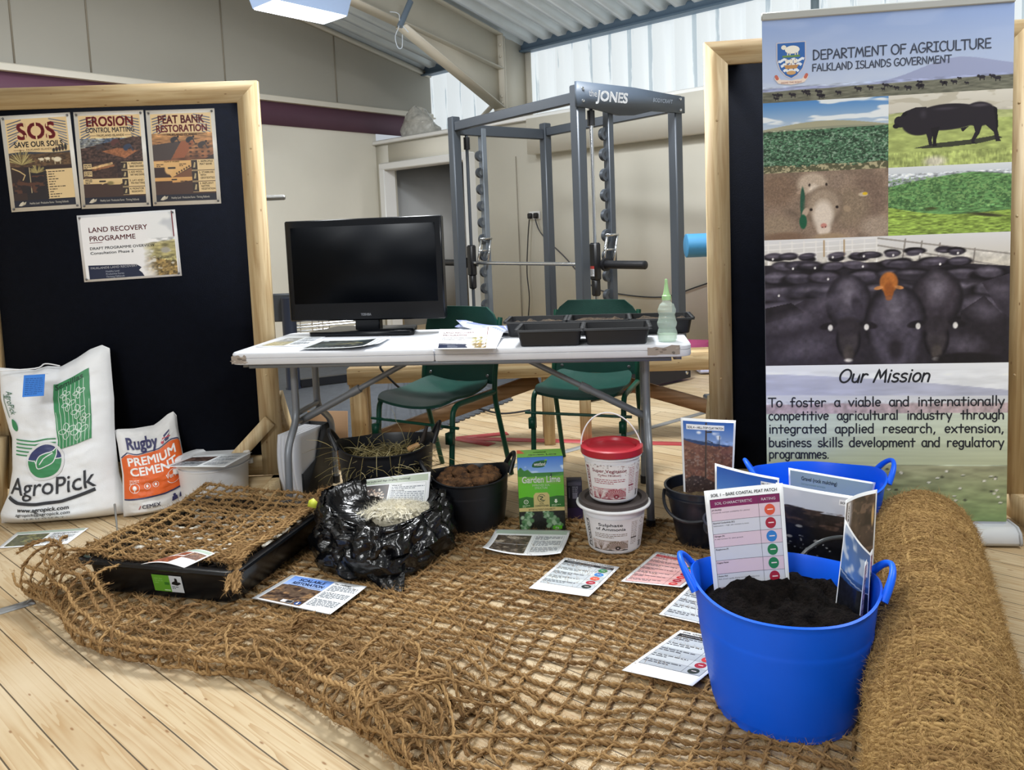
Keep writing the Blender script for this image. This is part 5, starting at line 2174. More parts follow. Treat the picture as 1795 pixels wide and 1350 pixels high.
# ragged left end and the torn corner of the fold
for k in range(14):
    s0 = rng.uniform(-.20, .25)
    bb = np.linspace(2.50, 2.66 + rng.uniform(-.02, .06), 10)
    P = net_at(s0 + .05 * np.sin(bb * 30 + k), bb)
    P[:, 2] += .03 * np.sin(np.linspace(0, PI, 10)) * rng.random()
    paths.append(P)
for k in range(20):
    s0 = -.24 + rng.random() * .24
    b1 = rng.uniform(.84, 1.1)
    tt = np.linspace(0, 1, 12)
    P = net_at(s0 + .12 * np.sin(tt * 3 + k) * rng.uniform(.2, 1), b1 + (tt - .5) * rng.uniform(.1, .3))
    P[:, 2] += .035 * rng.random() * np.sin(tt * PI)
    paths.append(P)
for k in range(16):      # loose strands lying across the folded part
    s0, b1 = -rng.random() * .24, rng.uniform(1.0, 2.5)
    tt = np.linspace(0, 1, 12)
    P = net_at(np.minimum(s0 + (tt - .5) * rng.uniform(-.2, .2), -.001), b1 + (tt - .5) * rng.uniform(-.25, .25))
    P[:, 2] += .022 * rng.random() * np.sin(tt * PI)
    paths.append(P)
V, F, Cc = ropes(paths[:row_n], .0058, seed=5, hair=1050, hair_len=.030)
V2, F2, C2 = ropes(paths[row_n:], .0045, seed=6, hair=420, hair_len=.026)
F = F + [f + len(V) for f in F2]
V, Cc = np.concatenate([V, V2]), np.concatenate([Cc, C2])
tag(link('coir_netting', new_mesh('coir_netting', V, F, Cc), FIBRE, None, angle=80), 'knotted brown coir netting spread over the floorboards and folded along its front', 'netting')

# ---- the roll
RA, RAr = np.array([.645, 1.06]), .148
RAd = np.array([.434, .901])
RAl = 1.53
RAp = np.array([.901, -.434])


def roll_pt(t, th, r):
    r = np.asarray(r)
    x = RA[0] + RAd[0] * t + RAp[0] * r * np.cos(th)
    y = RA[1] + RAd[1] * t + RAp[1] * r * np.cos(th)
    return np.stack([x, y, RAr + r * np.sin(th)], -1)


rl = thing('coir_roll', 'thick roll of brown coir matting lying beside the front blue tub', 'matting roll', (0, 0, 0))
mb = MB()
th = np.linspace(0, 2 * PI, 64, endpoint=False)
tt = np.linspace(0, RAl, 90)
TH, TTg = np.meshgrid(th, tt, indexing='ij')
Rr = RAr - .010 + .012 * (fbm(TTg * 14, np.cos(TH) * 3 + 4 + np.sin(TH) * 2, 7) - .5)
mb.grid(roll_pt(TTg, TH, Rr), closed_u=True)
for t_, fl in ((0, 0), (RAl, 1)):
    ring = roll_pt(np.full(64, t_), th, np.full(64, RAr - .012))
    mb.add(ring, [np.arange(64) if fl else np.arange(64)[::-1]])
mb.build('core', mat('coir_core', '6a5030', .95, var=.3, vs=40, bump=.6, bs=150), rl)
paths = []
for k in range(160):
    t0 = k / 160 * RAl + rng.normal(0, .004)
    th = np.linspace(-.9, PI + .7, 70)
    t = t0 + .016 * (fbm(th * 2.5, th * 0 + k * .13, 4) - .5) * 2 + .012 * (vn(th * 8, th * 0 + k, 6) - .5)
    r = RAr - .004 + .013 * (fbm(t * 20, th * 4, 9) - .35)
    paths.append(roll_pt(t, th, r))
for k in range(11):
    th0 = -.6 + k / 10 * (PI + 1.2)
    t = np.linspace(0, RAl, 120)
    th = th0 + .10 * (fbm(t * 5, t * 0 + k, 3) - .5) * 2 + .05 * (vn(t * 22, t * 0 + k, 5) - .5)
    paths.append(roll_pt(t, th, RAr - .003 + .010 * (fbm(t * 14, th * 4, 9) - .4)))
rax = np.array([RAd[0], RAd[1], 0])


def roll_up_dir(X):
    rel = X[:, :2] - RA
    t = rel @ RAd
    c = np.column_stack([RA[0] + RAd[0] * t, RA[1] + RAd[1] * t, np.full(len(t), RAr)])
    return X - c


V, F, Cc = ropes(paths, .0058, seed=9, hair=700, hair_len=.032, up=roll_up_dir, tone=('765a3a', 'a88a5a'))
link('matting', new_mesh('matting', V, F, Cc), FIBRE, rl, angle=80)


# ================================================================== TUBS AND BUCKETS
def tub(name, label, cat, c, rb, rr, h, hang, material, group=None, hh=.045, handle_r=.0068, ribs=True, inner=None):
    """flexible two handled tub; hang = direction of the handles"""
    t = thing(name, label, cat, (c[0], c[1], 0), hang, group)
    n = 72
    th = np.arange(n) * 2 * PI / n
    lift = .028 * np.abs(np.cos(th)) ** 5
    sq = 1 + .03 * np.cos(2 * th)
    vs_ = np.concatenate([[0, .0, .02, .05], np.linspace(.08, .97, 34), [1.0]])
    rows = []
    for i, v in enumerate(vs_):
        r = rb + (rr - rb) * (v ** .85)
        if i == 0:
            r = 0.001
        if i == 1:
            r = rb * .93
        if ribs and .1 < v < .72 and i % 2:
            r = r + .0022
        if i >= len(vs_) - 1:
            r += .005
        rows.append(np.stack([r * sq * np.cos(th), r * sq * np.sin(th), v * h + lift * v ** 3], 1))
    for i, v in enumerate([1.0, .97, .8, .5, .2, .04, .04]):
        r = rb + (rr - rb) * (v ** .85) - .004
        if i == 0:
            r += .004
        if i == 6:
            r = .001
        rows.append(np.stack([r * sq * np.cos(th), r * sq * np.sin(th), v * h + lift * v ** 3 + (.003 if i == 0 else 0) + (.004 if i > 4 else 0)], 1))
    mb = MB()
    P = np.stack(rows, 1)
    mb.grid(P, closed_u=True)
    mb.build('body', material, t, angle=50)
    for s in (1, -1):
        mb = MB()
        R = rr * 1.03
        w = .32
        pts = []
        for k in np.linspace(-1, 1, 17):
            a = k * w + (0 if s > 0 else PI)
            z = h + .022 + hh * (1 - abs(k) ** 2.4) - .015 * abs(k)
            ro = R + .006 + .024 * (1 - k * k)
            pts.append((ro * cos(a), ro * sin(a), z))
        mb.tube(pts, [handle_r * (1.5 - .5 * (1 - abs(k))) for k in np.linspace(-1, 1, 17)], 10)
        mb.build('handle', material, t)
    return t


def heap(name, label, c, r, z, h, material, seed, amp=.03, freq=14, sx=1.0, sy=1.0, rz=0.0, cat=None, n=64, ridge=False):
    """loose fill inside a container: mounded, lumpy, with a rounded underside"""
    ang = np.arange(n) * 2 * PI / n
    rad = np.linspace(0.002, 1, 34)
    A, Rr = np.meshgrid(ang, rad, indexing='ij')
    x, y = r * Rr * np.cos(A), r * Rr * np.sin(A)
    nz = fbm(x * freq + 7, y * freq + 3, seed, 5)
    if ridge:
        nz = 1 - np.abs(2 * nz - 1) * 1.3
    zz = z + h * (1 - Rr ** 2) + amp * (nz - .5) * 2 * np.clip((1 - Rr) * 8, .15, 1)
    P = np.stack([x * sx, y * sy, zz], 2)
    mb = MB()
    mb.grid(P, closed_u=True)
    B = np.stack([x * sx, y * sy, np.full_like(zz, z - .03)], 2)
    B[:, -1] = P[:, -1]
    mb.grid(B, closed_u=True, flip=True)
    o = mb.build(name, material, None, angle=180)
    o.location = (c[0], c[1], 0)
    o.rotation_euler = (0, 0, rz)
    return tag(o, label, cat or 'soil', kind='stuff')


BLUETUB = mat('blue_flexible_plastic', '0c60ee', .42, spec=.3, var=.03, vs=10)
BLACKTUB = mat('black_flexible_plastic', '14161b', .42, var=.1, vs=8)
DARKBKT = mat('slate_black_bucket', '161b26', .3, spec=.5)
PEAT = mat('black_peat', '0b0908', .95, spec=.08, col2='1a1513', vs=45, bump=1.0, bs=160)
DUNG = mat('dry_brown_clods', '7a5432', .95, col2='382414', vs=38, bump=1.0, bs=120)
SOIL = mat('sandy_clay_soil', '6d5a3c', .95, col2='3a3024', vs=50, bump=.9, bs=150)

FT = np.array([.628, 1.80])
tub('flexible_tub', 'front blue two handled tub of dark peat beside the coir roll', 'tub', FT, .158, .207, .305, math.radians(-12), BLUETUB, 'blue tubs')
heap('peat', 'dark crumbly peat filling the front blue tub', FT, .192, .254, .026, PEAT, 3, .058, 17, cat='peat')
BT = np.array([1.022, 2.578])
tub('flexible_tub', 'blue two handled tub standing behind against the printed banner', 'tub', BT, .150, .205, .300, math.radians(-8), BLUETUB, 'blue tubs')
TA = np.array([-.555, 3.19])
tub('flexible_tub', 'black two handled tub of dry grass under the folding table', 'tub', TA, .155, .195, .315, math.radians(8), BLACKTUB, 'black tubs', hh=.06)
TBc = np.array([-.205, 3.075])
tub('flexible_tub', 'smaller black tub of brown clods beside the garden lime box', 'tub', TBc, .130, .158, .205, math.radians(12), BLACKTUB, 'black tubs', hh=.055)
heap('brown_clods', 'clods of dry brown dung heaped in the smaller black tub', TBc, .140, .165, .02, DUNG, 9, .030, 22, cat='dung', ridge=True)
mb = MB()
r = random.Random(8)
for k in range(46):
    a, q = r.uniform(0, 6.28), .115 * math.sqrt(r.random())
    rad = r.uniform(.012, .032)
    u, v = np.meshgrid(np.linspace(0, 2 * PI, 14, endpoint=False), np.linspace(0, PI, 9), indexing='ij')
    d = np.stack([np.cos(u) * np.sin(v), np.sin(u) * np.sin(v), np.cos(v)], 2)
    rr_ = rad * (.7 + .7 * fbm(u * 1.2 + k * 3 + np.cos(v) * 3, v * 2 + k, 5)) * np.where(True, 1, 1)
    rr_[:, :] = rr_ * (1 - .0 * u)
    P = d * rr_[..., None] * np.array([1.2, 1, .7]) + np.array([TBc[0] + q * cos(a), TBc[1] + q * sin(a), .185 + r.uniform(0, .022) + .012 * (1 - q / .115)])
    mb.grid(P, closed_u=True, flip=True)
tag(mb.build('dung_lumps', DUNG, None, angle=180), 'rounded brown dung lumps on top in the smaller black tub', 'dung', kind='stuff')
# dry grass
heap('dry_grass_bed', 'bed of chopped dry grass inside the larger black tub', TA, .178, .225, .02, mat('dry_grass_litter', '6f6243', .95, col2='3c3422', vs=60, bump=1, bs=180), 5, .02, 20, cat='hay')
mb = MB()
HAY = [lin1(hx(c)) for c in ('a79a6b', '8c7f55', 'c0b488', '756a45')]
hc = []
for k in range(420):
    a, q = r.uniform(0, 6.28), .17 * math.sqrt(r.random())
    p = np.array([TA[0] + q * cos(a), TA[1] + q * sin(a), .235 + r.uniform(0, .04)])
    d = np.array([r.gauss(0, 1), r.gauss(0, 1), r.gauss(.35, .4)])
    d /= np.linalg.norm(d)
    l = r.uniform(.05, .17)
    if k < 40:
        l = r.uniform(.16, .30)
        d[2] = abs(d[2]) + .1
    pts = [p + d * l * t + np.array([0, 0, -.32 * l * t * t]) + np.array([r.gauss(0, .004), r.gauss(0, .004), 0]) for t in np.linspace(0, 1, 6)]
    n0 = mb.n
    mb.tube(pts, [.0013, .0013, .0012, .0011, .0009, .0004], 3, cap=False)
    hc.append(np.tile(HAY[k % 4], (mb.n - n0, 1)))
for k in range(7):
    a = -2.2 + k * .3
    p = np.array([TA[0] + .17 * cos(a), TA[1] + .17 * sin(a), .30])
    e = p + np.array([r.uniform(-.10, .06), -.05, -r.uniform(.06, .14)])
    pts = smooth_path([p + np.array([.02, .06, -.03]), p + np.array([0, 0, .03]), (p + e) / 2 + np.array([0, -.03, .03]), e], 5)
    n0 = mb.n
    mb.tube(pts, .0012, 3, cap=False)
    hc.append(np.tile(HAY[k % 4], (mb.n - n0, 1)))
o = tag(mb.build('dry_grass', FIBRE, None, angle=80, col=np.concatenate(hc)), 'tangled pale dry grass sticking out of the larger black tub', 'hay', kind='stuff')
wp = at_y(728, 783, 3.14)
hk = thing('wooden_handle_tool', 'short wooden handled tool resting on the dry grass tub rim', 'hand tool', tuple(wp))
mb = MB()
mb.tube([(-.03, 0, -.012), (-.022, 0, -.008), (.012, -.0, .006), (.02, 0, .009)], [.010, .013, .012, .009], 12)
mb.build('grip', wood_mat('worn_wood_grip', 'c49a68', '9a7245', 0), hk)
mb = MB()
mb.tube([(.018, 0, .008), (.034, 0, .03), (.052, 0, .085)], [.009, .011, .007], 10)
mb.build('blade', mat('rusty_dark_iron', '2c2622', .6, metal=.3), hk)


def cyl_fn(c, z0, r0, z1, r1, ang):
    """wrap artwork round an upright cone; u runs left to right as seen from direction ang"""
    def fn(u, v, d):
        r = r0 + (r1 - r0) * (v + 0) / (z1 - z0) + d + .0006
        a = ang + u / ((r0 + r1) / 2)
        return np.stack([c[0] + r * np.cos(a), c[1] + r * np.sin(a), z0 + v], 1)
    return fn


def wire_arc(p0, p1, top, r, n=24, flat=.0):
    p0, p1, top = (np.array(q, float) for q in (p0, p1, top))
    m = (p0 + p1) / 2
    out = []
    for t in np.linspace(0, PI, n):
        out.append(m + (p0 - m) * cos(t) + (top - m) * sin(t))
    return np.array(out)


def pail(name, label, c, z, h, rb, rr, body, lid=None, group=None, rz=0.0, bead=True):
    """plastic pail: tapered wall, double bead under the rim, optional press-on lid; returns its root"""
    t = thing(name, label, 'bucket', (c[0], c[1], z), rz, group)
    mb = MB()
    pr = [(.0, .0), (rb * .94, 0), (rb, .006), (rb + (rr - rb) * .8, h * .8)]
    if bead:
        pr += [(rb + (rr - rb) * .84 + .0, h * .84), (rr + .003, h * .85), (rr + .003, h * .88), (rr - .001, h * .89)]
    pr += [(rr, h * .97), (rr + .005, h * .975), (rr + .005, h), (rr - .003, h)]
    if lid is None:
        pr += [(rb + (rr - rb) * .5 - .004, h * .5), (rb - .006, .012), (.0, .010)]
    else:
        pr += [(rr - .004, h * .9), (0, h * .9)]
    mb.lathe(pr, n=56)
    mb.build('body', body, t, angle=35)
    if lid is not None:
        mb = MB()
        mb.lathe([(0, h - .004), (rr * .84, h - .004), (rr * .88, h + .006), (rr + .002, h + .008), (rr + .008, h + .004), (rr + .008, h - .018), (rr + .0055, h - .02), (rr + .0055, h - .002)], n=56)
        mb.build('lid', lid, t, angle=35)
    return t


WPL = mat('white_pail_plastic', 'e8e9ec', .35, var=.03, vs=10)
REDL = mat('red_lid_plastic', 'a8202e', .35, var=.06, vs=8)
GREYL = mat('brown_grey_lid', '4a4240', .5)
WHANDLE = mat('white_plastic_handle', 'e4e4e4', .4)


def pail_label(title, sub, ink, dark, w, h, dirty):
    s = Sheet(w, h)
    s.rect(0, 0, w, h, 'e2dfde', 1, 24, 2)
    s.text('Proctors', w * .075, h * .06, h * .185, dark, 3, bold=.025, rot=PI / 2, shear=.15, width=h * .86)
    s.rect(w * .082, h * .05, w * .088, h * .95, dark, 3)
    s.rect(w * .095, h * .05, w * .10, h * .9, ink, 3)
    y = h * .80
    for k, t in enumerate(title):
        s.text(t, w * .41, y - k * h * .13, h * .125, dark, 3, 'C', .02, width=min(w * .50, len(t) * h * .085))
    y -= len(title) * h * .13
    if sub:
        s.text(sub, w * .41, y + h * .03, h * .075, ink, 3, 'C', .012, width=w * .33)
        y -= h * .09
    s.para(w * .18, y + h * .03, w * .64, 3, h * .05, ink, 2, .4, 3)
    p = Pic(70, 46, 1.75, 'd9cdca')
    ink_c = hx(ink)
    p.grain(9, 9, .25, 3)
    p.over(fbm(p.X * 9, p.Y * 9, 4) * 1.7 - .55, ink)
    for k in range(13):      # daisy
        a = k / 13 * PI * 1.1 - .05
        p.seg(1.25, .28, 1.25 + .5 * cos(a), .28 + .62 * sin(a), .10, ink).seg(1.25, .28, 1.25 + .46 * cos(a), .28 + .56 * sin(a), .03, 'cdb9b4')
    p.ell(1.25, .25, .14, .2, dark, .3).ell(1.25, .25, .06, .09, 'cdb9b4', .3)
    p.ell(.42, .5, .30, .46, 'd9cdca', .3)
    for k in range(6):
        p.seg(.42, .05, .42 + .07 * (k - 2.5), .92 - .06 * abs(k - 2.5), .025, ink)
    p.below(lambda X: .05 + .05 * np.sin(X * 9), dark)
    s.pic(w * .13, h * .05, w * .66, h * .36, p, 2)
    s.para(w * .70, h * .9, w * .80, 16, h * .045, ink, 2, .35, 5)
    s.para(w * .84, h * .7, w * .95, 11, h * .045, ink, 2, .35, 6)
    s.rect(w * .70, h * .40, w * .80, h * .425, dark, 2.4)
    s.rect(w * .86, h * .08, w * .91, h * .24, '2a2626', 2.4).rect(w * .87, h * .09, w * .878, h * .23, 'dddddd', 2.6).rect(w * .89, h * .09, w * .894, h * .23, 'dddddd', 2.6)
    s.pen([(w * .89, h * .94), (w * .93, h * .86), (w * .89, h * .78), (w * .85, h * .86)], h * .012, dark, 3, closed=True)
    if dirty:
        r = random.Random(4)
        for k in range(70):
            s.disc(w * r.random(), h * (1 - .35 * r.random() ** 2), r.uniform(.0008, .004), r.choice(['8d7f7b', 'a59a97', '75655f', 'b49a98']), 3.4 + .01 * k, r.uniform(.0006, .002), 7)
    return s


AB = np.array([.345, 2.785])
face = math.atan2(-AB[1], -AB[0])
q1 = pail('fertiliser_bucket', 'white lidded Sulphate of Ammonia bucket at the bottom of the pair', AB, .012, .180, .096, .120, WPL, GREYL, 'stacked fertiliser buckets', 0)
lab = pail_label(['Sulphate', 'of Ammonia'], None, '7d6a58', '1d1a1c', .26, .125, False)
lab.build('label', cyl_fn((0, 0), .010, .097, .135, .115, face - .13 / .106 + .10), MATTE, q1, base=None, eps=.0002)
mb = MB()
n_ = 40
aa = np.linspace(face - 1.75, face + 1.75, n_)
mb.tube(np.stack([.131 * np.cos(aa), .131 * np.sin(aa), .166 + .0 * aa], 1), .0062, 10)
mb.build('handle', WHANDLE, q1)
q2 = pail('fertiliser_bucket', 'dirty white Super Vegitator bucket with red lid on top of the pair', AB + np.array([.0, .0]), .199, .188, .086, .106, WPL, REDL, 'stacked fertiliser buckets', 0)
lab = pail_label(['Super Vegitator'], '(Potato Fertiliser)', '9b4550', '7d1f30', .25, .135, True)
lab.build('label', cyl_fn((0, 0), .008, .087, .143, .102, face - .125 / .095 + .10), MATTE, q2, base=None, eps=.0002)
mb = MB()
ha = face + PI / 2
hv = np.array([cos(ha), sin(ha), 0])
mb.tube(wire_arc(hv * .112 + (0, 0, .165), -hv * .112 + (0, 0, .165), (-.01, .03, .305), .002), .0026, 8)
mb.build('handle', WHANDLE, q2)

WB = np.array([-1.385, 3.44])
wb = pail('white_bucket', 'wide plain white lidded bucket beside the cement bag', WB, .0, .225, .140, .152, WPL, WPL)
s = Sheet(.20, .07)
s.rect(0, 0, .2, .07, 'e6e6e2', 1, 18, 2).rect(.002, .066, .2, .068, '8a9a4a', 2, 18).rect(.045, .004, .085, .034, 'a4ab4e', 2, 4).rect(.045, .02, .085, .03, 'c9cb86', 2.4, 4)
s.disc(.065, .05, .007, '8a9a4a', 2)
s.para(.09, .062, .165, 9, .006, '6f7070', 2).para(.004, .062, .04, 8, .006, '6f7070', 2, seed=2)
s.rect(.14, .008, .165, .016, '2a2a2a', 2.4, 3)
fw = math.atan2(-WB[1], -WB[0])
s.build('label', cyl_fn((0, 0), .02, .141, .09, .144, fw - 1.05), MATTE, wb, base=None)
mb = MB()
hv = np.array([cos(fw + PI / 2), sin(fw + PI / 2), 0])
mb.tube(wire_arc(hv * .162 + (0, 0, .18), -hv * .162 + (0, 0, .18), np.array([0, .155, .20]), .003), .004, 8)
for s_ in (1, -1):
    mb.lathe([(0, 0), (.011, 0), (.011, .02), (0, .02)], tuple(hv * s_ * .160 + np.array([0, 0, .17])), 12)
mb.build('handle', WHANDLE, wb)

DB = np.array([.672, 2.80])
db = pail('black_bucket', 'black bucket of clay soil holding the Soil 4 hill top card', DB, .008, .215, .088, .128, DARKBKT, None, 'black buckets', 0)
mb = MB()
mb.tube(wire_arc((-.134, 0, .20), (.134, 0, .20), (-.06, -.155, .13), .004), .006, 8)
mb.build('handle', BLACKTUB, db)
heap('clay_soil', 'sandy clay soil in the black Soil 4 bucket', DB, .116, .185, .012, SOIL, 4, .016, 30)
DB2 = np.array([.885, 2.20])
db2 = dup(db, (DB2[0], DB2[1], .010), math.radians(100), 'black bucket standing between the two blue tubs with its handle raised')
heap('black_soil', 'black soil in the bucket standing between the blue tubs', DB2, .116, .170, .012, PEAT, 6, .016, 30)
DB3 = np.array([.725, 2.43])
db3 = dup(db, (DB3[0], DB3[1], .010), math.radians(200), 'black bucket behind the Soil 1 card holding the blue sky photo card')

# ================================================================== SACKS, BAG, BOX
def pillow(x_l, x_r, top, depth, nu=60, nv=80, wr=.006, seed=1, foot=1.0, thin=.18):
    """stuffed sack standing up: outline left/right/top as functions, front surface S(u, v)"""
    def half(u, v, sgn, d=0):
        u, v = np.asarray(u, float), np.asarray(v, float)
        zt = top(u)
        z = v * zt
        xl, xr = x_l(v), x_r(v)
        x = xl + (xr - xl) * u
        e = np.clip(1 - np.abs(2 * u - 1) ** 2.6, 0, 1) ** .6
        f = np.clip(1 - v, 0, 1) ** .55 * (1 - thin) + thin * np.clip((1 - v) * 30, 0, 1)
        b = np.clip(v * 14, 0, 1) ** .5
        w = wr * (fbm(u * 5 + v * 2, v * 26, seed) - .5) * 2 * e + wr * 1.3 * (fbm(u * 4, v * 4, seed + 5) - .5) * 2 * e
        y = sgn * (depth * e * f * b * .5 + (w + d) * (1 if sgn < 0 else 1))
        lean = .10 * v * v
        return np.stack([x, y + lean, z], -1)
    u, v = np.meshgrid(np.linspace(0, 1, nu), np.linspace(0, 1, nv), indexing='ij')
    G = half(u, v, -1)

    def surf(a, b):
        x, y = np.clip(a, 0, 1) * (nu - 1), np.clip(b, 0, 1) * (nv - 1)
        i, j = np.minimum(x.astype(int), nu - 2), np.minimum(y.astype(int), nv - 2)
        f, g = (x - i)[:, None], (y - j)[:, None]
        return (G[i, j] * (1 - f) + G[i + 1, j] * f) * (1 - g) + (G[i, j + 1] * (1 - f) + G[i + 1, j + 1] * f) * g
    mb = MB()
    mb.grid(half(u, v, -1), flip=False)
    mb.grid(half(u, v, 1), flip=True)
    i = np.arange(nu - 1)
    n0 = 0
    k = nu * nv
    mb.F.append(np.stack([i * nv, i * nv + k, (i + 1) * nv + k, (i + 1) * nv], 1))
    return mb, surf


SACKW = mat('white_woven_sack', 'ebedf0', .45, var=.03, vs=20, bump=.10, bs=260)
SK0, SK1 = flo(-22, 935), flo(205, 912)
sk = thing('seed_sack', 'large white AgroPick seed sack with green print leaning on the left board', 'sack', ((SK0[0] + SK1[0]) / 2 - .0, (SK0[1] + SK1[1]) / 2 + .10, 0), math.atan2(SK1[1] - SK0[1], SK1[0] - SK0[0]) * .6)
xl = lambda v: np.interp(v, [0, .08, .2, .35, .55, .8, 1.0], [-.27, -.265, -.225, -.205, -.205, -.255, -.265])
xr = lambda v: np.interp(v, [0, .08, .25, .5, .7, .9, 1.0], [.262, .262, .235, .225, .225, .212, .205])
tp = lambda u: np.interp(u, [0, .1, .3, .42, .55, .7, .82, .93, 1.0], [.675, .668, .655, .670, .665, .70, .735, .752, .735])
mb, half = pillow(xl, xr, tp, .24, wr=.006, seed=3)
mb.build('body', SACKW, sk, angle=70)


def on_pillow(half, W, H, v0=.03):
    def fn(u, v, d):
        p = half(u / W, v0 + v / H * (1 - v0))
        return p + np.stack([d * 0, -d - .0028, d * 0], -1)
    return fn


s = Sheet(.46, .70)
GR, NV, DK = '3f8a5a', '3a3f6b', '35373d'
s.rect(.24, .335, .385, .625, GR, 1, 10, 20)
for k in range(9):
    x = .25 + k * .0155
    s.pen([(x, .336), (x + .001 * (k - 4), .45), (.3125 + (k - 4) * .0168, .50 if abs(k - 4) > 3 else .595)], .0022, 'c9dccf', 2, caps=False)


def clover(x, y, r, c='cfe0d4'):
    for a in (.2, 1.7, 3.0, 4.4):
        s.pen([(x + r * (cos(a) * (.55 + .5 * cos(t)) - sin(a) * .33 * sin(t)), y + r * (sin(a) * (.55 + .5 * cos(t)) + cos(a) * .33 * sin(t))) for t in np.linspace(0, 2 * PI, 16)], .0028, c, 2.4, caps=False)


for x, y, r_ in ((.285, .405, .034), (.335, .385, .034), (.335, .47, .028), (.30, .515, .026), (.345, .545, .022), (.29, .56, .02), (.36, .43, .02)):
    clover(x, y, r_)
s.text('Semillas', .246, .598, .034, '2c4a3a', 3, bold=.02, width=.115)
for k in range(5):
    y = .385 - k * .0165
    s.rect(.045, y - .006, .232 if k < 2 else .13 - (k - 2) * .012, y, GR, 1.5, 8)
cx, cy = .185, .285
s.disc(cx, cy, .086, 'dcdddf', 2, n=36)
s.poly([(cx + .074 * cos(a), cy + .074 * sin(a)) for a in np.linspace(math.radians(8), math.radians(176), 20)], NV, 3)
s.poly([(cx + .074 * cos(a), cy + .074 * sin(a)) for a in np.linspace(math.radians(170), math.radians(370), 24)], GR, 3)
s.pen([(cx - .074, cy + .012), (cx - .042, cy + .008), (cx - .026, cy - .03), (cx - .01, cy + .004), (cx + .074, cy + .012)], .004, 'dcdddf', 4, caps=False)
leaf = [(cx - .026, cy - .03), (cx - .035, cy), (cx - .02, cy + .028), (cx + .03, cy + .04), (cx + .05, cy + .058), (cx + .048, cy + .02), (cx + .03, cy - .012)]
s.poly(smooth_path(leaf, 4, True), GR, 4.4)
s.pen(smooth_path(leaf, 4, True), .0045, 'dcdddf', 5, closed=True)
s.pen([(cx - .022, cy - .012), (cx - .005, cy + .012), (cx + .034, cy + .034)], .005, 'dcdddf', 5, caps=False)
s.text('AgroPick', .03, .135, .112, DK, 3, bold=.004, width=.36)
s.pen([(.025, .118), (.08, .100), (.16, .093), (.26, .100), (.385, .122)], .0145, DK, 3, caps=False)
s.text('www.agropick.com', .09, .060, .026, '2b2c30', 3, bold=.02, width=.195)
s.text('agropick@agropick.com', .09, .040, .020, '2b2c30', 3, bold=.01, width=.20)
s.text('· U R U G U A Y ·', .11, .020, .014, '5a5b60', 3, width=.17)
s.text('AgroPick', .037, .60, .042, '3a6b50', 3, rot=-PI / 2 + .12, width=.105)
s.line(.026, .585, .037, .48, .003, '3a6b50', 3)
s.poly(smooth_path([(.048, .475), (.065, .462), (.070, .435), (.058, .422), (.043, .44)], 4, True), GR, 3)
s.build('print', on_pillow(half, .46, .70), PLASTICPRINT, sk, base=None, eps=.0006)
s = Sheet(.085, .085)
s.rect(0, 0, .085, .085, '3a7bd0', 1, 2, 2).para(.008, .072, .078, 9, .0075, '2b5aa0', 2)
tg = s.build('blue_tag', lambda u, v, d: np.stack([-.075 + u - .1 * v, -.062 + .30 * (.085 - v) * 0 - .010 - d - .55 * (.085 - v), .575 + v], 1), MATTE, sk, '3a7bd0', nx=3, ny=3)
tg['label'] = 'blue paper tag'
mb = MB()
mb.tube(smooth_path([(-.10, -.06, .56), (-.082, -.068, .62), (-.06, -.06, .655), (.01, -.06, .66)], 5), .0015, 5)
mb.tube(smooth_path([(-.25, .0, .675), (-.1, .06, .668), (-.06, .07, .685), (0, .07, .672)], 5), .003, 5)
mb.build('stitching_thread', MATTE if False else WPL, sk)

CEMW = mat('white_paper_bag', 'e0dfde', .42, var=.05, vs=8, bump=.18, bs=40)
CM0, CM1 = flo(203, 918), flo(322, 893)
cm = thing('cement_bag', 'orange and white Premium Cement bag between the seed sack and white bucket', 'bag', ((CM0[0] + CM1[0]) / 2, (CM0[1] + CM1[1]) / 2 + .07, 0), math.atan2(CM1[1] - CM0[1], CM1[0] - CM0[0]) * .9)
wC = float(np.linalg.norm(CM1 - CM0)) / 2
xl = lambda v: np.interp(v, [0, .1, .5, .85, 1.0], [-wC, -wC, -wC * .93, -wC * .98, -wC * 1.03])
xr = lambda v: np.interp(v, [0, .1, .5, .85, 1.0], [wC * 1.02, wC * 1.03, wC * .94, wC * .86, wC * .86])
tp = lambda u: np.interp(u, [0, .05, .3, .62, .72, .85, .95, 1], [.370, .374, .367, .369, .385, .410, .420, .40])
mb, half = pillow(xl, xr, tp, .15, wr=.006, seed=8, thin=.12)
mb.build('body', CEMW, cm, angle=70)
W, H = 2 * wC, .385
s = Sheet(W, H)
OR, NB = 'e0652a', '34335f'
op = [(.02 * W, .205 * H), (.98 * W, .255 * H), (.98 * W, .71 * H), (.80 * W, .745 * H), (.25 * W, .70 * H), (.14 * W, .725 * H), (.02 * W, .655 * H)]
i_ = np.linspace(0, 1, 16)
for k in range(15):      # orange panel in strips so that it follows the bag
    a, b = .02 + .96 * k / 15, .02 + .96 * (k + 1) / 15
    lo = lambda t: (.205 + .05 * t) * H
    hi = lambda t: np.interp(t, [0, .12, .25, .8, 1], [.655, .725, .70, .745, .71]) * H
    for j in range(10):
        f0, f1 = j / 10, (j + 1) / 10
        s._add([(a * W, lo(a) + (hi(a) - lo(a)) * f0), (b * W, lo(b) + (hi(b) - lo(b)) * f0), (b * W, lo(b) + (hi(b) - lo(b)) * f1), (a * W, lo(a) + (hi(a) - lo(a)) * f1)], 1, OR, [(0, 1, 2, 3)])
s.pen([(t * W, (.195 + .05 * t) * H) for t in np.linspace(.02, .98, 16)], .006, NB, 2, caps=False)
s.pen([(t * W, (np.interp(t, [0, .12, .25, .8, 1], [.655, .725, .70, .745, .71]) + .014) * H) for t in np.linspace(.02, .98, 20)], .004, NB, 2, caps=False)
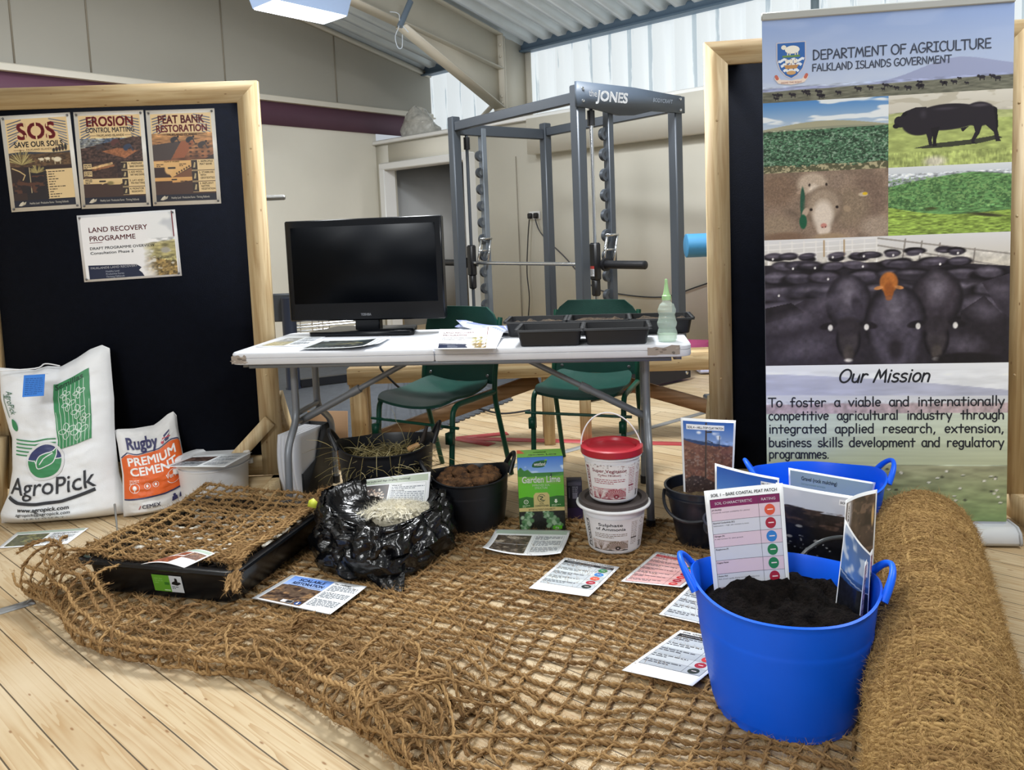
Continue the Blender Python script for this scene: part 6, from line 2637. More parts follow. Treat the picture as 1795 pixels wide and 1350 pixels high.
s.text('Rugby', .12 * W, .775 * H, .085 * H / .385 * .6 + .022, NB, 3, bold=.025, width=.50 * W)
s.poly([(.67 * W, .79 * H), (.72 * W, .83 * H), (.72 * W, .77 * H), (.69 * W, .765 * H)], 'c23a4a', 3).poly([(.73 * W, .845 * H), (.84 * W, .862 * H), (.80 * W, .775 * H), (.74 * W, .775 * H)], NB, 3)
s.pen([(.70 * W, .80 * H), (.83 * W, .835 * H)], .005, 'e6e2e2', 4).pen([(.71 * W, .82 * H), (.83 * W, .80 * H)], .004, 'c23a4a', 4.4)
s.text('PREMIUM', .10 * W, .585 * H, .050, 'f3efec', 3, bold=.03, width=.78 * W, rot=.04)
s.text('CEMENT', .12 * W, .470 * H, .050, 'f3efec', 3, bold=.03, width=.74 * W, rot=.04)
s.text('Vertua', .66 * W, .375 * H, .030, 'f3efec', 3, bold=.01, width=.24 * W)
for a0, a1 in ((25, 155), (205, 335)):
    s.pen(arc(.78 * W, .385 * H, .115 * W, .075 * H, a0, a1), .0022, 'f3efec', 3, caps=False)
for x, y, r_ in ((.17, .33, .020), (.36, .345, .012), (.49, .355, .012)):
    s.pen(arc(x * W, y * H, r_, r_ * 1.05, 0, 360, 24), .0018, 'f3efec', 3, caps=False)
    s.disc(x * W, y * H, r_ * .42, 'f3efec', 3.4, r_ * .55, 10)
s.rect(.165 * W, .275 * H, .175 * W, .33 * H, 'f3efec', 3.4)
s.para(.10 * W, .42 * H, .24 * W, 3, .007, 'f3d9cc', 3)
s.text('CEMEX', .26 * W, .085 * H, .026, '2d2c44', 3, bold=.012, width=.27 * W, rot=.03)
s.poly([(.21 * W, .08 * H), (.235 * W, .125 * H), (.245 * W, .125 * H), (.22 * W, .08 * H)], 'b03038', 3)
s.poly([(.70 * W, .11 * H), (.80 * W, .12 * H), (.785 * W, .165 * H), (.715 * W, .16 * H)], NB, 3).disc(.75 * W, .175 * H, .006, NB, 3)
s.poly([(.82 * W, .125 * H), (.90 * W, .13 * H), (.89 * W, .17 * H), (.86 * W, .185 * H), (.83 * W, .165 * H)], NB, 3)
s.poly([(.92 * W, .13 * H), (.985 * W, .135 * H), (.955 * W, .18 * H)], 'b03038', 3)
s.build('print', on_pillow(half, W, H), PLASTICPRINT, cm, base=None, eps=.0005)

# ------------------------------------------------------------------ refuse bag with wool
BAGM = mat('shiny_black_polythene', '08090c', .22, spec=.6, bump=.5, bs=30)
BG = np.array([-.515, 2.80])
bg = thing('refuse_bag', 'open shiny black refuse bag of white wool in the middle of the netting', 'bag', (BG[0], BG[1], .0))
n = 150
th = np.arange(n) * 2 * PI / n
Rm = np.interp(np.degrees(th), [0, 20, 45, 90, 135, 170, 200, 230, 262, 282, 310, 335, 360], [.265, .275, .25, .19, .20, .25, .265, .255, .275, .285, .245, .24, .265])
prof = [(.0, .002), (.55, .002), (.84, .004), (.96, .022), (1.0, .055), (.985, .09), (.93, .125), (.85, .155), (.79, .185), (.77, .215)]
vs_ = np.linspace(0, 1, 60)
pk = np.linspace(0, 1, len(prof))
pr_ = np.interp(vs_, pk, [q[0] for q in prof])
pz_ = np.interp(vs_, pk, [q[1] for q in prof])
THg, VG = np.meshgrid(th, vs_, indexing='ij')
ridge = lambda x, y, s_: 1 - np.abs(2 * fbm(x, y, s_, 3) - 1)


def crumple(T, Vv, k):
    cx_, sx_ = np.cos(T), np.sin(T)
    return (ridge(cx_ * 2.6 + 9 + Vv, sx_ * 2.6 + Vv * 2.2, 4 + k) - .75) * .055 + (ridge(cx_ * 6 + 3, sx_ * 6 + Vv * 7, 9 + k) - .75) * .022 + (ridge(cx_ * 15 + 1, sx_ * 15 + Vv * 16, 15 + k) - .75) * .007


cr = crumple(THg, VG, 0)
rr_ = Rm[:, None] * pr_[None, :] + cr * np.clip(VG * 5, 0, 1)
zz_ = pz_[None, :] * (1 + .16 * np.cos(THg - 2.3)) + cr * .4 * np.clip(VG * 3, 0, 1)
outer = np.stack([rr_ * np.cos(THg), rr_ * np.sin(THg), np.maximum(zz_, .001)], 2)
mb = MB()
mb.grid(outer, closed_u=True)
inn = []
for f, dz in ((.97, .004), (.90, -.02), (.78, -.05), (.5, -.06), (.01, -.06)):
    inn.append(np.stack([outer[:, -1, 0] * f, outer[:, -1, 1] * f, np.maximum(outer[:, -1, 2] + dz, .06)], 1))
mb.grid(np.stack([outer[:, -1]] + inn, 1), closed_u=True)
mb.build('body', BAGM, bg, angle=180)
vc = np.linspace(0, 1, 22)
THc, VC = np.meshgrid(th, vc, indexing='ij')
crc = crumple(THc, VC * .6, 31)
base_r = np.linalg.norm(outer[:, -1, :2], axis=1)
drop = .085 + .07 * (fbm(np.cos(th) * 1.6 + 5, np.sin(th) * 1.6, 3) - .3)
rc = base_r[:, None] * 1.0 + .004 + .050 * VC ** 1.1 + crc * np.clip(VC * 3, .1, 1)
zc = outer[:, -1, 2][:, None] + .014 * np.sin(VC * PI * .6) - drop[:, None] * VC ** 1.3 + crc * .5
mb = MB()
P = np.stack([rc * np.cos(THc), rc * np.sin(THc), zc], 2)
mb.grid(P, closed_u=True, flip=True)
cf = mb.build('turned_cuff', BAGM, bg, angle=180)
mb = MB()
t_ = np.linspace(0, 1, 10)
tail = np.array([[(-.0 + .22 * (k / 11 - .5) * (1 - .72 * a) + .085 * a, -.20 - .115 * a, .085 - .078 * a + .004 * math.sin(k * .9 + a * 3)) for a in t_] for k in range(12)])
mb.grid(tail).grid(tail - np.array([0, 0, .004]), flip=True)
mb.build('gathered_corner', BAGM, bg, angle=180)
mb = MB()
mb.prism([(0, 0), (.028, -.012), (.034, .01), (.02, .026), (.004, .02)], .003, (-.255, -.075, .225), (1, .3, 0), (0, .35, .94), (.2, -.9, .3))
tl = mb.build('yellow_tie', mat('yellow_green_tape', 'b9bf3a', .5), bg, smooth=False)
# white wool
WLc = at_y(692, 893, 2.80)
paths = []
for k in range(260):
    a, q = rng.uniform(0, 6.28), .075 * math.sqrt(rng.random())
    p = np.array([WLc[0] + 1.3 * q * cos(a) + .0, WLc[1] + .8 * q * sin(a), WLc[2] + .018 * (1 - (q / .075) ** 2) - .002])
    d = np.array([1.0, rng.normal(-.3, .45), rng.normal(0, .15)])
    d /= np.linalg.norm(d)
    tt = np.linspace(-1, 1, 9)
    paths.append(p + np.outer(tt, d) * .055 + np.stack([.004 * np.sin(tt * 5 + k), .012 * np.cos(tt * 3.5 + k), .006 * np.sin(tt * 7 + k) - .012 * tt ** 2], 1))
V, F, Cc = ropes(paths, .0030, step=.006, pitch=.12, seed=3, hair=420, hair_len=.03, tone=('cfc7ae', 'ece7d8'))
mb = MB()
u, v = np.meshgrid(np.linspace(0, 2 * PI, 28, endpoint=False), np.linspace(0, PI, 16), indexing='ij')
rw = 1 + .3 * (fbm(np.cos(u) * 2 + 3, np.sin(u) * 2 + v * 2, 3) - .5)
mb.grid(np.stack([WLc[0] + .10 * rw * np.cos(u) * np.sin(v), WLc[1] + .07 * rw * np.sin(u) * np.sin(v), WLc[2] - .03 + .05 * rw * np.cos(v)], 2), closed_u=True, flip=True)
nb = mb.n
Vb = np.concatenate(mb.V)
F2 = [f for f in mb.F] + [f + nb for f in F]
tag(link('wool_tuft', new_mesh('wool_tuft', np.concatenate([Vb, V]), F2, np.concatenate([np.tile(lin1(hx('d8d0b8')), (nb, 1)), Cc])), FIBRE, None, angle=80), 'tuft of creamy white wool locks in the black refuse bag', 'wool')

# ------------------------------------------------------------------ garden lime box, dark box
LM0, LM1 = flo(912, 937), flo(990, 935)
lmw, lmh, lmd = .178, .298, .10
lm = thing('garden_lime_box', 'green Garden Lime carton standing on the netting beside the clod tub', 'carton', (LM0[0], LM0[1], .010), math.atan2(LM1[1] - LM0[1], LM1[0] - LM0[0]) + math.radians(3))
mb = MB()
mb.box((lmw / 2, lmd / 2, lmh / 2), (lmw, lmd, lmh), bev=.0015)
mb.build('carton', mat('green_carton_board', '67a536', .5), lm, smooth=False)
s = Sheet(lmw, lmh)
p = Pic(80, 60, lmw / .118, '4d86d6')
p.vgrad(0, 'c9def0', 1, '3f74c8').spots(2, 3, .55, 'dde9f4', 3, 0, .7)
p.below(lambda X: .46 + .16 * np.exp(-((X - .15) / .22) ** 2) + .06 * np.sin(X * 22) * np.exp(-((X - .15) / .3) ** 2), '3c7a3a').below(lambda X: .34 + .12 * np.exp(-((X - 1.6) / .3) ** 2), '4c8a4a').below(lambda X: .36 - .10 * X + .06 * X * X, '6fae3d')
p.below(lambda X: .10 + .06 * np.sin(X * 3 + .5), '5fb02c')
p.ell(1.10, .40, .03, .035, '20283a', .3).seg(1.10, .38, 1.08, .22, .03, '20283a').seg(1.08, .3, 1.02, .24, .014, '20283a')
s.pic(0, .180, lmw, lmh, p, 1)
s.rect(0, .098, lmw, .186, '5db52b', 1.2, 2, 2)
s.poly(smooth_path([(.058, .258), (.063, .276), (.085, .283), (.113, .283), (.110, .268), (.098, .257)], 4, True), '1f5a3a', 2.4)
s.text('westland', .086, .263, .020, 'f1f3ee', 3, 'C', .02, width=.044)
s.poly([(.104, .281), (.110, .289), (.118, .284)], '7fbf3a', 3)
s.text('Garden Lime', lmw / 2, .196, .036, 'f6f8f2', 3, 'C', .022, width=.150)
s.text('IMPROVES SOIL', lmw / 2, .181, .012, 'e3f0d8', 3, 'C', .01, width=.07)
s.text('STRUCTURE', lmw / 2, .170, .012, 'e3f0d8', 3, 'C', .01, width=.05)
s.rect(0, .096, lmw, .135, '2f6b2a', 1.6, 2)
s.poly([(0, .135), (.03, .141), (.06, .135)], '2f6b2a', 1.6).poly([(.115, .135), (.15, .141), (lmw, .139), (lmw, .135)], '2f6b2a', 1.6)
s.poly([(.058, .096), (.120, .096), (.120, .145), (.112, .155), (.066, .155), (.058, .145)], 'c9b878', 2)
s.pen(arc(.089, .133, .015, .015, 30, 330), .0022, '25452a', 3).pen(smooth_path([(.082, .140), (.094, .137), (.084, .128), (.096, .124)], 5), .0036, '25452a', 3.2)
s.text('SOIL', .089, .108, .009, '25452a', 3, 'C', .01).text('CONDITIONER', .089, .099, .010, '25452a', 3, 'C', .015, width=.055)
s.pen(arc(.028, .120, .008, .008, 0, 360), .002, 'e6ecd8', 3).disc(.028, .120, .002, 'e6ecd8', 3)
s.poly([(.141, .127), (.149, .127), (.149, .119), (.153, .119), (.145, .110), (.137, .119), (.141, .119)], 'e6ecd8', 3)
s.para(.014, .106, .044, 2, .005, 'b7cfa0', 3).para(.128, .106, .165, 2, .005, 'b7cfa0', 3)
s.poly([(0, .082), (lmw, .080), (lmw, .094), (lmw / 2, .098), (0, .096)], 'cdbb7c', 2.6)
s.text('BETTER NUTRIENT AVAILABILITY', lmw / 2, .085, .009, '4a4a2a', 3.4, 'C', .012, width=.105)
p = Pic(80, 40, lmw / .082, '23241f')
p.grain(10, 10, .4, 3)
for xx, yy, k in ((.35, .5, 1.0), (1.55, .5, 1.05), (.2, .2, .6), (1.85, .25, .7), (1.3, .85, .6), (.5, .85, .6)):
    for j in range(16):
        a = j * .8
        p.ell(xx + .26 * k * cos(a) * (j % 3 + 1) / 3, yy + .34 * k * sin(a) * (j % 3 + 1) / 3, .11 * k, .13 * k, ['5f8a5a', '86a882', '48734a', 'a4bf9d'][j % 4], .4, a)
s.pic(0, 0, lmw, .081, p, 1.8)
s.rect(.130, .006, .166, .020, '5db52b', 3).text('4kg', .139, .009, .010, 'f0f4ea', 3.6, bold=.015)
s.build('front_print', lambda u, v, d: np.stack([u, -.0006 - d, v], 1), PRINT, lm, base=None, eps=.00025)
s = Sheet(lmw, lmd)
s.rect(0, 0, lmw, lmd, '6fae3d', 1).poly([(0, .05), (.03, .05), (.012, .1), (0, .1)], 'd2552e', 2)
s.text('westland', lmw / 2, .055, .022, '2f6b2a', 2.4, 'C', .02, width=.05).text('Garden Lime', lmw / 2 + .01, .02, .026, 'e6efd8', 2.4, 'C', .02, width=.11)
s.build('top_print', lambda u, v, d: np.stack([u, v, lmh + .0006 + d], 1), PRINT, lm, base=None, eps=.00025)
s = Sheet(lmd, lmh)
s.rect(0, 0, lmd, lmh, '7c8f6a', 1).rect(0, .27, lmd, lmh, '8fae6a', 2).para(.01, .25, .09, 26, .008, '4c5a44', 2)
s.build('side_print', lambda u, v, d: np.stack([lmw + .0006 + d, u, v], 1), PRINT, lm, base=None, eps=.00025)
PB0 = flo(996, 915)
pb = thing('small_carton', 'small dark purple carton between the lime box and fertiliser buckets', 'carton', (PB0[0], PB0[1], .008), -.05)
mb = MB()
mb.box((.03, .03, .08), (.062, .055, .16), bev=.001)
mb.build('carton', mat('dark_purple_board', '221f2e', .5), pb, smooth=False)
s = Sheet(.062, .16)
s.rect(0, 0, .062, .05, '2d2140', 1).rect(.004, .142, .058, .156, '4d4a5a', 1).rect(.022, .088, .042, .112, '7b7888', 2).para(.022, .138, .045, 6, .006, '8d8a99', 2)
s.rect(.008, .09, .010, .135, '6f6c7c', 2)
s.build('print', lambda u, v, d: np.stack([-.001 + u, .002 - d - .0006, v], 1), PRINT, pb, base=None, eps=.0003)

# ================================================================== TRAY UNDER NETTING
TY = [flo(128, 985, .13), flo(413, 1010, .13), flo(557, 886, .13)]
ty_w = float(np.linalg.norm(TY[1] - TY[0]))
ty_d = float(np.linalg.norm(TY[2] - TY[1]))
ty_rz = math.atan2(TY[1][1] - TY[0][1], TY[1][0] - TY[0][0])
ty = thing('garden_tray', 'large shallow black plastic tray on the netting with a green and white sticker', 'tray', (TY[0][0], TY[0][1], .012), ty_rz)
TRAYM = mat('glossy_black_tray', '0e1013', .25, spec=.55, bump=.1, bs=40)
mb = MB()
rings = []


def rr_ring(g, z, r):
    return np.array([(x, y, z) for x, y in round_rect(g, g, ty_w - g, ty_d - g, r, 7)])


for g, z, r in ((.25, 0, .02), (.05, 0, .03), (.045, .004, .035), (.022, .105, .045), (.022, .112, .045), (-.002, .114, .05), (-.006, .118, .052), (-.004, .127, .05), (.002, .130, .048), (.024, .128, .04), (.028, .12, .04), (.048, .012, .035), (.06, .008, .03), (.25, .008, .02)):
    rings.append(rr_ring(g, z, r))
P = np.stack(rings, 1)
mb.grid(P, closed_u=True)
n = P.shape[0]
mb.add(P[:, 0], [np.arange(n)[::-1]])
mb.add(P[:, -1], [np.arange(n)])
mb.build('body', TRAYM, ty, angle=35)
s = Sheet(.115, .062)
s.rect(0, 0, .067, .062, '6aa834', 1).rect(.067, 0, .115, .062, 'd9dde0', 1)
s.poly([(.072, .030), (.094, .026), (.110, .034), (.104, .040), (.098, .038), (.096, .052), (.088, .054), (.086, .042), (.076, .038)], '17181a', 2)
s.para(.008, .05, .04, 3, .008, '86bd58', 2).rect(.045, .026, .063, .036, '3c7a2a', 2).para(.072, .022, .098, 2, .006, '3c3f44', 2).rect(.04, .004, .063, .008, 'c8e0b0', 2)
st = s.build('sticker', lambda u, v, d: np.stack([ty_w * .46 + u, .0335 - .15 * (v + .022) * 0 + (-.0009 - d) + (.105 - .025 - v) * .215 - .0125, .025 + v], 1), PRINT, ty, base=None)
st['label'] = 'green and white product sticker'
heap('tray_soil', 'dark soil spread in the black tray below the net', (0, 0), .1, .04, .01, PEAT, 12, .02, 18)
so_ = bpy.data.objects['tray_soil']
ctr = np.array([TY[0][0], TY[0][1]]) + ty_w / 2 * np.array([cos(ty_rz), sin(ty_rz)]) + ty_d / 2 * np.array([-sin(ty_rz), cos(ty_rz)])
so_.location = (ctr[0], ctr[1], .03)
so_.rotation_euler = (0, 0, ty_rz)
so_.scale = (2.55, 2.6, 1)
mb = MB()
r = random.Random(3)
for k in range(150):
    u_, v_ = r.uniform(.1, .9), r.uniform(.2, .92)
    x, y = ty_w * u_, ty_d * v_
    px = TY[0][0] + x * cos(ty_rz) - y * sin(ty_rz)
    py = TY[0][1] + x * sin(ty_rz) + y * cos(ty_rz)
    u, v = np.meshgrid(np.linspace(0, 2 * PI, 8, endpoint=False), np.linspace(0, PI, 6), indexing='ij')
    rad = r.uniform(.008, .019)
    mb.grid(np.stack([px + rad * 1.4 * np.cos(u) * np.sin(v), py + rad * np.sin(u) * np.sin(v), .095 + r.uniform(0, .022) + rad * .5 * np.cos(v)], 2), closed_u=True, flip=True)
tag(mb.build('white_shells', mat('white_shell', 'e2ddd0', .4, var=.1, vs=30), None), 'scattered white shells and stones lying in the tray under the net', 'shells', kind='stuff')
# net draped over the tray
tx_, tyv = np.array([cos(ty_rz), sin(ty_rz), 0]), np.array([-sin(ty_rz), cos(ty_rz), 0])
T0_ = np.array([TY[0][0], TY[0][1], 0])
NQ = [T0_ - tx_ * .015 + tyv * .045 + np.array([0, 0, .15]), T0_ + tx_ * (ty_w - .02) + tyv * .04 + np.array([0, 0, .152]), T0_ + tx_ * (ty_w - .02) + tyv * (ty_d - .03) + np.array([0, 0, .168]), T0_ - tx_ * .0 + tyv * (ty_d + .01) + np.array([0, 0, .175])]


def tnet(p, q):
    p, q = np.asarray(p, float), np.asarray(q, float)
    A = NQ[0] * ((1 - p) * (1 - q))[..., None] + NQ[1] * (p * (1 - q))[..., None] + NQ[2] * (p * q)[..., None] + NQ[3] * ((1 - p) * q)[..., None]
    m = 16 * p * (1 - p) * q * (1 - q)
    A = A + np.stack([(fbm(p * 4 + 3, q * 4, 31) - .5) * .07, (fbm(p * 4 + 9, q * 4, 32) - .5) * .07, -.022 * m + .022 * (fbm(p * 5, q * 5, 33) - .4) + .02 * np.clip(q - .8, 0, 1) * 3], -1)
    A[..., 2] -= .05 * np.clip(.06 - p, 0, 1) * 8
    return A


paths = []
for k, q in enumerate(np.linspace(0, 1, 17)):
    p = np.linspace(-.03, 1.0, 60)
    P = tnet(p, q + .02 * (vn(p * 7, p * 0 + k, 3) - .5))
    P[:, 2] += .002 * np.cos(p * 12 * PI + k * PI)
    paths.append(P)
for k, p in enumerate(np.linspace(0, 1, 13)):
    q = np.linspace(-.02, 1.02, 60)
    paths.append(tnet(p + .02 * (vn(q * 7, q * 0 + k, 5) - .5), q))
for k in range(6):       # matted selvedge along the right side and the knotted corner
    q = np.linspace(0, 1, 40)
    P = tnet(1.0 - .006 * k + .012 * np.sin(q * 25 + k), q)
    P[:, 2] += .004 * (k % 3)
    paths.append(P)
co = NQ[1]
for k in range(12):
    t = np.linspace(0, 1, 8)
    e = np.array([rng.uniform(-.01, .035), rng.uniform(-.10, -.05), -.05])
    paths.append(co + np.outer(1 - t, (-.03, .10, .012)) + np.outer(t, e) + np.stack([rng.normal(0, .006, 8), rng.normal(0, .006, 8), .012 * np.sin(t * PI)], 1))
for k in range(16):
    t = np.linspace(0, 1, 8)
    p0 = rng.uniform(0, .3)
    A = tnet(np.full(8, 0.0), np.full(8, p0))
    paths.append(A + np.outer(t, (-.07 + rng.normal(0, .02), rng.normal(0, .04), -.08 * rng.random())) + rng.normal(0, .006, (8, 3)))
for k in range(10):
    t = np.linspace(0, 2 * PI * rng.uniform(.6, 1), 12)
    o_ = NQ[2] + np.array([.02 + .03 * rng.random(), .03 * rng.random(), .0])
    paths.append(o_ + np.stack([.045 * np.cos(t + k), .03 * np.sin(t + k), .02 * np.sin(t * 1.5) + .01], 1))
V, F, Cc = ropes(paths, .0058, seed=15, hair=650, hair_len=.028)
tag(link('tray_netting', new_mesh('tray_netting', V, F, Cc), FIBRE, None, angle=80), 'frayed piece of coir netting draped over the black garden tray', 'netting')

# ================================================================== PRINTED CARDS
def quad_fn(TL, TR, BR, BL, w, h, curl=None):
    TL, TR, BR, BL = (np.array(q, float) for q in (TL, TR, BR, BL))
    N = np.cross(TR - BL, TL - BR)
    N /= np.linalg.norm(N)

    def fn(u, v, d):
        a, b = np.clip(u / w, 0, 1)[:, None], np.clip(v / h, 0, 1)[:, None]
        p = (BL * (1 - a) + BR * a) * (1 - b) + (TL * (1 - a) + TR * a) * b
        k = d + (curl(u / w, v / h) if curl else 0)
        return p + np.outer(k, N)
    return fn


def floor_card(s, name, label, px, z=.016, curl=None, cat='leaflet', base='eef0f2', group=None):
    q = [flo(x, y, z) for x, y in px]
    o = s.build(name, quad_fn(*q, s.w, s.h, curl), PRINT, None, base, nx=12, ny=10)
    return tag(o, label, cat, group)


def upright_card(s, name, label, corners, curl=None, cat='card', base='eef0f2', nx=16):
    """corners TL, TR, BR, BL as (x, y in the photograph, distance)"""
    q = [at_y(*c) for c in corners]
    o = s.build(name, quad_fn(*q, s.w, s.h, curl), PRINT, None, base, nx=nx, ny=8)
    return tag(o, label, cat)


def leaflet(title, pics, w=.297, h=.21, band='a5b5a6', sub=True):
    s = Sheet(w, h)
    s.rect(w * .03, h * .84, w * .97, h * .965, band, 1, 14, 2)
    s.text(title, w * .08, h * .895, h * .07, '33413a', 2, bold=.02, width=min(w * .8, len(title) * h * .036))
    if sub:
        s.para(w * .08, h * .885, w * .35, 1, h * .03, '7d8f80', 2)
    n = len(pics)
    H = h * .74 / n
    for k, p in enumerate(pics):
        s.pic(w * .07, h * .05 + k * H + h * .006, w * .52, h * .05 + (k + 1) * H - h * .006, p, 1.5)
    s.frame(w * .56, h * .05, w * .95, h * .79, w * .003, '9aa3ad', 1.5)
    s.para(w * .58, h * .76, w * .93, 3, h * .045, '5c636c', 2, seed=1).para(w * .58, h * .60, w * .93, 5, h * .045, '7b828b', 2, seed=2).para(w * .58, h * .34, w * .93, 5, h * .045, '7b828b', 2, seed=3)
    return s


def pic_rough(c1, c2, c3, seed, asp=1.2, nx=44, ny=30, sky=None):
    p = Pic(nx, ny, asp, c1)
    p.spots(4, 5, .5, c2, seed).spots(11, 14, .58, c3, seed + 4).grain(30, 30, .35, seed + 7)
    if sky:
        p.vgrad(.7, sky, 1.0, sky)
    return p


def rating_card(title, head, headc, rowa, rowb, dots, w=.21, h=.297, blank=.0, heads=('SOIL CHARACTERISTIC', 'RATING'), rows=None, split=.68):
    s = Sheet(w, h)
    s.text(title, w * .5, h * .945, h * .034, '1d1f24', 2, 'C', .018, width=w * .84)
    y1, y0 = h * .925, h * (.03 + blank)
    hh = h * .068
    s.rect(w * .06, y1 - hh, w * .95, y1, headc, 1, 14, 2)
    s.text(heads[0], w * .36, y1 - hh * .66, hh * .42, 'f2eef2', 2, 'C', .015, width=w * .48)
    s.text(heads[1], w * (split + .97) / 2 - .02 * w, y1 - hh * .66, hh * .42, 'f2eef2', 2, 'C', .015, width=w * .18)
    n = len(dots)
    H = (y1 - hh - y0) / n
    for k, c in enumerate(dots):
        yt = y1 - hh - k * H
        s.rect(w * .06, yt - H, w * .95, yt, rowa if k % 2 == 0 else rowb, 1, 14, 2)
        s.rect(w * .06, yt - H - .0004, w * .95, yt - H + .0004, '4a4a55', 1.6, 14, 1)
        if rows:
            a, b = rows[k]
            s.text(a, w * .075, yt - H * .22, H * .16, '25262c', 2, bold=.015)
            if b:
                s.text(b, w * .075, yt - H * .42, H * .13, '4a4a52', 2, width=min(w * .56, len(b) * H * .072))
        else:
            s.para(w * .075, yt - H * .12, w * .6, 2, H * .26, '4a4d55', 2, seed=k)
        s.disc(w * (split + .95) / 2, yt - H * .5, min(H * .42, w * .095), c, 2, n=28)
        s.rect(w * (split + .93) / 2 - w * .02, yt - H * .53, w * (split + .93) / 2 + w * .05, yt - H * .45, 'e8d8d8', 2.4)
    s.rect(w * split - .0004, y0, w * split + .0004, y1, '4a4a55', 1.8, 1, 14)
    s.frame(w * .06, y0, w * .95, y1, .0008, '4a4a55', 1.9)
    return s


RED, DRED, BLU, GRN, ORG, BLK_ = 'c8383c', 'a3243a', '2f7cc4', '1f7a4c', 'd9563c', '26302f'
# --- on the netting
floor_card(leaflet('', [pic_rough('4a4038', '8d8274', '2c2622', 3), pic_rough('5a5046', 'a59a8a', '3a322c', 8)], sub=False), 'leaflet', 'sage headed leaflet with two brown photos lying in front of the lime box', [(869, 933), (1000, 935), (983, 978), (846, 968)], .02, lambda a, b: .018 * (1 - b) ** 2 * (2 * a - 1) ** 2 + .012 * b ** 3)
cls = [('', '')] * 5
floor_card(rating_card('SOIL CONDITION CLASSES', '', '1d2127', 'b9bfc4', 'c8ced0', [GRN, BLU, ORG, DRED, BLK_], blank=.17, heads=('CONDITION CLASS', 'RATING')), 'rating_card', 'grey condition class card lying in front of the fertiliser buckets', [(990, 977), (1086, 994), (1032, 1049), (927, 1034)], .018, lambda a, b: .006 * (1 - b) ** 2, 'card')
floor_card(rating_card('SOIL 4 – HILL-TOP CLAY PATCH', '', 'a8262e', 'd9aaa8', 'cf9c9a', [BLU, GRN, RED, DRED, RED, DRED, RED], heads=('SOIL CHARACTERISTIC', 'RATING')), 'rating_card', 'red tinted rating card with a column of red dots lying on the netting', [(1151, 967), (1248, 985), (1195, 1036), (1088, 1019)], .018, lambda a, b: .012 * (1 - b) ** 2 * a, 'card')
floor_card(rating_card('', '', '3a3f45', 'b2b7bd', 'bfc4c9', [RED, DRED, GRN, ORG, BLU], heads=('CONDITION CLASS', 'RATING')), 'rating_card', 'grey card half hidden under the left handle of the front blue tub', [(1214, 1021), (1306, 1046), (1258, 1100), (1155, 1077)], .018, None, 'card')
floor_card(rating_card('SOIL CONDITION CLASSES', '', '15181d', 'aeb4ba', 'c3c8cb', [GRN, BLU, RED, DRED, BLK_], blank=.17, heads=('CONDITION CLASS', 'RATING')), 'rating_card', 'grey condition class card nearest the camera beside the front blue tub', [(1193, 1104), (1300, 1126), (1214, 1213), (1090, 1175)], .020, lambda a, b: .016 * (1 - b) ** 2 * a, 'card')
# booklets
for k in range(4):
    s = Sheet(.297, .21)
    if k == 3:
        p = Pic(80, 60, 1.1, '6a5440')
        p.vgrad(.62, '9fb4dd', 1, '5f86cf').below(lambda X: .64 + .03 * np.sin(X * 5), '5c4a3c').spots(5, 9, .5, '8a6a4a', 3, 0, .62).spots(9, 14, .56, '3a2c26', 6, 0, .6).grain(26, 30, .3, 3, 0, .65)
        s.pic(.008, .008, .172, .202, p, 1)
        s.text('SCALABLE', .045, .172, .026, '1c2440', 2, bold=.03, width=.105).text('RESTORATION', .035, .145, .026, '1c2440', 2, bold=.03, width=.125)
        s.line(.03, .136, .16, .136, .002, '2a3a66').rect(.09, .014, .108, .032, 'd9dde3', 2).rect(.112, .014, .134, .032, '2b3038', 2).disc(.154, .023, .012, '2a4a86', 2).poly([(.150, .016), (.158, .016), (.154, .034)], 'e8eaf0', 3)
        s.frame(.09, .014, .134, .032, .001, 'e8eaf0', 2.6)
        s.text('The challenge', .182, .186, .012, '34383f', 2, bold=.015)
        s.para(.182, .178, .285, 5, .0085, '5f656e', 2, seed=2).para(.182, .128, .285, 5, .0085, '5f656e', 2, seed=4).para(.182, .075, .285, 6, .0085, '5f656e', 2, seed=5)
    z = .016 + k * .004
    dx = (3 - k) * 2
    floor_card(s, 'booklet', ['white booklet at the bottom of the stack on the netting', 'white booklet second from the bottom of the netting stack', 'white booklet just under the Scalable Restoration cover', 'Scalable Restoration booklet on top of the stack on the netting'][k], [(517 - dx, 1008), (643 - dx, 1028), (579 - dx, 1079), (447 - dx, 1051)], z, lambda a, b: .004 * (1 - b) ** 2, 'booklet', 'd5d9dc' if k < 3 else 'e9ebee', 'Scalable Restoration booklets')
floor_card(leaflet('', [pic_rough('56563c', '7c7a50', '38402c', 5), pic_rough('5a543c', '8a8458', '3a3a2a', 9)][:1], sub=True), 'leaflet', 'leaflet with green photos lying in front of the seed sack', [(30, 933), (156, 925), (118, 953), (-4, 961)], .003, None)
p3 = [pic_rough('8a4a32', 'a8603c', '5c3426', 2), pic_rough('6a4636', '8e6a50', '3c2a24', 6)]
s = Sheet(.297, .21)
s.pic(.015, .012, .175, .105, p3[0], 1).pic(.085, .115, .170, .165, p3[0], 1).pic(.178, .09, .285, .165, p3[1], 1).rect(.01, .175, .287, .202, 'a5b5a6', 1, 10, 1)
s.build('leaflet', quad_fn(flo(322, 963, .205), flo(376, 965, .21), flo(322, 990, .20), flo(246, 984, .195), .297, .21, lambda a, b: .012 * np.sin(a * PI) * 1 - .010), PRINT, None, 'eef0f2')
tag(bpy.data.objects['leaflet.002'], 'curled leaflet with red brown photos lying on the tray netting', 'leaflet')
s = leaflet('', [pic_rough('8a8c90', '5a5c60', '34363a', 5), pic_rough('3a2c28', '5a443c', '231c1a', 2)], sub=False, band='b9bcbd')
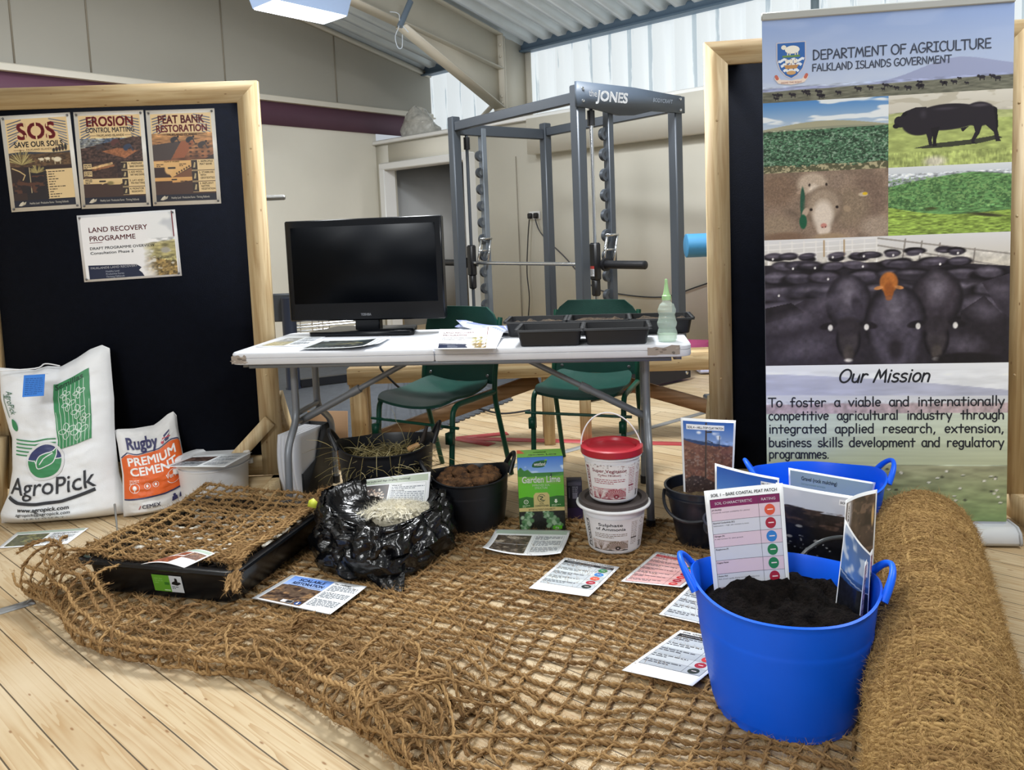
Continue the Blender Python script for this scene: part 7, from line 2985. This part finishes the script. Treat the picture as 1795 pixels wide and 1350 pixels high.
lf = s.build('leaflet', quad_fn(flo(341, 798, .242), flo(442, 795, .242), flo(394, 821, .240), flo(287, 818, .240), .297, .21, lambda a, b: .006 * a), PRINT, None, 'd5d7d8')
tag(lf, 'grey leaflet lying across the lid of the wide white bucket', 'leaflet')

# --- standing cards
s = leaflet('Wool locks and dags (organic mulching)', [None], .297, .21) if False else Sheet(.297, .21)
s.rect(.008, .172, .289, .203, 'b4c0ac', 1, 14, 2).text('Wool locks and dags (organic mulching)', .028, .186, .0135, '2d3a2c', 2, bold=.02, width=.19).para(.028, .181, .10, 1, .006, '7d8f70', 2)
p = Pic(70, 60, 1.0, '241a18')
p.below(lambda X: .3 + 0 * X, '5a2c20').spots(3, 3, .6, '3c2822', 4)
rr3 = random.Random(2)
for k in range(70):
    a, q = rr3.uniform(0, 6.28), rr3.random() ** .5
    p.ell(.56 + .34 * q * cos(a), .62 + .26 * q * sin(a), .05, .035, rr3.choice(['e6d6c4', 'cdb49c', 'a88a74', 'f0e6da', '7a5a48']), .5, a)
s.pic(.018, .012, .138, .166, p, 1)
s.frame(.145, .012, .283, .166, .001, '9aa59a', 1.5)
s.text('What is it?', .15, .155, .009, '3a4048', 2, bold=.02).text('How it works', .15, .128, .009, '3a4048', 2, bold=.02)
s.para(.15, .15, .278, 2, .008, '7b828b', 2, seed=1).para(.15, .124, .278, 11, .009, '8b929b', 2, seed=2)
upright_card(s, 'leaflet', 'wool locks and dags mulching leaflet standing in the black refuse bag', [(627, 843, 2.93), (755, 827, 2.92), (748, 908, 2.86), (608, 900, 2.88)], lambda a, b: .012 * np.sin(a * PI), 'leaflet')

s = Sheet(.21, .297)
p = Pic(90, 120, .72, '4f3c34')
p.vgrad(.70, '8fa5cc', 1, '2f5fae').spots(4, 7, .58, 'dfe4ee', 3, .74, 1).ell(.22, .86, .045, .025, 'e6e8ee', .6).ell(.5, .82, .04, .02, 'e0e4ec', .6)
p.below(lambda X: .775 - .10 * X, '2a3f66').below(lambda X: .755 - .12 * X - .02 * np.sin(X * 6), '6a4638').grain(16, 30, .3, 3, 0, .76).spots(24, 40, .62, '8a6450', 5, .05, .7).below(lambda X: .26 + .05 * np.sin(X * 8), '3a2c28').spots(30, 40, .64, '9a8a80', 7, 0, .6, .6).grain(50, 50, .35, 9, 0, .35)
p.seg(.325, .98, .315, .30, .024, '3b2d26').seg(.33, .97, .322, .30, .007, '5a4638').seg(.52, .82, .515, .66, .012, '33302e').seg(.35, .76, .42, .74, .012, '2c2624').seg(.34, .87, .40, .875, .02, '2c2624')
s.pic(.008, .010, .202, .287, p, 1)
s.rect(.02, .258, .165, .276, 'f0f0f2', 2).text('SOIL 4 – HILL-TOP CLAY PATCH', .024, .262, .011, '1d1f24', 3, bold=.02, width=.137)
upright_card(s, 'photo_card', 'Soil 4 hill top clay patch photo card standing in the black bucket', [(1193, 732, 2.84), (1290, 737, 2.82), (1284, 884, 2.78), (1199, 880, 2.80)], lambda a, b: .010 * np.sin(a * PI))

s = Sheet(.21, .297)
p = Pic(60, 90, .72, '2c62b4')
p.vgrad(.55, 'cfd8e4', .74, '6f97cf').vgrad(.74, '4a7fc8', 1, '2258b0').spots(3, 12, .6, 'c9d6e8', 3, .5, .72).below(lambda X: .60 - .0 * X, '2a3030').below(lambda X: .5 + .02 * np.sin(X * 9), '3a3632').grain(20, 20, .3, 4, 0, .6)
s.pic(.006, .008, .204, .289, p, 1)
s.rect(.150, .262, .200, .275, 'f0f0f2', 2).text('SOIL 5 – ERODED PEAT', .152, .265, .008, '1d1f24', 3, bold=.02, width=.047)
upright_card(s, 'photo_card', 'blue sky Soil 5 photo card standing behind the Soil 1 card', [(1253, 812, 2.46), (1366, 838, 2.40), (1362, 985, 2.38), (1254, 965, 2.42)], lambda a, b: .022 * np.sin(a * PI))

s = Sheet(.297, .21)
s.rect(.006, .150, .291, .204, '93a7a2', 1, 14, 2).text('Gravel (rock mulching)', .045, .180, .016, '26343a', 2, bold=.02, width=.125).text('Soil improvement technique', .045, .167, .008, '6d8a80', 2, width=.085)
p = Pic(60, 50, 1.2, '6a6a6a')
p.spots(16, 16, .5, 'a6a4a2', 3).spots(22, 22, .56, '3a3a3c', 6).grain(30, 30, .4, 4)
s.pic(.06, .012, .155, .142, p, 1)
s.frame(.175, .012, .285, .138, .001, '8a96a0', 1.5).text('What is it?', .18, .126, .009, '2d3a5c', 2, bold=.02).para(.18, .118, .28, 9, .010, '7b828b', 2)
upright_card(s, 'leaflet', 'gravel rock mulching leaflet standing inside the rear blue tub', [(1382, 820, 2.66), (1535, 846, 2.57), (1512, 960, 2.53), (1386, 945, 2.62)], lambda a, b: .006 * np.sin(a * PI), 'leaflet')

s = Sheet(.21, .297)
p = Pic(100, 130, .72, '17161a')
p.vgrad(.78, 'b9bcc6', 1, 'd2d4dc').spots(3, 4, .55, 'c4c8d2', 2, .8, 1)
p.below(lambda X: .80 + .015 * np.sin(X * 9) - .05 * X + .012 * fbm(X * 12, X * 0, 3), '26201f').spots(6, 22, .55, '4a3a34', 4, .60, .80).below(lambda X: .62 - .03 * X, '141419').grain(20, 20, .5, 6, 0, .8)
for k in range(90):
    x, y = rr3.random() ** 1.5 * .6, .08 + .42 * rr3.random() ** 1.2
    p.ell(x, y, rr3.uniform(.006, .02), rr3.uniform(.004, .012), rr3.choice(['8d8f92', '6a6c70', 'a9abac', '54565a']), .4, rr3.uniform(-.5, .5))
for x, y, rx in ((.20, .60, .045), (.10, .47, .04), (.40, .46, .05), (.30, .36, .03)):
    p.ell(x, y, rx, .018, 'a6a6a4', .4)
s.pic(.007, .009, .203, .288, p, 1)
s.rect(.165, .262, .2, .280, 'f0f0f2', 2).text('SOIL 2', .168, .267, .010, '1d1f24', 3, bold=.02, width=.028)
upright_card(s, 'photo_card', 'dark peat and stones photo card standing behind the front blue tub', [(1360, 846, 2.24), (1503, 871, 2.20), (1474, 1030, 2.18), (1366, 1015, 2.22)], lambda a, b: .008 * np.sin(a * PI))

rows = [('pH (Acidity)', '(Controls nutrient availability for plants)'), ('Electrical Conductivity (EC)', 'Salinisation – high salt content is toxic'), ('Nitrogen (N)', 'A vital nutrient for plant growth'), ('Phosphorous (P)', ''), ('Organic Matter', ''), ('Erosion Risk', 'Risk of soil rapidly drying out and blowing away'), ('Soil Moisture', ''), ('', '')]
s = rating_card('SOIL 1 – BARE COASTAL PEAT PATCH', '', '7d2158', 'd9c3cf', 'cfd0d9', [ORG, DRED, BLU, GRN, GRN, DRED, GRN, GRN], .21, .32, 0, rows=rows)
upright_card(s, 'rating_card', 'Soil 1 bare coastal peat patch rating card standing in the front blue tub', [(1234, 861, 1.93), (1372, 847, 1.92), (1388, 1075, 1.86), (1257, 1085, 1.87)], lambda a, b: -.006 * np.sin(a * PI))

s = Sheet(.21, .297)
p = Pic(60, 90, .72, '4a3c34')
p.grain(6, 8, .4, 3).spots(8, 20, .55, '6a5648', 5).spots(5, 9, .6, '2e2622', 8).ell(.68, .8, .03, .12, 'c4a06a', .4).ell(.1, .9, .12, .3, 'a5a5ac', .6)
s.pic(.008, .009, .202, .288, p, 1)
s.rect(.018, .19, .040, .285, 'f0f0f2', 2).text('PEAT BANK', .034, .194, .012, '1d1f24', 3, bold=.02, rot=PI / 2, width=.085)
upright_card(s, 'photo_card', 'brown peat bank photo card standing at the right rim of the front blue tub', [(1483, 877, 1.83), (1538, 858, 1.92), (1527, 1060, 1.87), (1470, 1075, 1.82)], lambda a, b: -.008 * np.sin(a * PI))
s = Sheet(.21, .25)
p = Pic(60, 80, .84, '1b1c22')
p.vgrad(.5, '4f79b8', 1, '55709a').spots(3, 4, .5, 'b9c4d2', 3, .5, 1).vgrad(.40, '23406e', .5, '36598e').seg(0, .48, .84, .40, .015, 'a9b4c4').below(lambda X: .40 - .06 * X, '191a20').grain(30, 40, .5, 5, 0, .42)
s.pic(.006, .008, .204, .243, p, 1)
s.rect(.178, .16, .192, .215, 'f0f0f2', 2)
upright_card(s, 'photo_card', 'curled sea and sky photo card standing in front of the brown peat bank card', [(1482, 911, 1.77), (1527, 972, 1.74), (1521, 1092, 1.74), (1463, 1072, 1.77)], lambda a, b: .020 * np.sin(a * PI), nx=24)
s = rating_card('', '', '7d2158', 'c9a3b3', 'bcaab8', [RED, GRN, GRN, DRED, BLU], .21, .20, 0)
upright_card(s, 'rating_card', 'magenta rating card seen almost edge on at the right rim of the front blue tub', [(1517, 986, 1.72), (1530, 962, 1.80), (1524, 1074, 1.79), (1506, 1092, 1.71)], None)

# ================================================================== THINGS ON THE TABLE
def tp_(x, y, z=.7405):
    return flo(x, y, z)


s = leaflet('', [pic_rough('9a9170', 'b4aa80', '6a6450', 3), pic_rough('8a8a88', 'a4a4a2', '606264', 7)], sub=False, band='dfe3e6')
tag(s.build('leaflet', quad_fn(tp_(512, 589, .742), tp_(575, 588, .742), tp_(538, 606, .742), tp_(448, 608, .742), .297, .21), PRINT, None, 'e4e8ec'), 'pale leaflet with faded photos lying on the left end of the table', 'leaflet')
for k in range(3):
    s = Sheet(.297, .21)
    if k == 2:
        p = Pic(80, 50, 1.4, '1d2326')
        p.spots(3, 6, .5, '333c3e', 2).seg(.55, .5, 1.15, .62, .05, '8a8460').spots(10, 12, .62, '6a6a50', 4, .35, .75).grain(20, 20, .4, 3)
        s.pic(.012, .012, .285, .198, p, 1)
        s.para(.03, .028, .26, 1, .014, 'c9ced2', 2).rect(.02, .175, .05, .19, 'aab0b4', 2)
    q = [tp_(565 + 12 * (2 - k), 597 - (2 - k), .742 + .0022 * k), tp_(666 + 10 * (2 - k), 596 - (2 - k), .742 + .0022 * k), tp_(640 + 12 * (2 - k), 612 - 2 * (2 - k), .742 + .0022 * k), tp_(525 + 14 * (2 - k), 613 - 2 * (2 - k), .742 + .0022 * k)]
    tag(s.build('leaflet', quad_fn(*q, .297, .21, lambda a, b: .010 * a ** 4 + .004 * (1 - b) ** 3), PRINT, None, 'eaeef0'), ['bottom sheet of the three leaflets in front of the television', 'middle sheet of the three leaflets in front of the television', 'dark landscape leaflet on top of the sheets in front of the television'][k], 'leaflet', 'leaflets in front of the television')
for k in range(7):
    s = overview_sheet(.21, .148, .7) if k == 6 else Sheet(.21, .148)
    dx = (6 - k) * 4
    q = [tp_(771 + dx, 590 - k, .744 + .0020 * k), tp_(860 + dx, 590 - k, .744 + .0020 * k), tp_(855 + dx * .6, 611, .742 + .0020 * k), tp_(762 + dx * .6, 612, .742 + .0020 * k)]
    q[0][2] += .012 + .001 * k
    q[1][2] += .012 + .001 * k
    tag(s.build('booklet', quad_fn(*q, .21, .148, lambda a, b, k=k: .012 * a ** 5 * b), PRINT, None, 'eceef0'), 'Land Recovery Programme booklet on top of the fanned stack' if k == 6 else 'white booklet fanned out under the Land Recovery Programme booklet', 'booklet', 'Land Recovery booklets on the table')
for k in range(8):
    s = Sheet(.21, .148)
    s.rect(0, 0, .21, .148, ['7482b4', '8b97c0', '6a78aa', 'c3c9dc'][k % 4], 1, 12, 2).rect(.02, .0, .035, .148, 'e4e7ee', 2, 2, 2).rect(.12, .02, .19, .12, '9aa5c8', 2, 4, 2)
    dx, dz = (7 - k) * 3.4, .0022 * k
    q = [tp_(800 + dx * .7, 572, .743 + dz), tp_(872 + dx, 571, .743 + dz), tp_(896 - dx * .3, 583, .743 + dz), tp_(812 - dx * .6, 584.5, .743 + dz)]
    tag(s.build('brochure', quad_fn(*q, .21, .148, lambda a, b: .030 * (1 - a) ** 2.5), PRINT, None, 'dfe3ee'), 'blue brochure in the curled fan of brochures between the television and trays', 'brochure', 'blue brochures on the table')

BLKT = mat('matt_black_tray', '15171c', .5, var=.1, vs=20)


def seed_tray(label, c, w, d, first=None):
    if first is not None:
        return dup(first, (c[0], c[1], .741), t_rz, label)
    t = thing('seed_tray', label, 'seed tray', (c[0], c[1], .741), t_rz, 'seed trays on the table')
    mb = MB()
    h = .062
    rg_ = []
    for gx, gy, z, r in ((w * .3, d * .3, 0, .005), (.022, .020, 0, .012), (.018, .016, .003, .014), (.008, .006, h * .93, .016), (.008, .006, h, .016), (-.002, -.002, h + .001, .018), (-.004, -.004, h - .004, .018), (-.0025, -.0025, h - .004, .018), (-.001, -.001, h + .003, .018), (.010, .008, h + .003, .014), (.020, .018, .006, .012), (w * .3, d * .3, .006, .005)):
        rg_.append(np.array([(x - w / 2, y - d / 2, z) for x, y in round_rect(gx, gy, w - gx, d - gy, r, 5)]))
    P = np.stack(rg_, 1)
    mb.grid(P, closed_u=True)
    k = P.shape[0]
    mb.add(P[:, 0], [np.arange(k)[::-1]])
    mb.add(P[:, -1], [np.arange(k)])
    mb.build('body', BLKT, t, angle=35)
    for sx in (-1, 1):
        mb = MB()
        for k in range(9):
            y = -d * .42 + k * d * .105
            mb.box((sx * (w / 2 - .004), y, h + .003), (.016, d * .05, .005))
        mb.build('ribbed_rim', BLKT, t, smooth=False)
    return t


TRW, TRD = .262, .225
SOILT = mat('dry_seed_compost', '5a4a38', .95, col2='2b241e', vs=60, bump=1.0, bs=200)
spots = [((.150, 3.045), 'black seed tray at the front left of the five on the table', .018), ((.405, 3.018), 'black seed tray at the front between the bottle and the front left tray', .016),
         ((.105, 3.335), 'black seed tray of crumbly compost at the back nearest the blue brochures', .040), ((.372, 3.300), 'black seed tray of crumbly compost in the middle of the back row', .042), ((.625, 3.262), 'black seed tray behind the bubbled squeeze bottle', .040)]
first = None
for k, (c, lab_, zs) in enumerate(spots):
    o = seed_tray(lab_, c, TRW, TRD, first)
    first = first or o
    mb = MB()
    X, Yg = np.meshgrid(np.linspace(-TRW / 2 + .022, TRW / 2 - .022, 40), np.linspace(-TRD / 2 + .020, TRD / 2 - .020, 34), indexing='ij')
    Z = zs + .022 * (fbm(X * 30 + k * 7, Yg * 30, 3 + k, 5) - .5) * (1.6 if k > 1 else .6)
    edge_ = np.minimum(np.minimum(X + TRW / 2 - .022, TRW / 2 - .022 - X), np.minimum(Yg + TRD / 2 - .02, TRD / 2 - .02 - Yg))
    Z = Z + .010 * np.clip(edge_ * 30, 0, 1) * (k > 1)
    mb.grid(np.stack([X, Yg, Z], 2), flip=True)
    mb.grid(np.stack([X, Yg, np.minimum(Z, .012)], 2))
    so2 = mb.build('compost', SOILT, None, angle=180)
    so2.location = (c[0], c[1], .741)
    so2.rotation_euler = (0, 0, t_rz)
    tag(so2, ['shallow compost in the front left seed tray', 'shallow compost in the front seed tray beside the bottle', 'crumbly compost in the back seed tray near the brochures', 'crumbly compost in the middle back seed tray', 'crumbly compost in the seed tray behind the bottle'][k], 'soil', 'compost in the seed trays', 'stuff')

bp_ = tp_(1170, 598)
bt = thing('squeeze_bottle', 'clear bubbled plastic bottle with pale green nozzle on the table corner', 'bottle', (bp_[0], bp_[1], .741), 0)
CLEAR = mat('clear_plastic', 'dcefe4', .08, alpha=.30, spec=.6)
mb = MB()
th = np.arange(36) * 2 * PI / 36
zs_ = np.linspace(0, .165, 60)
base_r = np.interp(zs_, [0, .004, .03, .046, .052, .075, .098, .104, .125, .142, .150, .165], [.034, .037, .039, .034, .031, .036, .031, .029, .033, .028, .018, .0145])
bub = np.abs(np.cos(6 * th[:, None])) ** .6 * np.clip(np.sin((zs_[None, :] - .052) / .025 * PI), 0, 1) ** .5 * .004
R_ = base_r[None, :] + np.where((zs_[None, :] > .05) & (zs_[None, :] < .14), bub, 0)
mb.grid(np.stack([R_ * np.cos(th)[:, None], R_ * np.sin(th)[:, None], np.broadcast_to(zs_, R_.shape)], 2), closed_u=True)
mb.lathe([(0, 0), (.034, 0)], n=36)
mb.build('body', CLEAR, bt, angle=180)
mb = MB()
mb.lathe([(0, .002), (.032, .002), (.035, .012), (.035, .028), (0, .028)], n=36)
mb.build('liquid', mat('pale_green_liquid', 'c3dcc0', .05, alpha=.45), bt)
mb = MB()
mb.lathe([(.0, .160), (.0175, .160), (.0175, .176), (.014, .179), (.011, .19), (.0085, .205), (.0055, .228), (.006, .232), (.0045, .240), (0, .241)], n=24)
mb.build('nozzle', mat('pale_green_nozzle', 'a9d69a', .35), bt, angle=30)

# ================================================================== BEHIND AND UNDER THE TABLE
bn1 = thing('low_bench', 'low pine trestle bench with diagonal brace behind the left green chair', 'bench', (-.92, 4.18, 0), 0, 'low pine benches')
BL_, BH_, BD_ = 1.13, .475, .24
mb = MB()
mb.box((BL_ / 2, .045, BH_ - .045), (BL_, .09, .09), bev=.003).box((BL_ / 2, BD_ - .03, BH_ - .045), (BL_, .06, .09), bev=.003)
mb.box((BL_ / 2, BD_ / 2, BH_ - .01), (BL_, BD_, .02), bev=.003)
mb.build('top_rail', PINE_X, bn1, smooth=False)
for x in (.05, BL_ - .03):
    mb = MB()
    mb.box((x, .045, (BH_ - .09) / 2), (.09 if x < .5 else .06, .06, BH_ - .09), bev=.003)
    mb.build('leg', PINE_Z, bn1, smooth=False)
    mb = MB()
    mb.box((x, BD_ - .03, (BH_ - .09) / 2), (.06, .05, BH_ - .09), bev=.003)
    mb.build('leg', PINE_Z, bn1, smooth=False)
mb = MB()
mb.bar((.10, .10, .05), (BL_ - .08, .10, BH_ - .12), .045, .075)
mb.build('brace', wood_mat('dark_pine_brace', '94775a', '765a3e', 0), bn1, smooth=False)
dup(bn1, (1.50, 4.42, 0), PI - .06, 'low pine trestle bench partly hidden behind the right display board')

MATS = [('4a3f8c', 'purple exercise mat at the bottom of the pile behind the power rack'), ('5a48a0', 'violet exercise mat in the middle of the pile behind the power rack'), ('b84a7e', 'pink exercise mat on top of the pile behind the power rack')]
mp0 = at_y(1168, 655, 6.45)
for k, (c_, l_) in enumerate(MATS):
    mb = MB()
    mb.box((0, 0, 0), (.62, .45, .062), bev=.02)
    o = mb.build('exercise_mat', mat('mat_foam_%d' % k, c_, .7), None)
    o.location = (mp0[0] + .05 + .01 * k, 6.55, .032 + .063 * k)
    o.rotation_euler = (0, 0, -.5 + .03 * k)
    tag(o, l_, 'exercise mat', 'exercise mats behind the power rack')
mb = MB()
mb.box((0, 0, .09), (.35, .25, .17), bev=.015)
o = mb.build('storage_box', mat('pale_lilac_plastic', 'c3c8ea', .5), None)
wp2 = at_y(1236, 640, 6.0)
o.location = (wp2[0] + .13, 6.15, .005)
tag(o, 'pale lilac storage box on the floor beside the exercise mats', 'box')

rp = at_y(1202, 431, 4.85)
pdm = thing('roller_pad_stand', 'gym stand with blue foam roller pad poking out beside the right board', 'gym machine', (rp[0] + .26, 4.85, 0))
mb = MB()
mb.tube([(-.262, 0, rp[2]), (-.258, 0, rp[2]), (.10, 0, rp[2]), (.104, 0, rp[2])], [.062, .074, .074, .062], 24)
mb.build('roller_pad', mat('blue_vinyl_pad', '3f86b4', .5), pdm, angle=40)
mb = MB()
mb.box((.14, 0, rp[2] / 2), (.06, .06, rp[2]), bev=.005).box((.14, 0, .03), (.5, .5, .05), bev=.01)
mb.tube([(.10, 0, rp[2]), (.16, 0, rp[2])], .02, 12)
mb.build('stand', RG, pdm)

bp2 = at_y(500, 346, 4.3)
bb_ = thing('barbell_stand', 'gym stand behind the left board with a steel bar end sticking out', 'gym machine', (bp2[0] - .30, 4.3, 0))
mb = MB()
mb.tube([(-.1, 0, bp2[2]), (.293, 0, bp2[2]), (.30, 0, bp2[2])], [.0145, .0145, .010], 16)
mb.build('bar', mat('brushed_steel', 'a3a3a1', .35, metal=.8), bb_)
mb = MB()
mb.box((0, 0, bp2[2] / 2), (.06, .06, bp2[2]), bev=.005).box((0, 0, .03), (.4, .5, .05), bev=.01)
mb.build('stand', RG, bb_)
gp = flo(515, 684)
gm = thing('gym_column', 'dark blue gym machine column standing behind the left end of the table', 'gym machine', (gp[0], gp[1], 0))
mb = MB()
mb.lathe([(0, 0), (.062, 0), (.062, .02), (.055, .03), (.055, .74), (0, .74)], n=28)
mb.build('column', mat('dark_navy_metal', '1c2333', .45), gm)
mb = MB()
mb.bar((.05, .03, .05), (.5, .25, .05), .06, .06)
mb.build('foot', BLK, gm)
mb = MB()
mb.box((-.06, .05, .66), (.16, .08, .22), bev=.008)
mb.build('weight_shroud', mat('dark_grey_cover', '33373c', .6), gm)
wr_ = thing('wire_rack', 'chrome wire rack glimpsed under the television', 'rack', tuple(flo(570, 640)))
mb = MB()
for z in (.30, .36, .42):
    mb.tube([(-.35, 0, z), (.45, .0, z + .04)], .007, 6).tube([(-.35, .25, z), (.45, .25, z + .04)], .007, 6)
for x in (-.33, -.28, -.1, 0, .4):
    mb.tube([(x, 0, 0.005), (x, 0, .46)], .007, 6).tube([(x, .25, 0.005), (x, .25, .46)], .007, 6)
for x in (-.33, .4):
    mb.tube([(x, 0, .42), (x, .25, .42)], .007, 6)
mb.build('frame', CHR, wr_)

# magazine file with papers, sheet of cardboard
fp = flo(534, 884)
mf = thing('magazine_file', 'black cardboard magazine file of papers beside the left table leg', 'magazine file', (fp[0] - .015, fp[1] + .06, 0), math.radians(68))
BOARD = mat('black_cardboard', '17181b', .6)
D_, W_, H_ = .22, .115, .31
mb = MB()
side = [(0, 0), (D_, 0), (D_, H_), (D_ * .75, H_), (D_ * .45, .16), (0, .12)]
for y in (0, W_ - .004):
    mb.prism(side, .004, (0, y, 0), (1, 0, 0), (0, 0, 1), (0, 1, 0))
mb.box((D_ / 2, W_ / 2, .002), (D_, W_, .004)).box((.002, W_ / 2, .06), (.004, W_, .12)).box((D_ - .002, W_ / 2, H_ / 2), (.004, W_, H_))
mb.build('body', BOARD, mf, smooth=False)
for k in range(5):
    s = Sheet(.21, .297)
    s.para(.02, .28, .19, 28, .009, 'a5a9b4', 1, seed=k)
    pf = s.build('paper', lambda u, v, d, k=k: np.stack([-.012 + u * .95 - .03 * np.sin(v / .297 * 2.6), .106 - .020 * k + d, .008 + v], 1), MATTE, None, 'e3e5ec', nx=4, ny=14, thick=.017)
    pf.parent = None
    pf.location = mf.location
    pf.rotation_euler = mf.rotation_euler
    tag(pf, 'white printed papers standing in the black magazine file', 'papers', 'papers in the magazine file')
cp = flo(512, 862)
mb = MB()
mb.box((0, 0, .15), (.22, .008, .30), np.array([[1, 0, 0], [0, 1, .1], [0, 0, 1]]))
o = mb.build('cardboard_sheet', mat('brown_cardboard', '8a6a4a', .8, var=.06, vs=6), None, smooth=False)
o.location = (cp[0] + .10, cp[1] + .34, .002)
o.rotation_euler = (0, 0, -.2)
tag(o, 'upright piece of brown cardboard behind the left table legs', 'cardboard')
mb = MB()
pts = [at_y(668, 640, 4.0), at_y(670, 650, 4.0), at_y(705, 684, 4.05), at_y(740, 705, 4.2)]
pts = [np.array(q) for q in pts] + [flo(760, 722), flo(800, 716), flo(835, 720), flo(880, 730), flo(930, 724)]
for q in pts[4:]:
    q[2] = .019
mb.tube(smooth_path(pts, 8), .006, 6)
tag(mb.build('power_cable', BLK, None), 'black power cable trailing to the floor behind the left chair', 'cable')
mb = MB()
a_, b_ = at_y(201, 884, 3.20), flo(207, 946)
mb.tube([a_, (a_ + b_) / 2, b_], [.0045, .004, .0012], 6)
tag(mb.build('metal_peg', mat('dull_grey_metal', '7c7b76', .5, metal=.5), None), 'thin grey metal peg between the seed sack and the cement bag', 'peg')

# raised carrying handle of the bucket between the tubs
for ch_ in list(db2.children):
    if ch_.name.startswith('handle'):
        bpy.data.objects.remove(ch_)
pts = [at_y(1381, 985, 2.07), at_y(1400, 978, 2.06), at_y(1418, 962, 2.06), at_y(1445, 947, 2.06), at_y(1476, 942, 2.07), at_y(1500, 948, 2.12)]
iv = np.array([[cos(-math.radians(100)), -sin(-math.radians(100)), 0], [sin(-math.radians(100)), cos(-math.radians(100)), 0], [0, 0, 1]])
pts = [iv @ (np.array(q) - np.array([DB2[0], DB2[1], .010])) for q in pts]
pts = [iv @ np.array([-.115, -.04, .195])] + pts + [iv @ np.array([.125, .0, .20])]
mb = MB()
mb.tube(smooth_path(pts, 7), .0055, 8)
mb.build('handle', mat('grey_black_handle', '34383a', .3), db2)
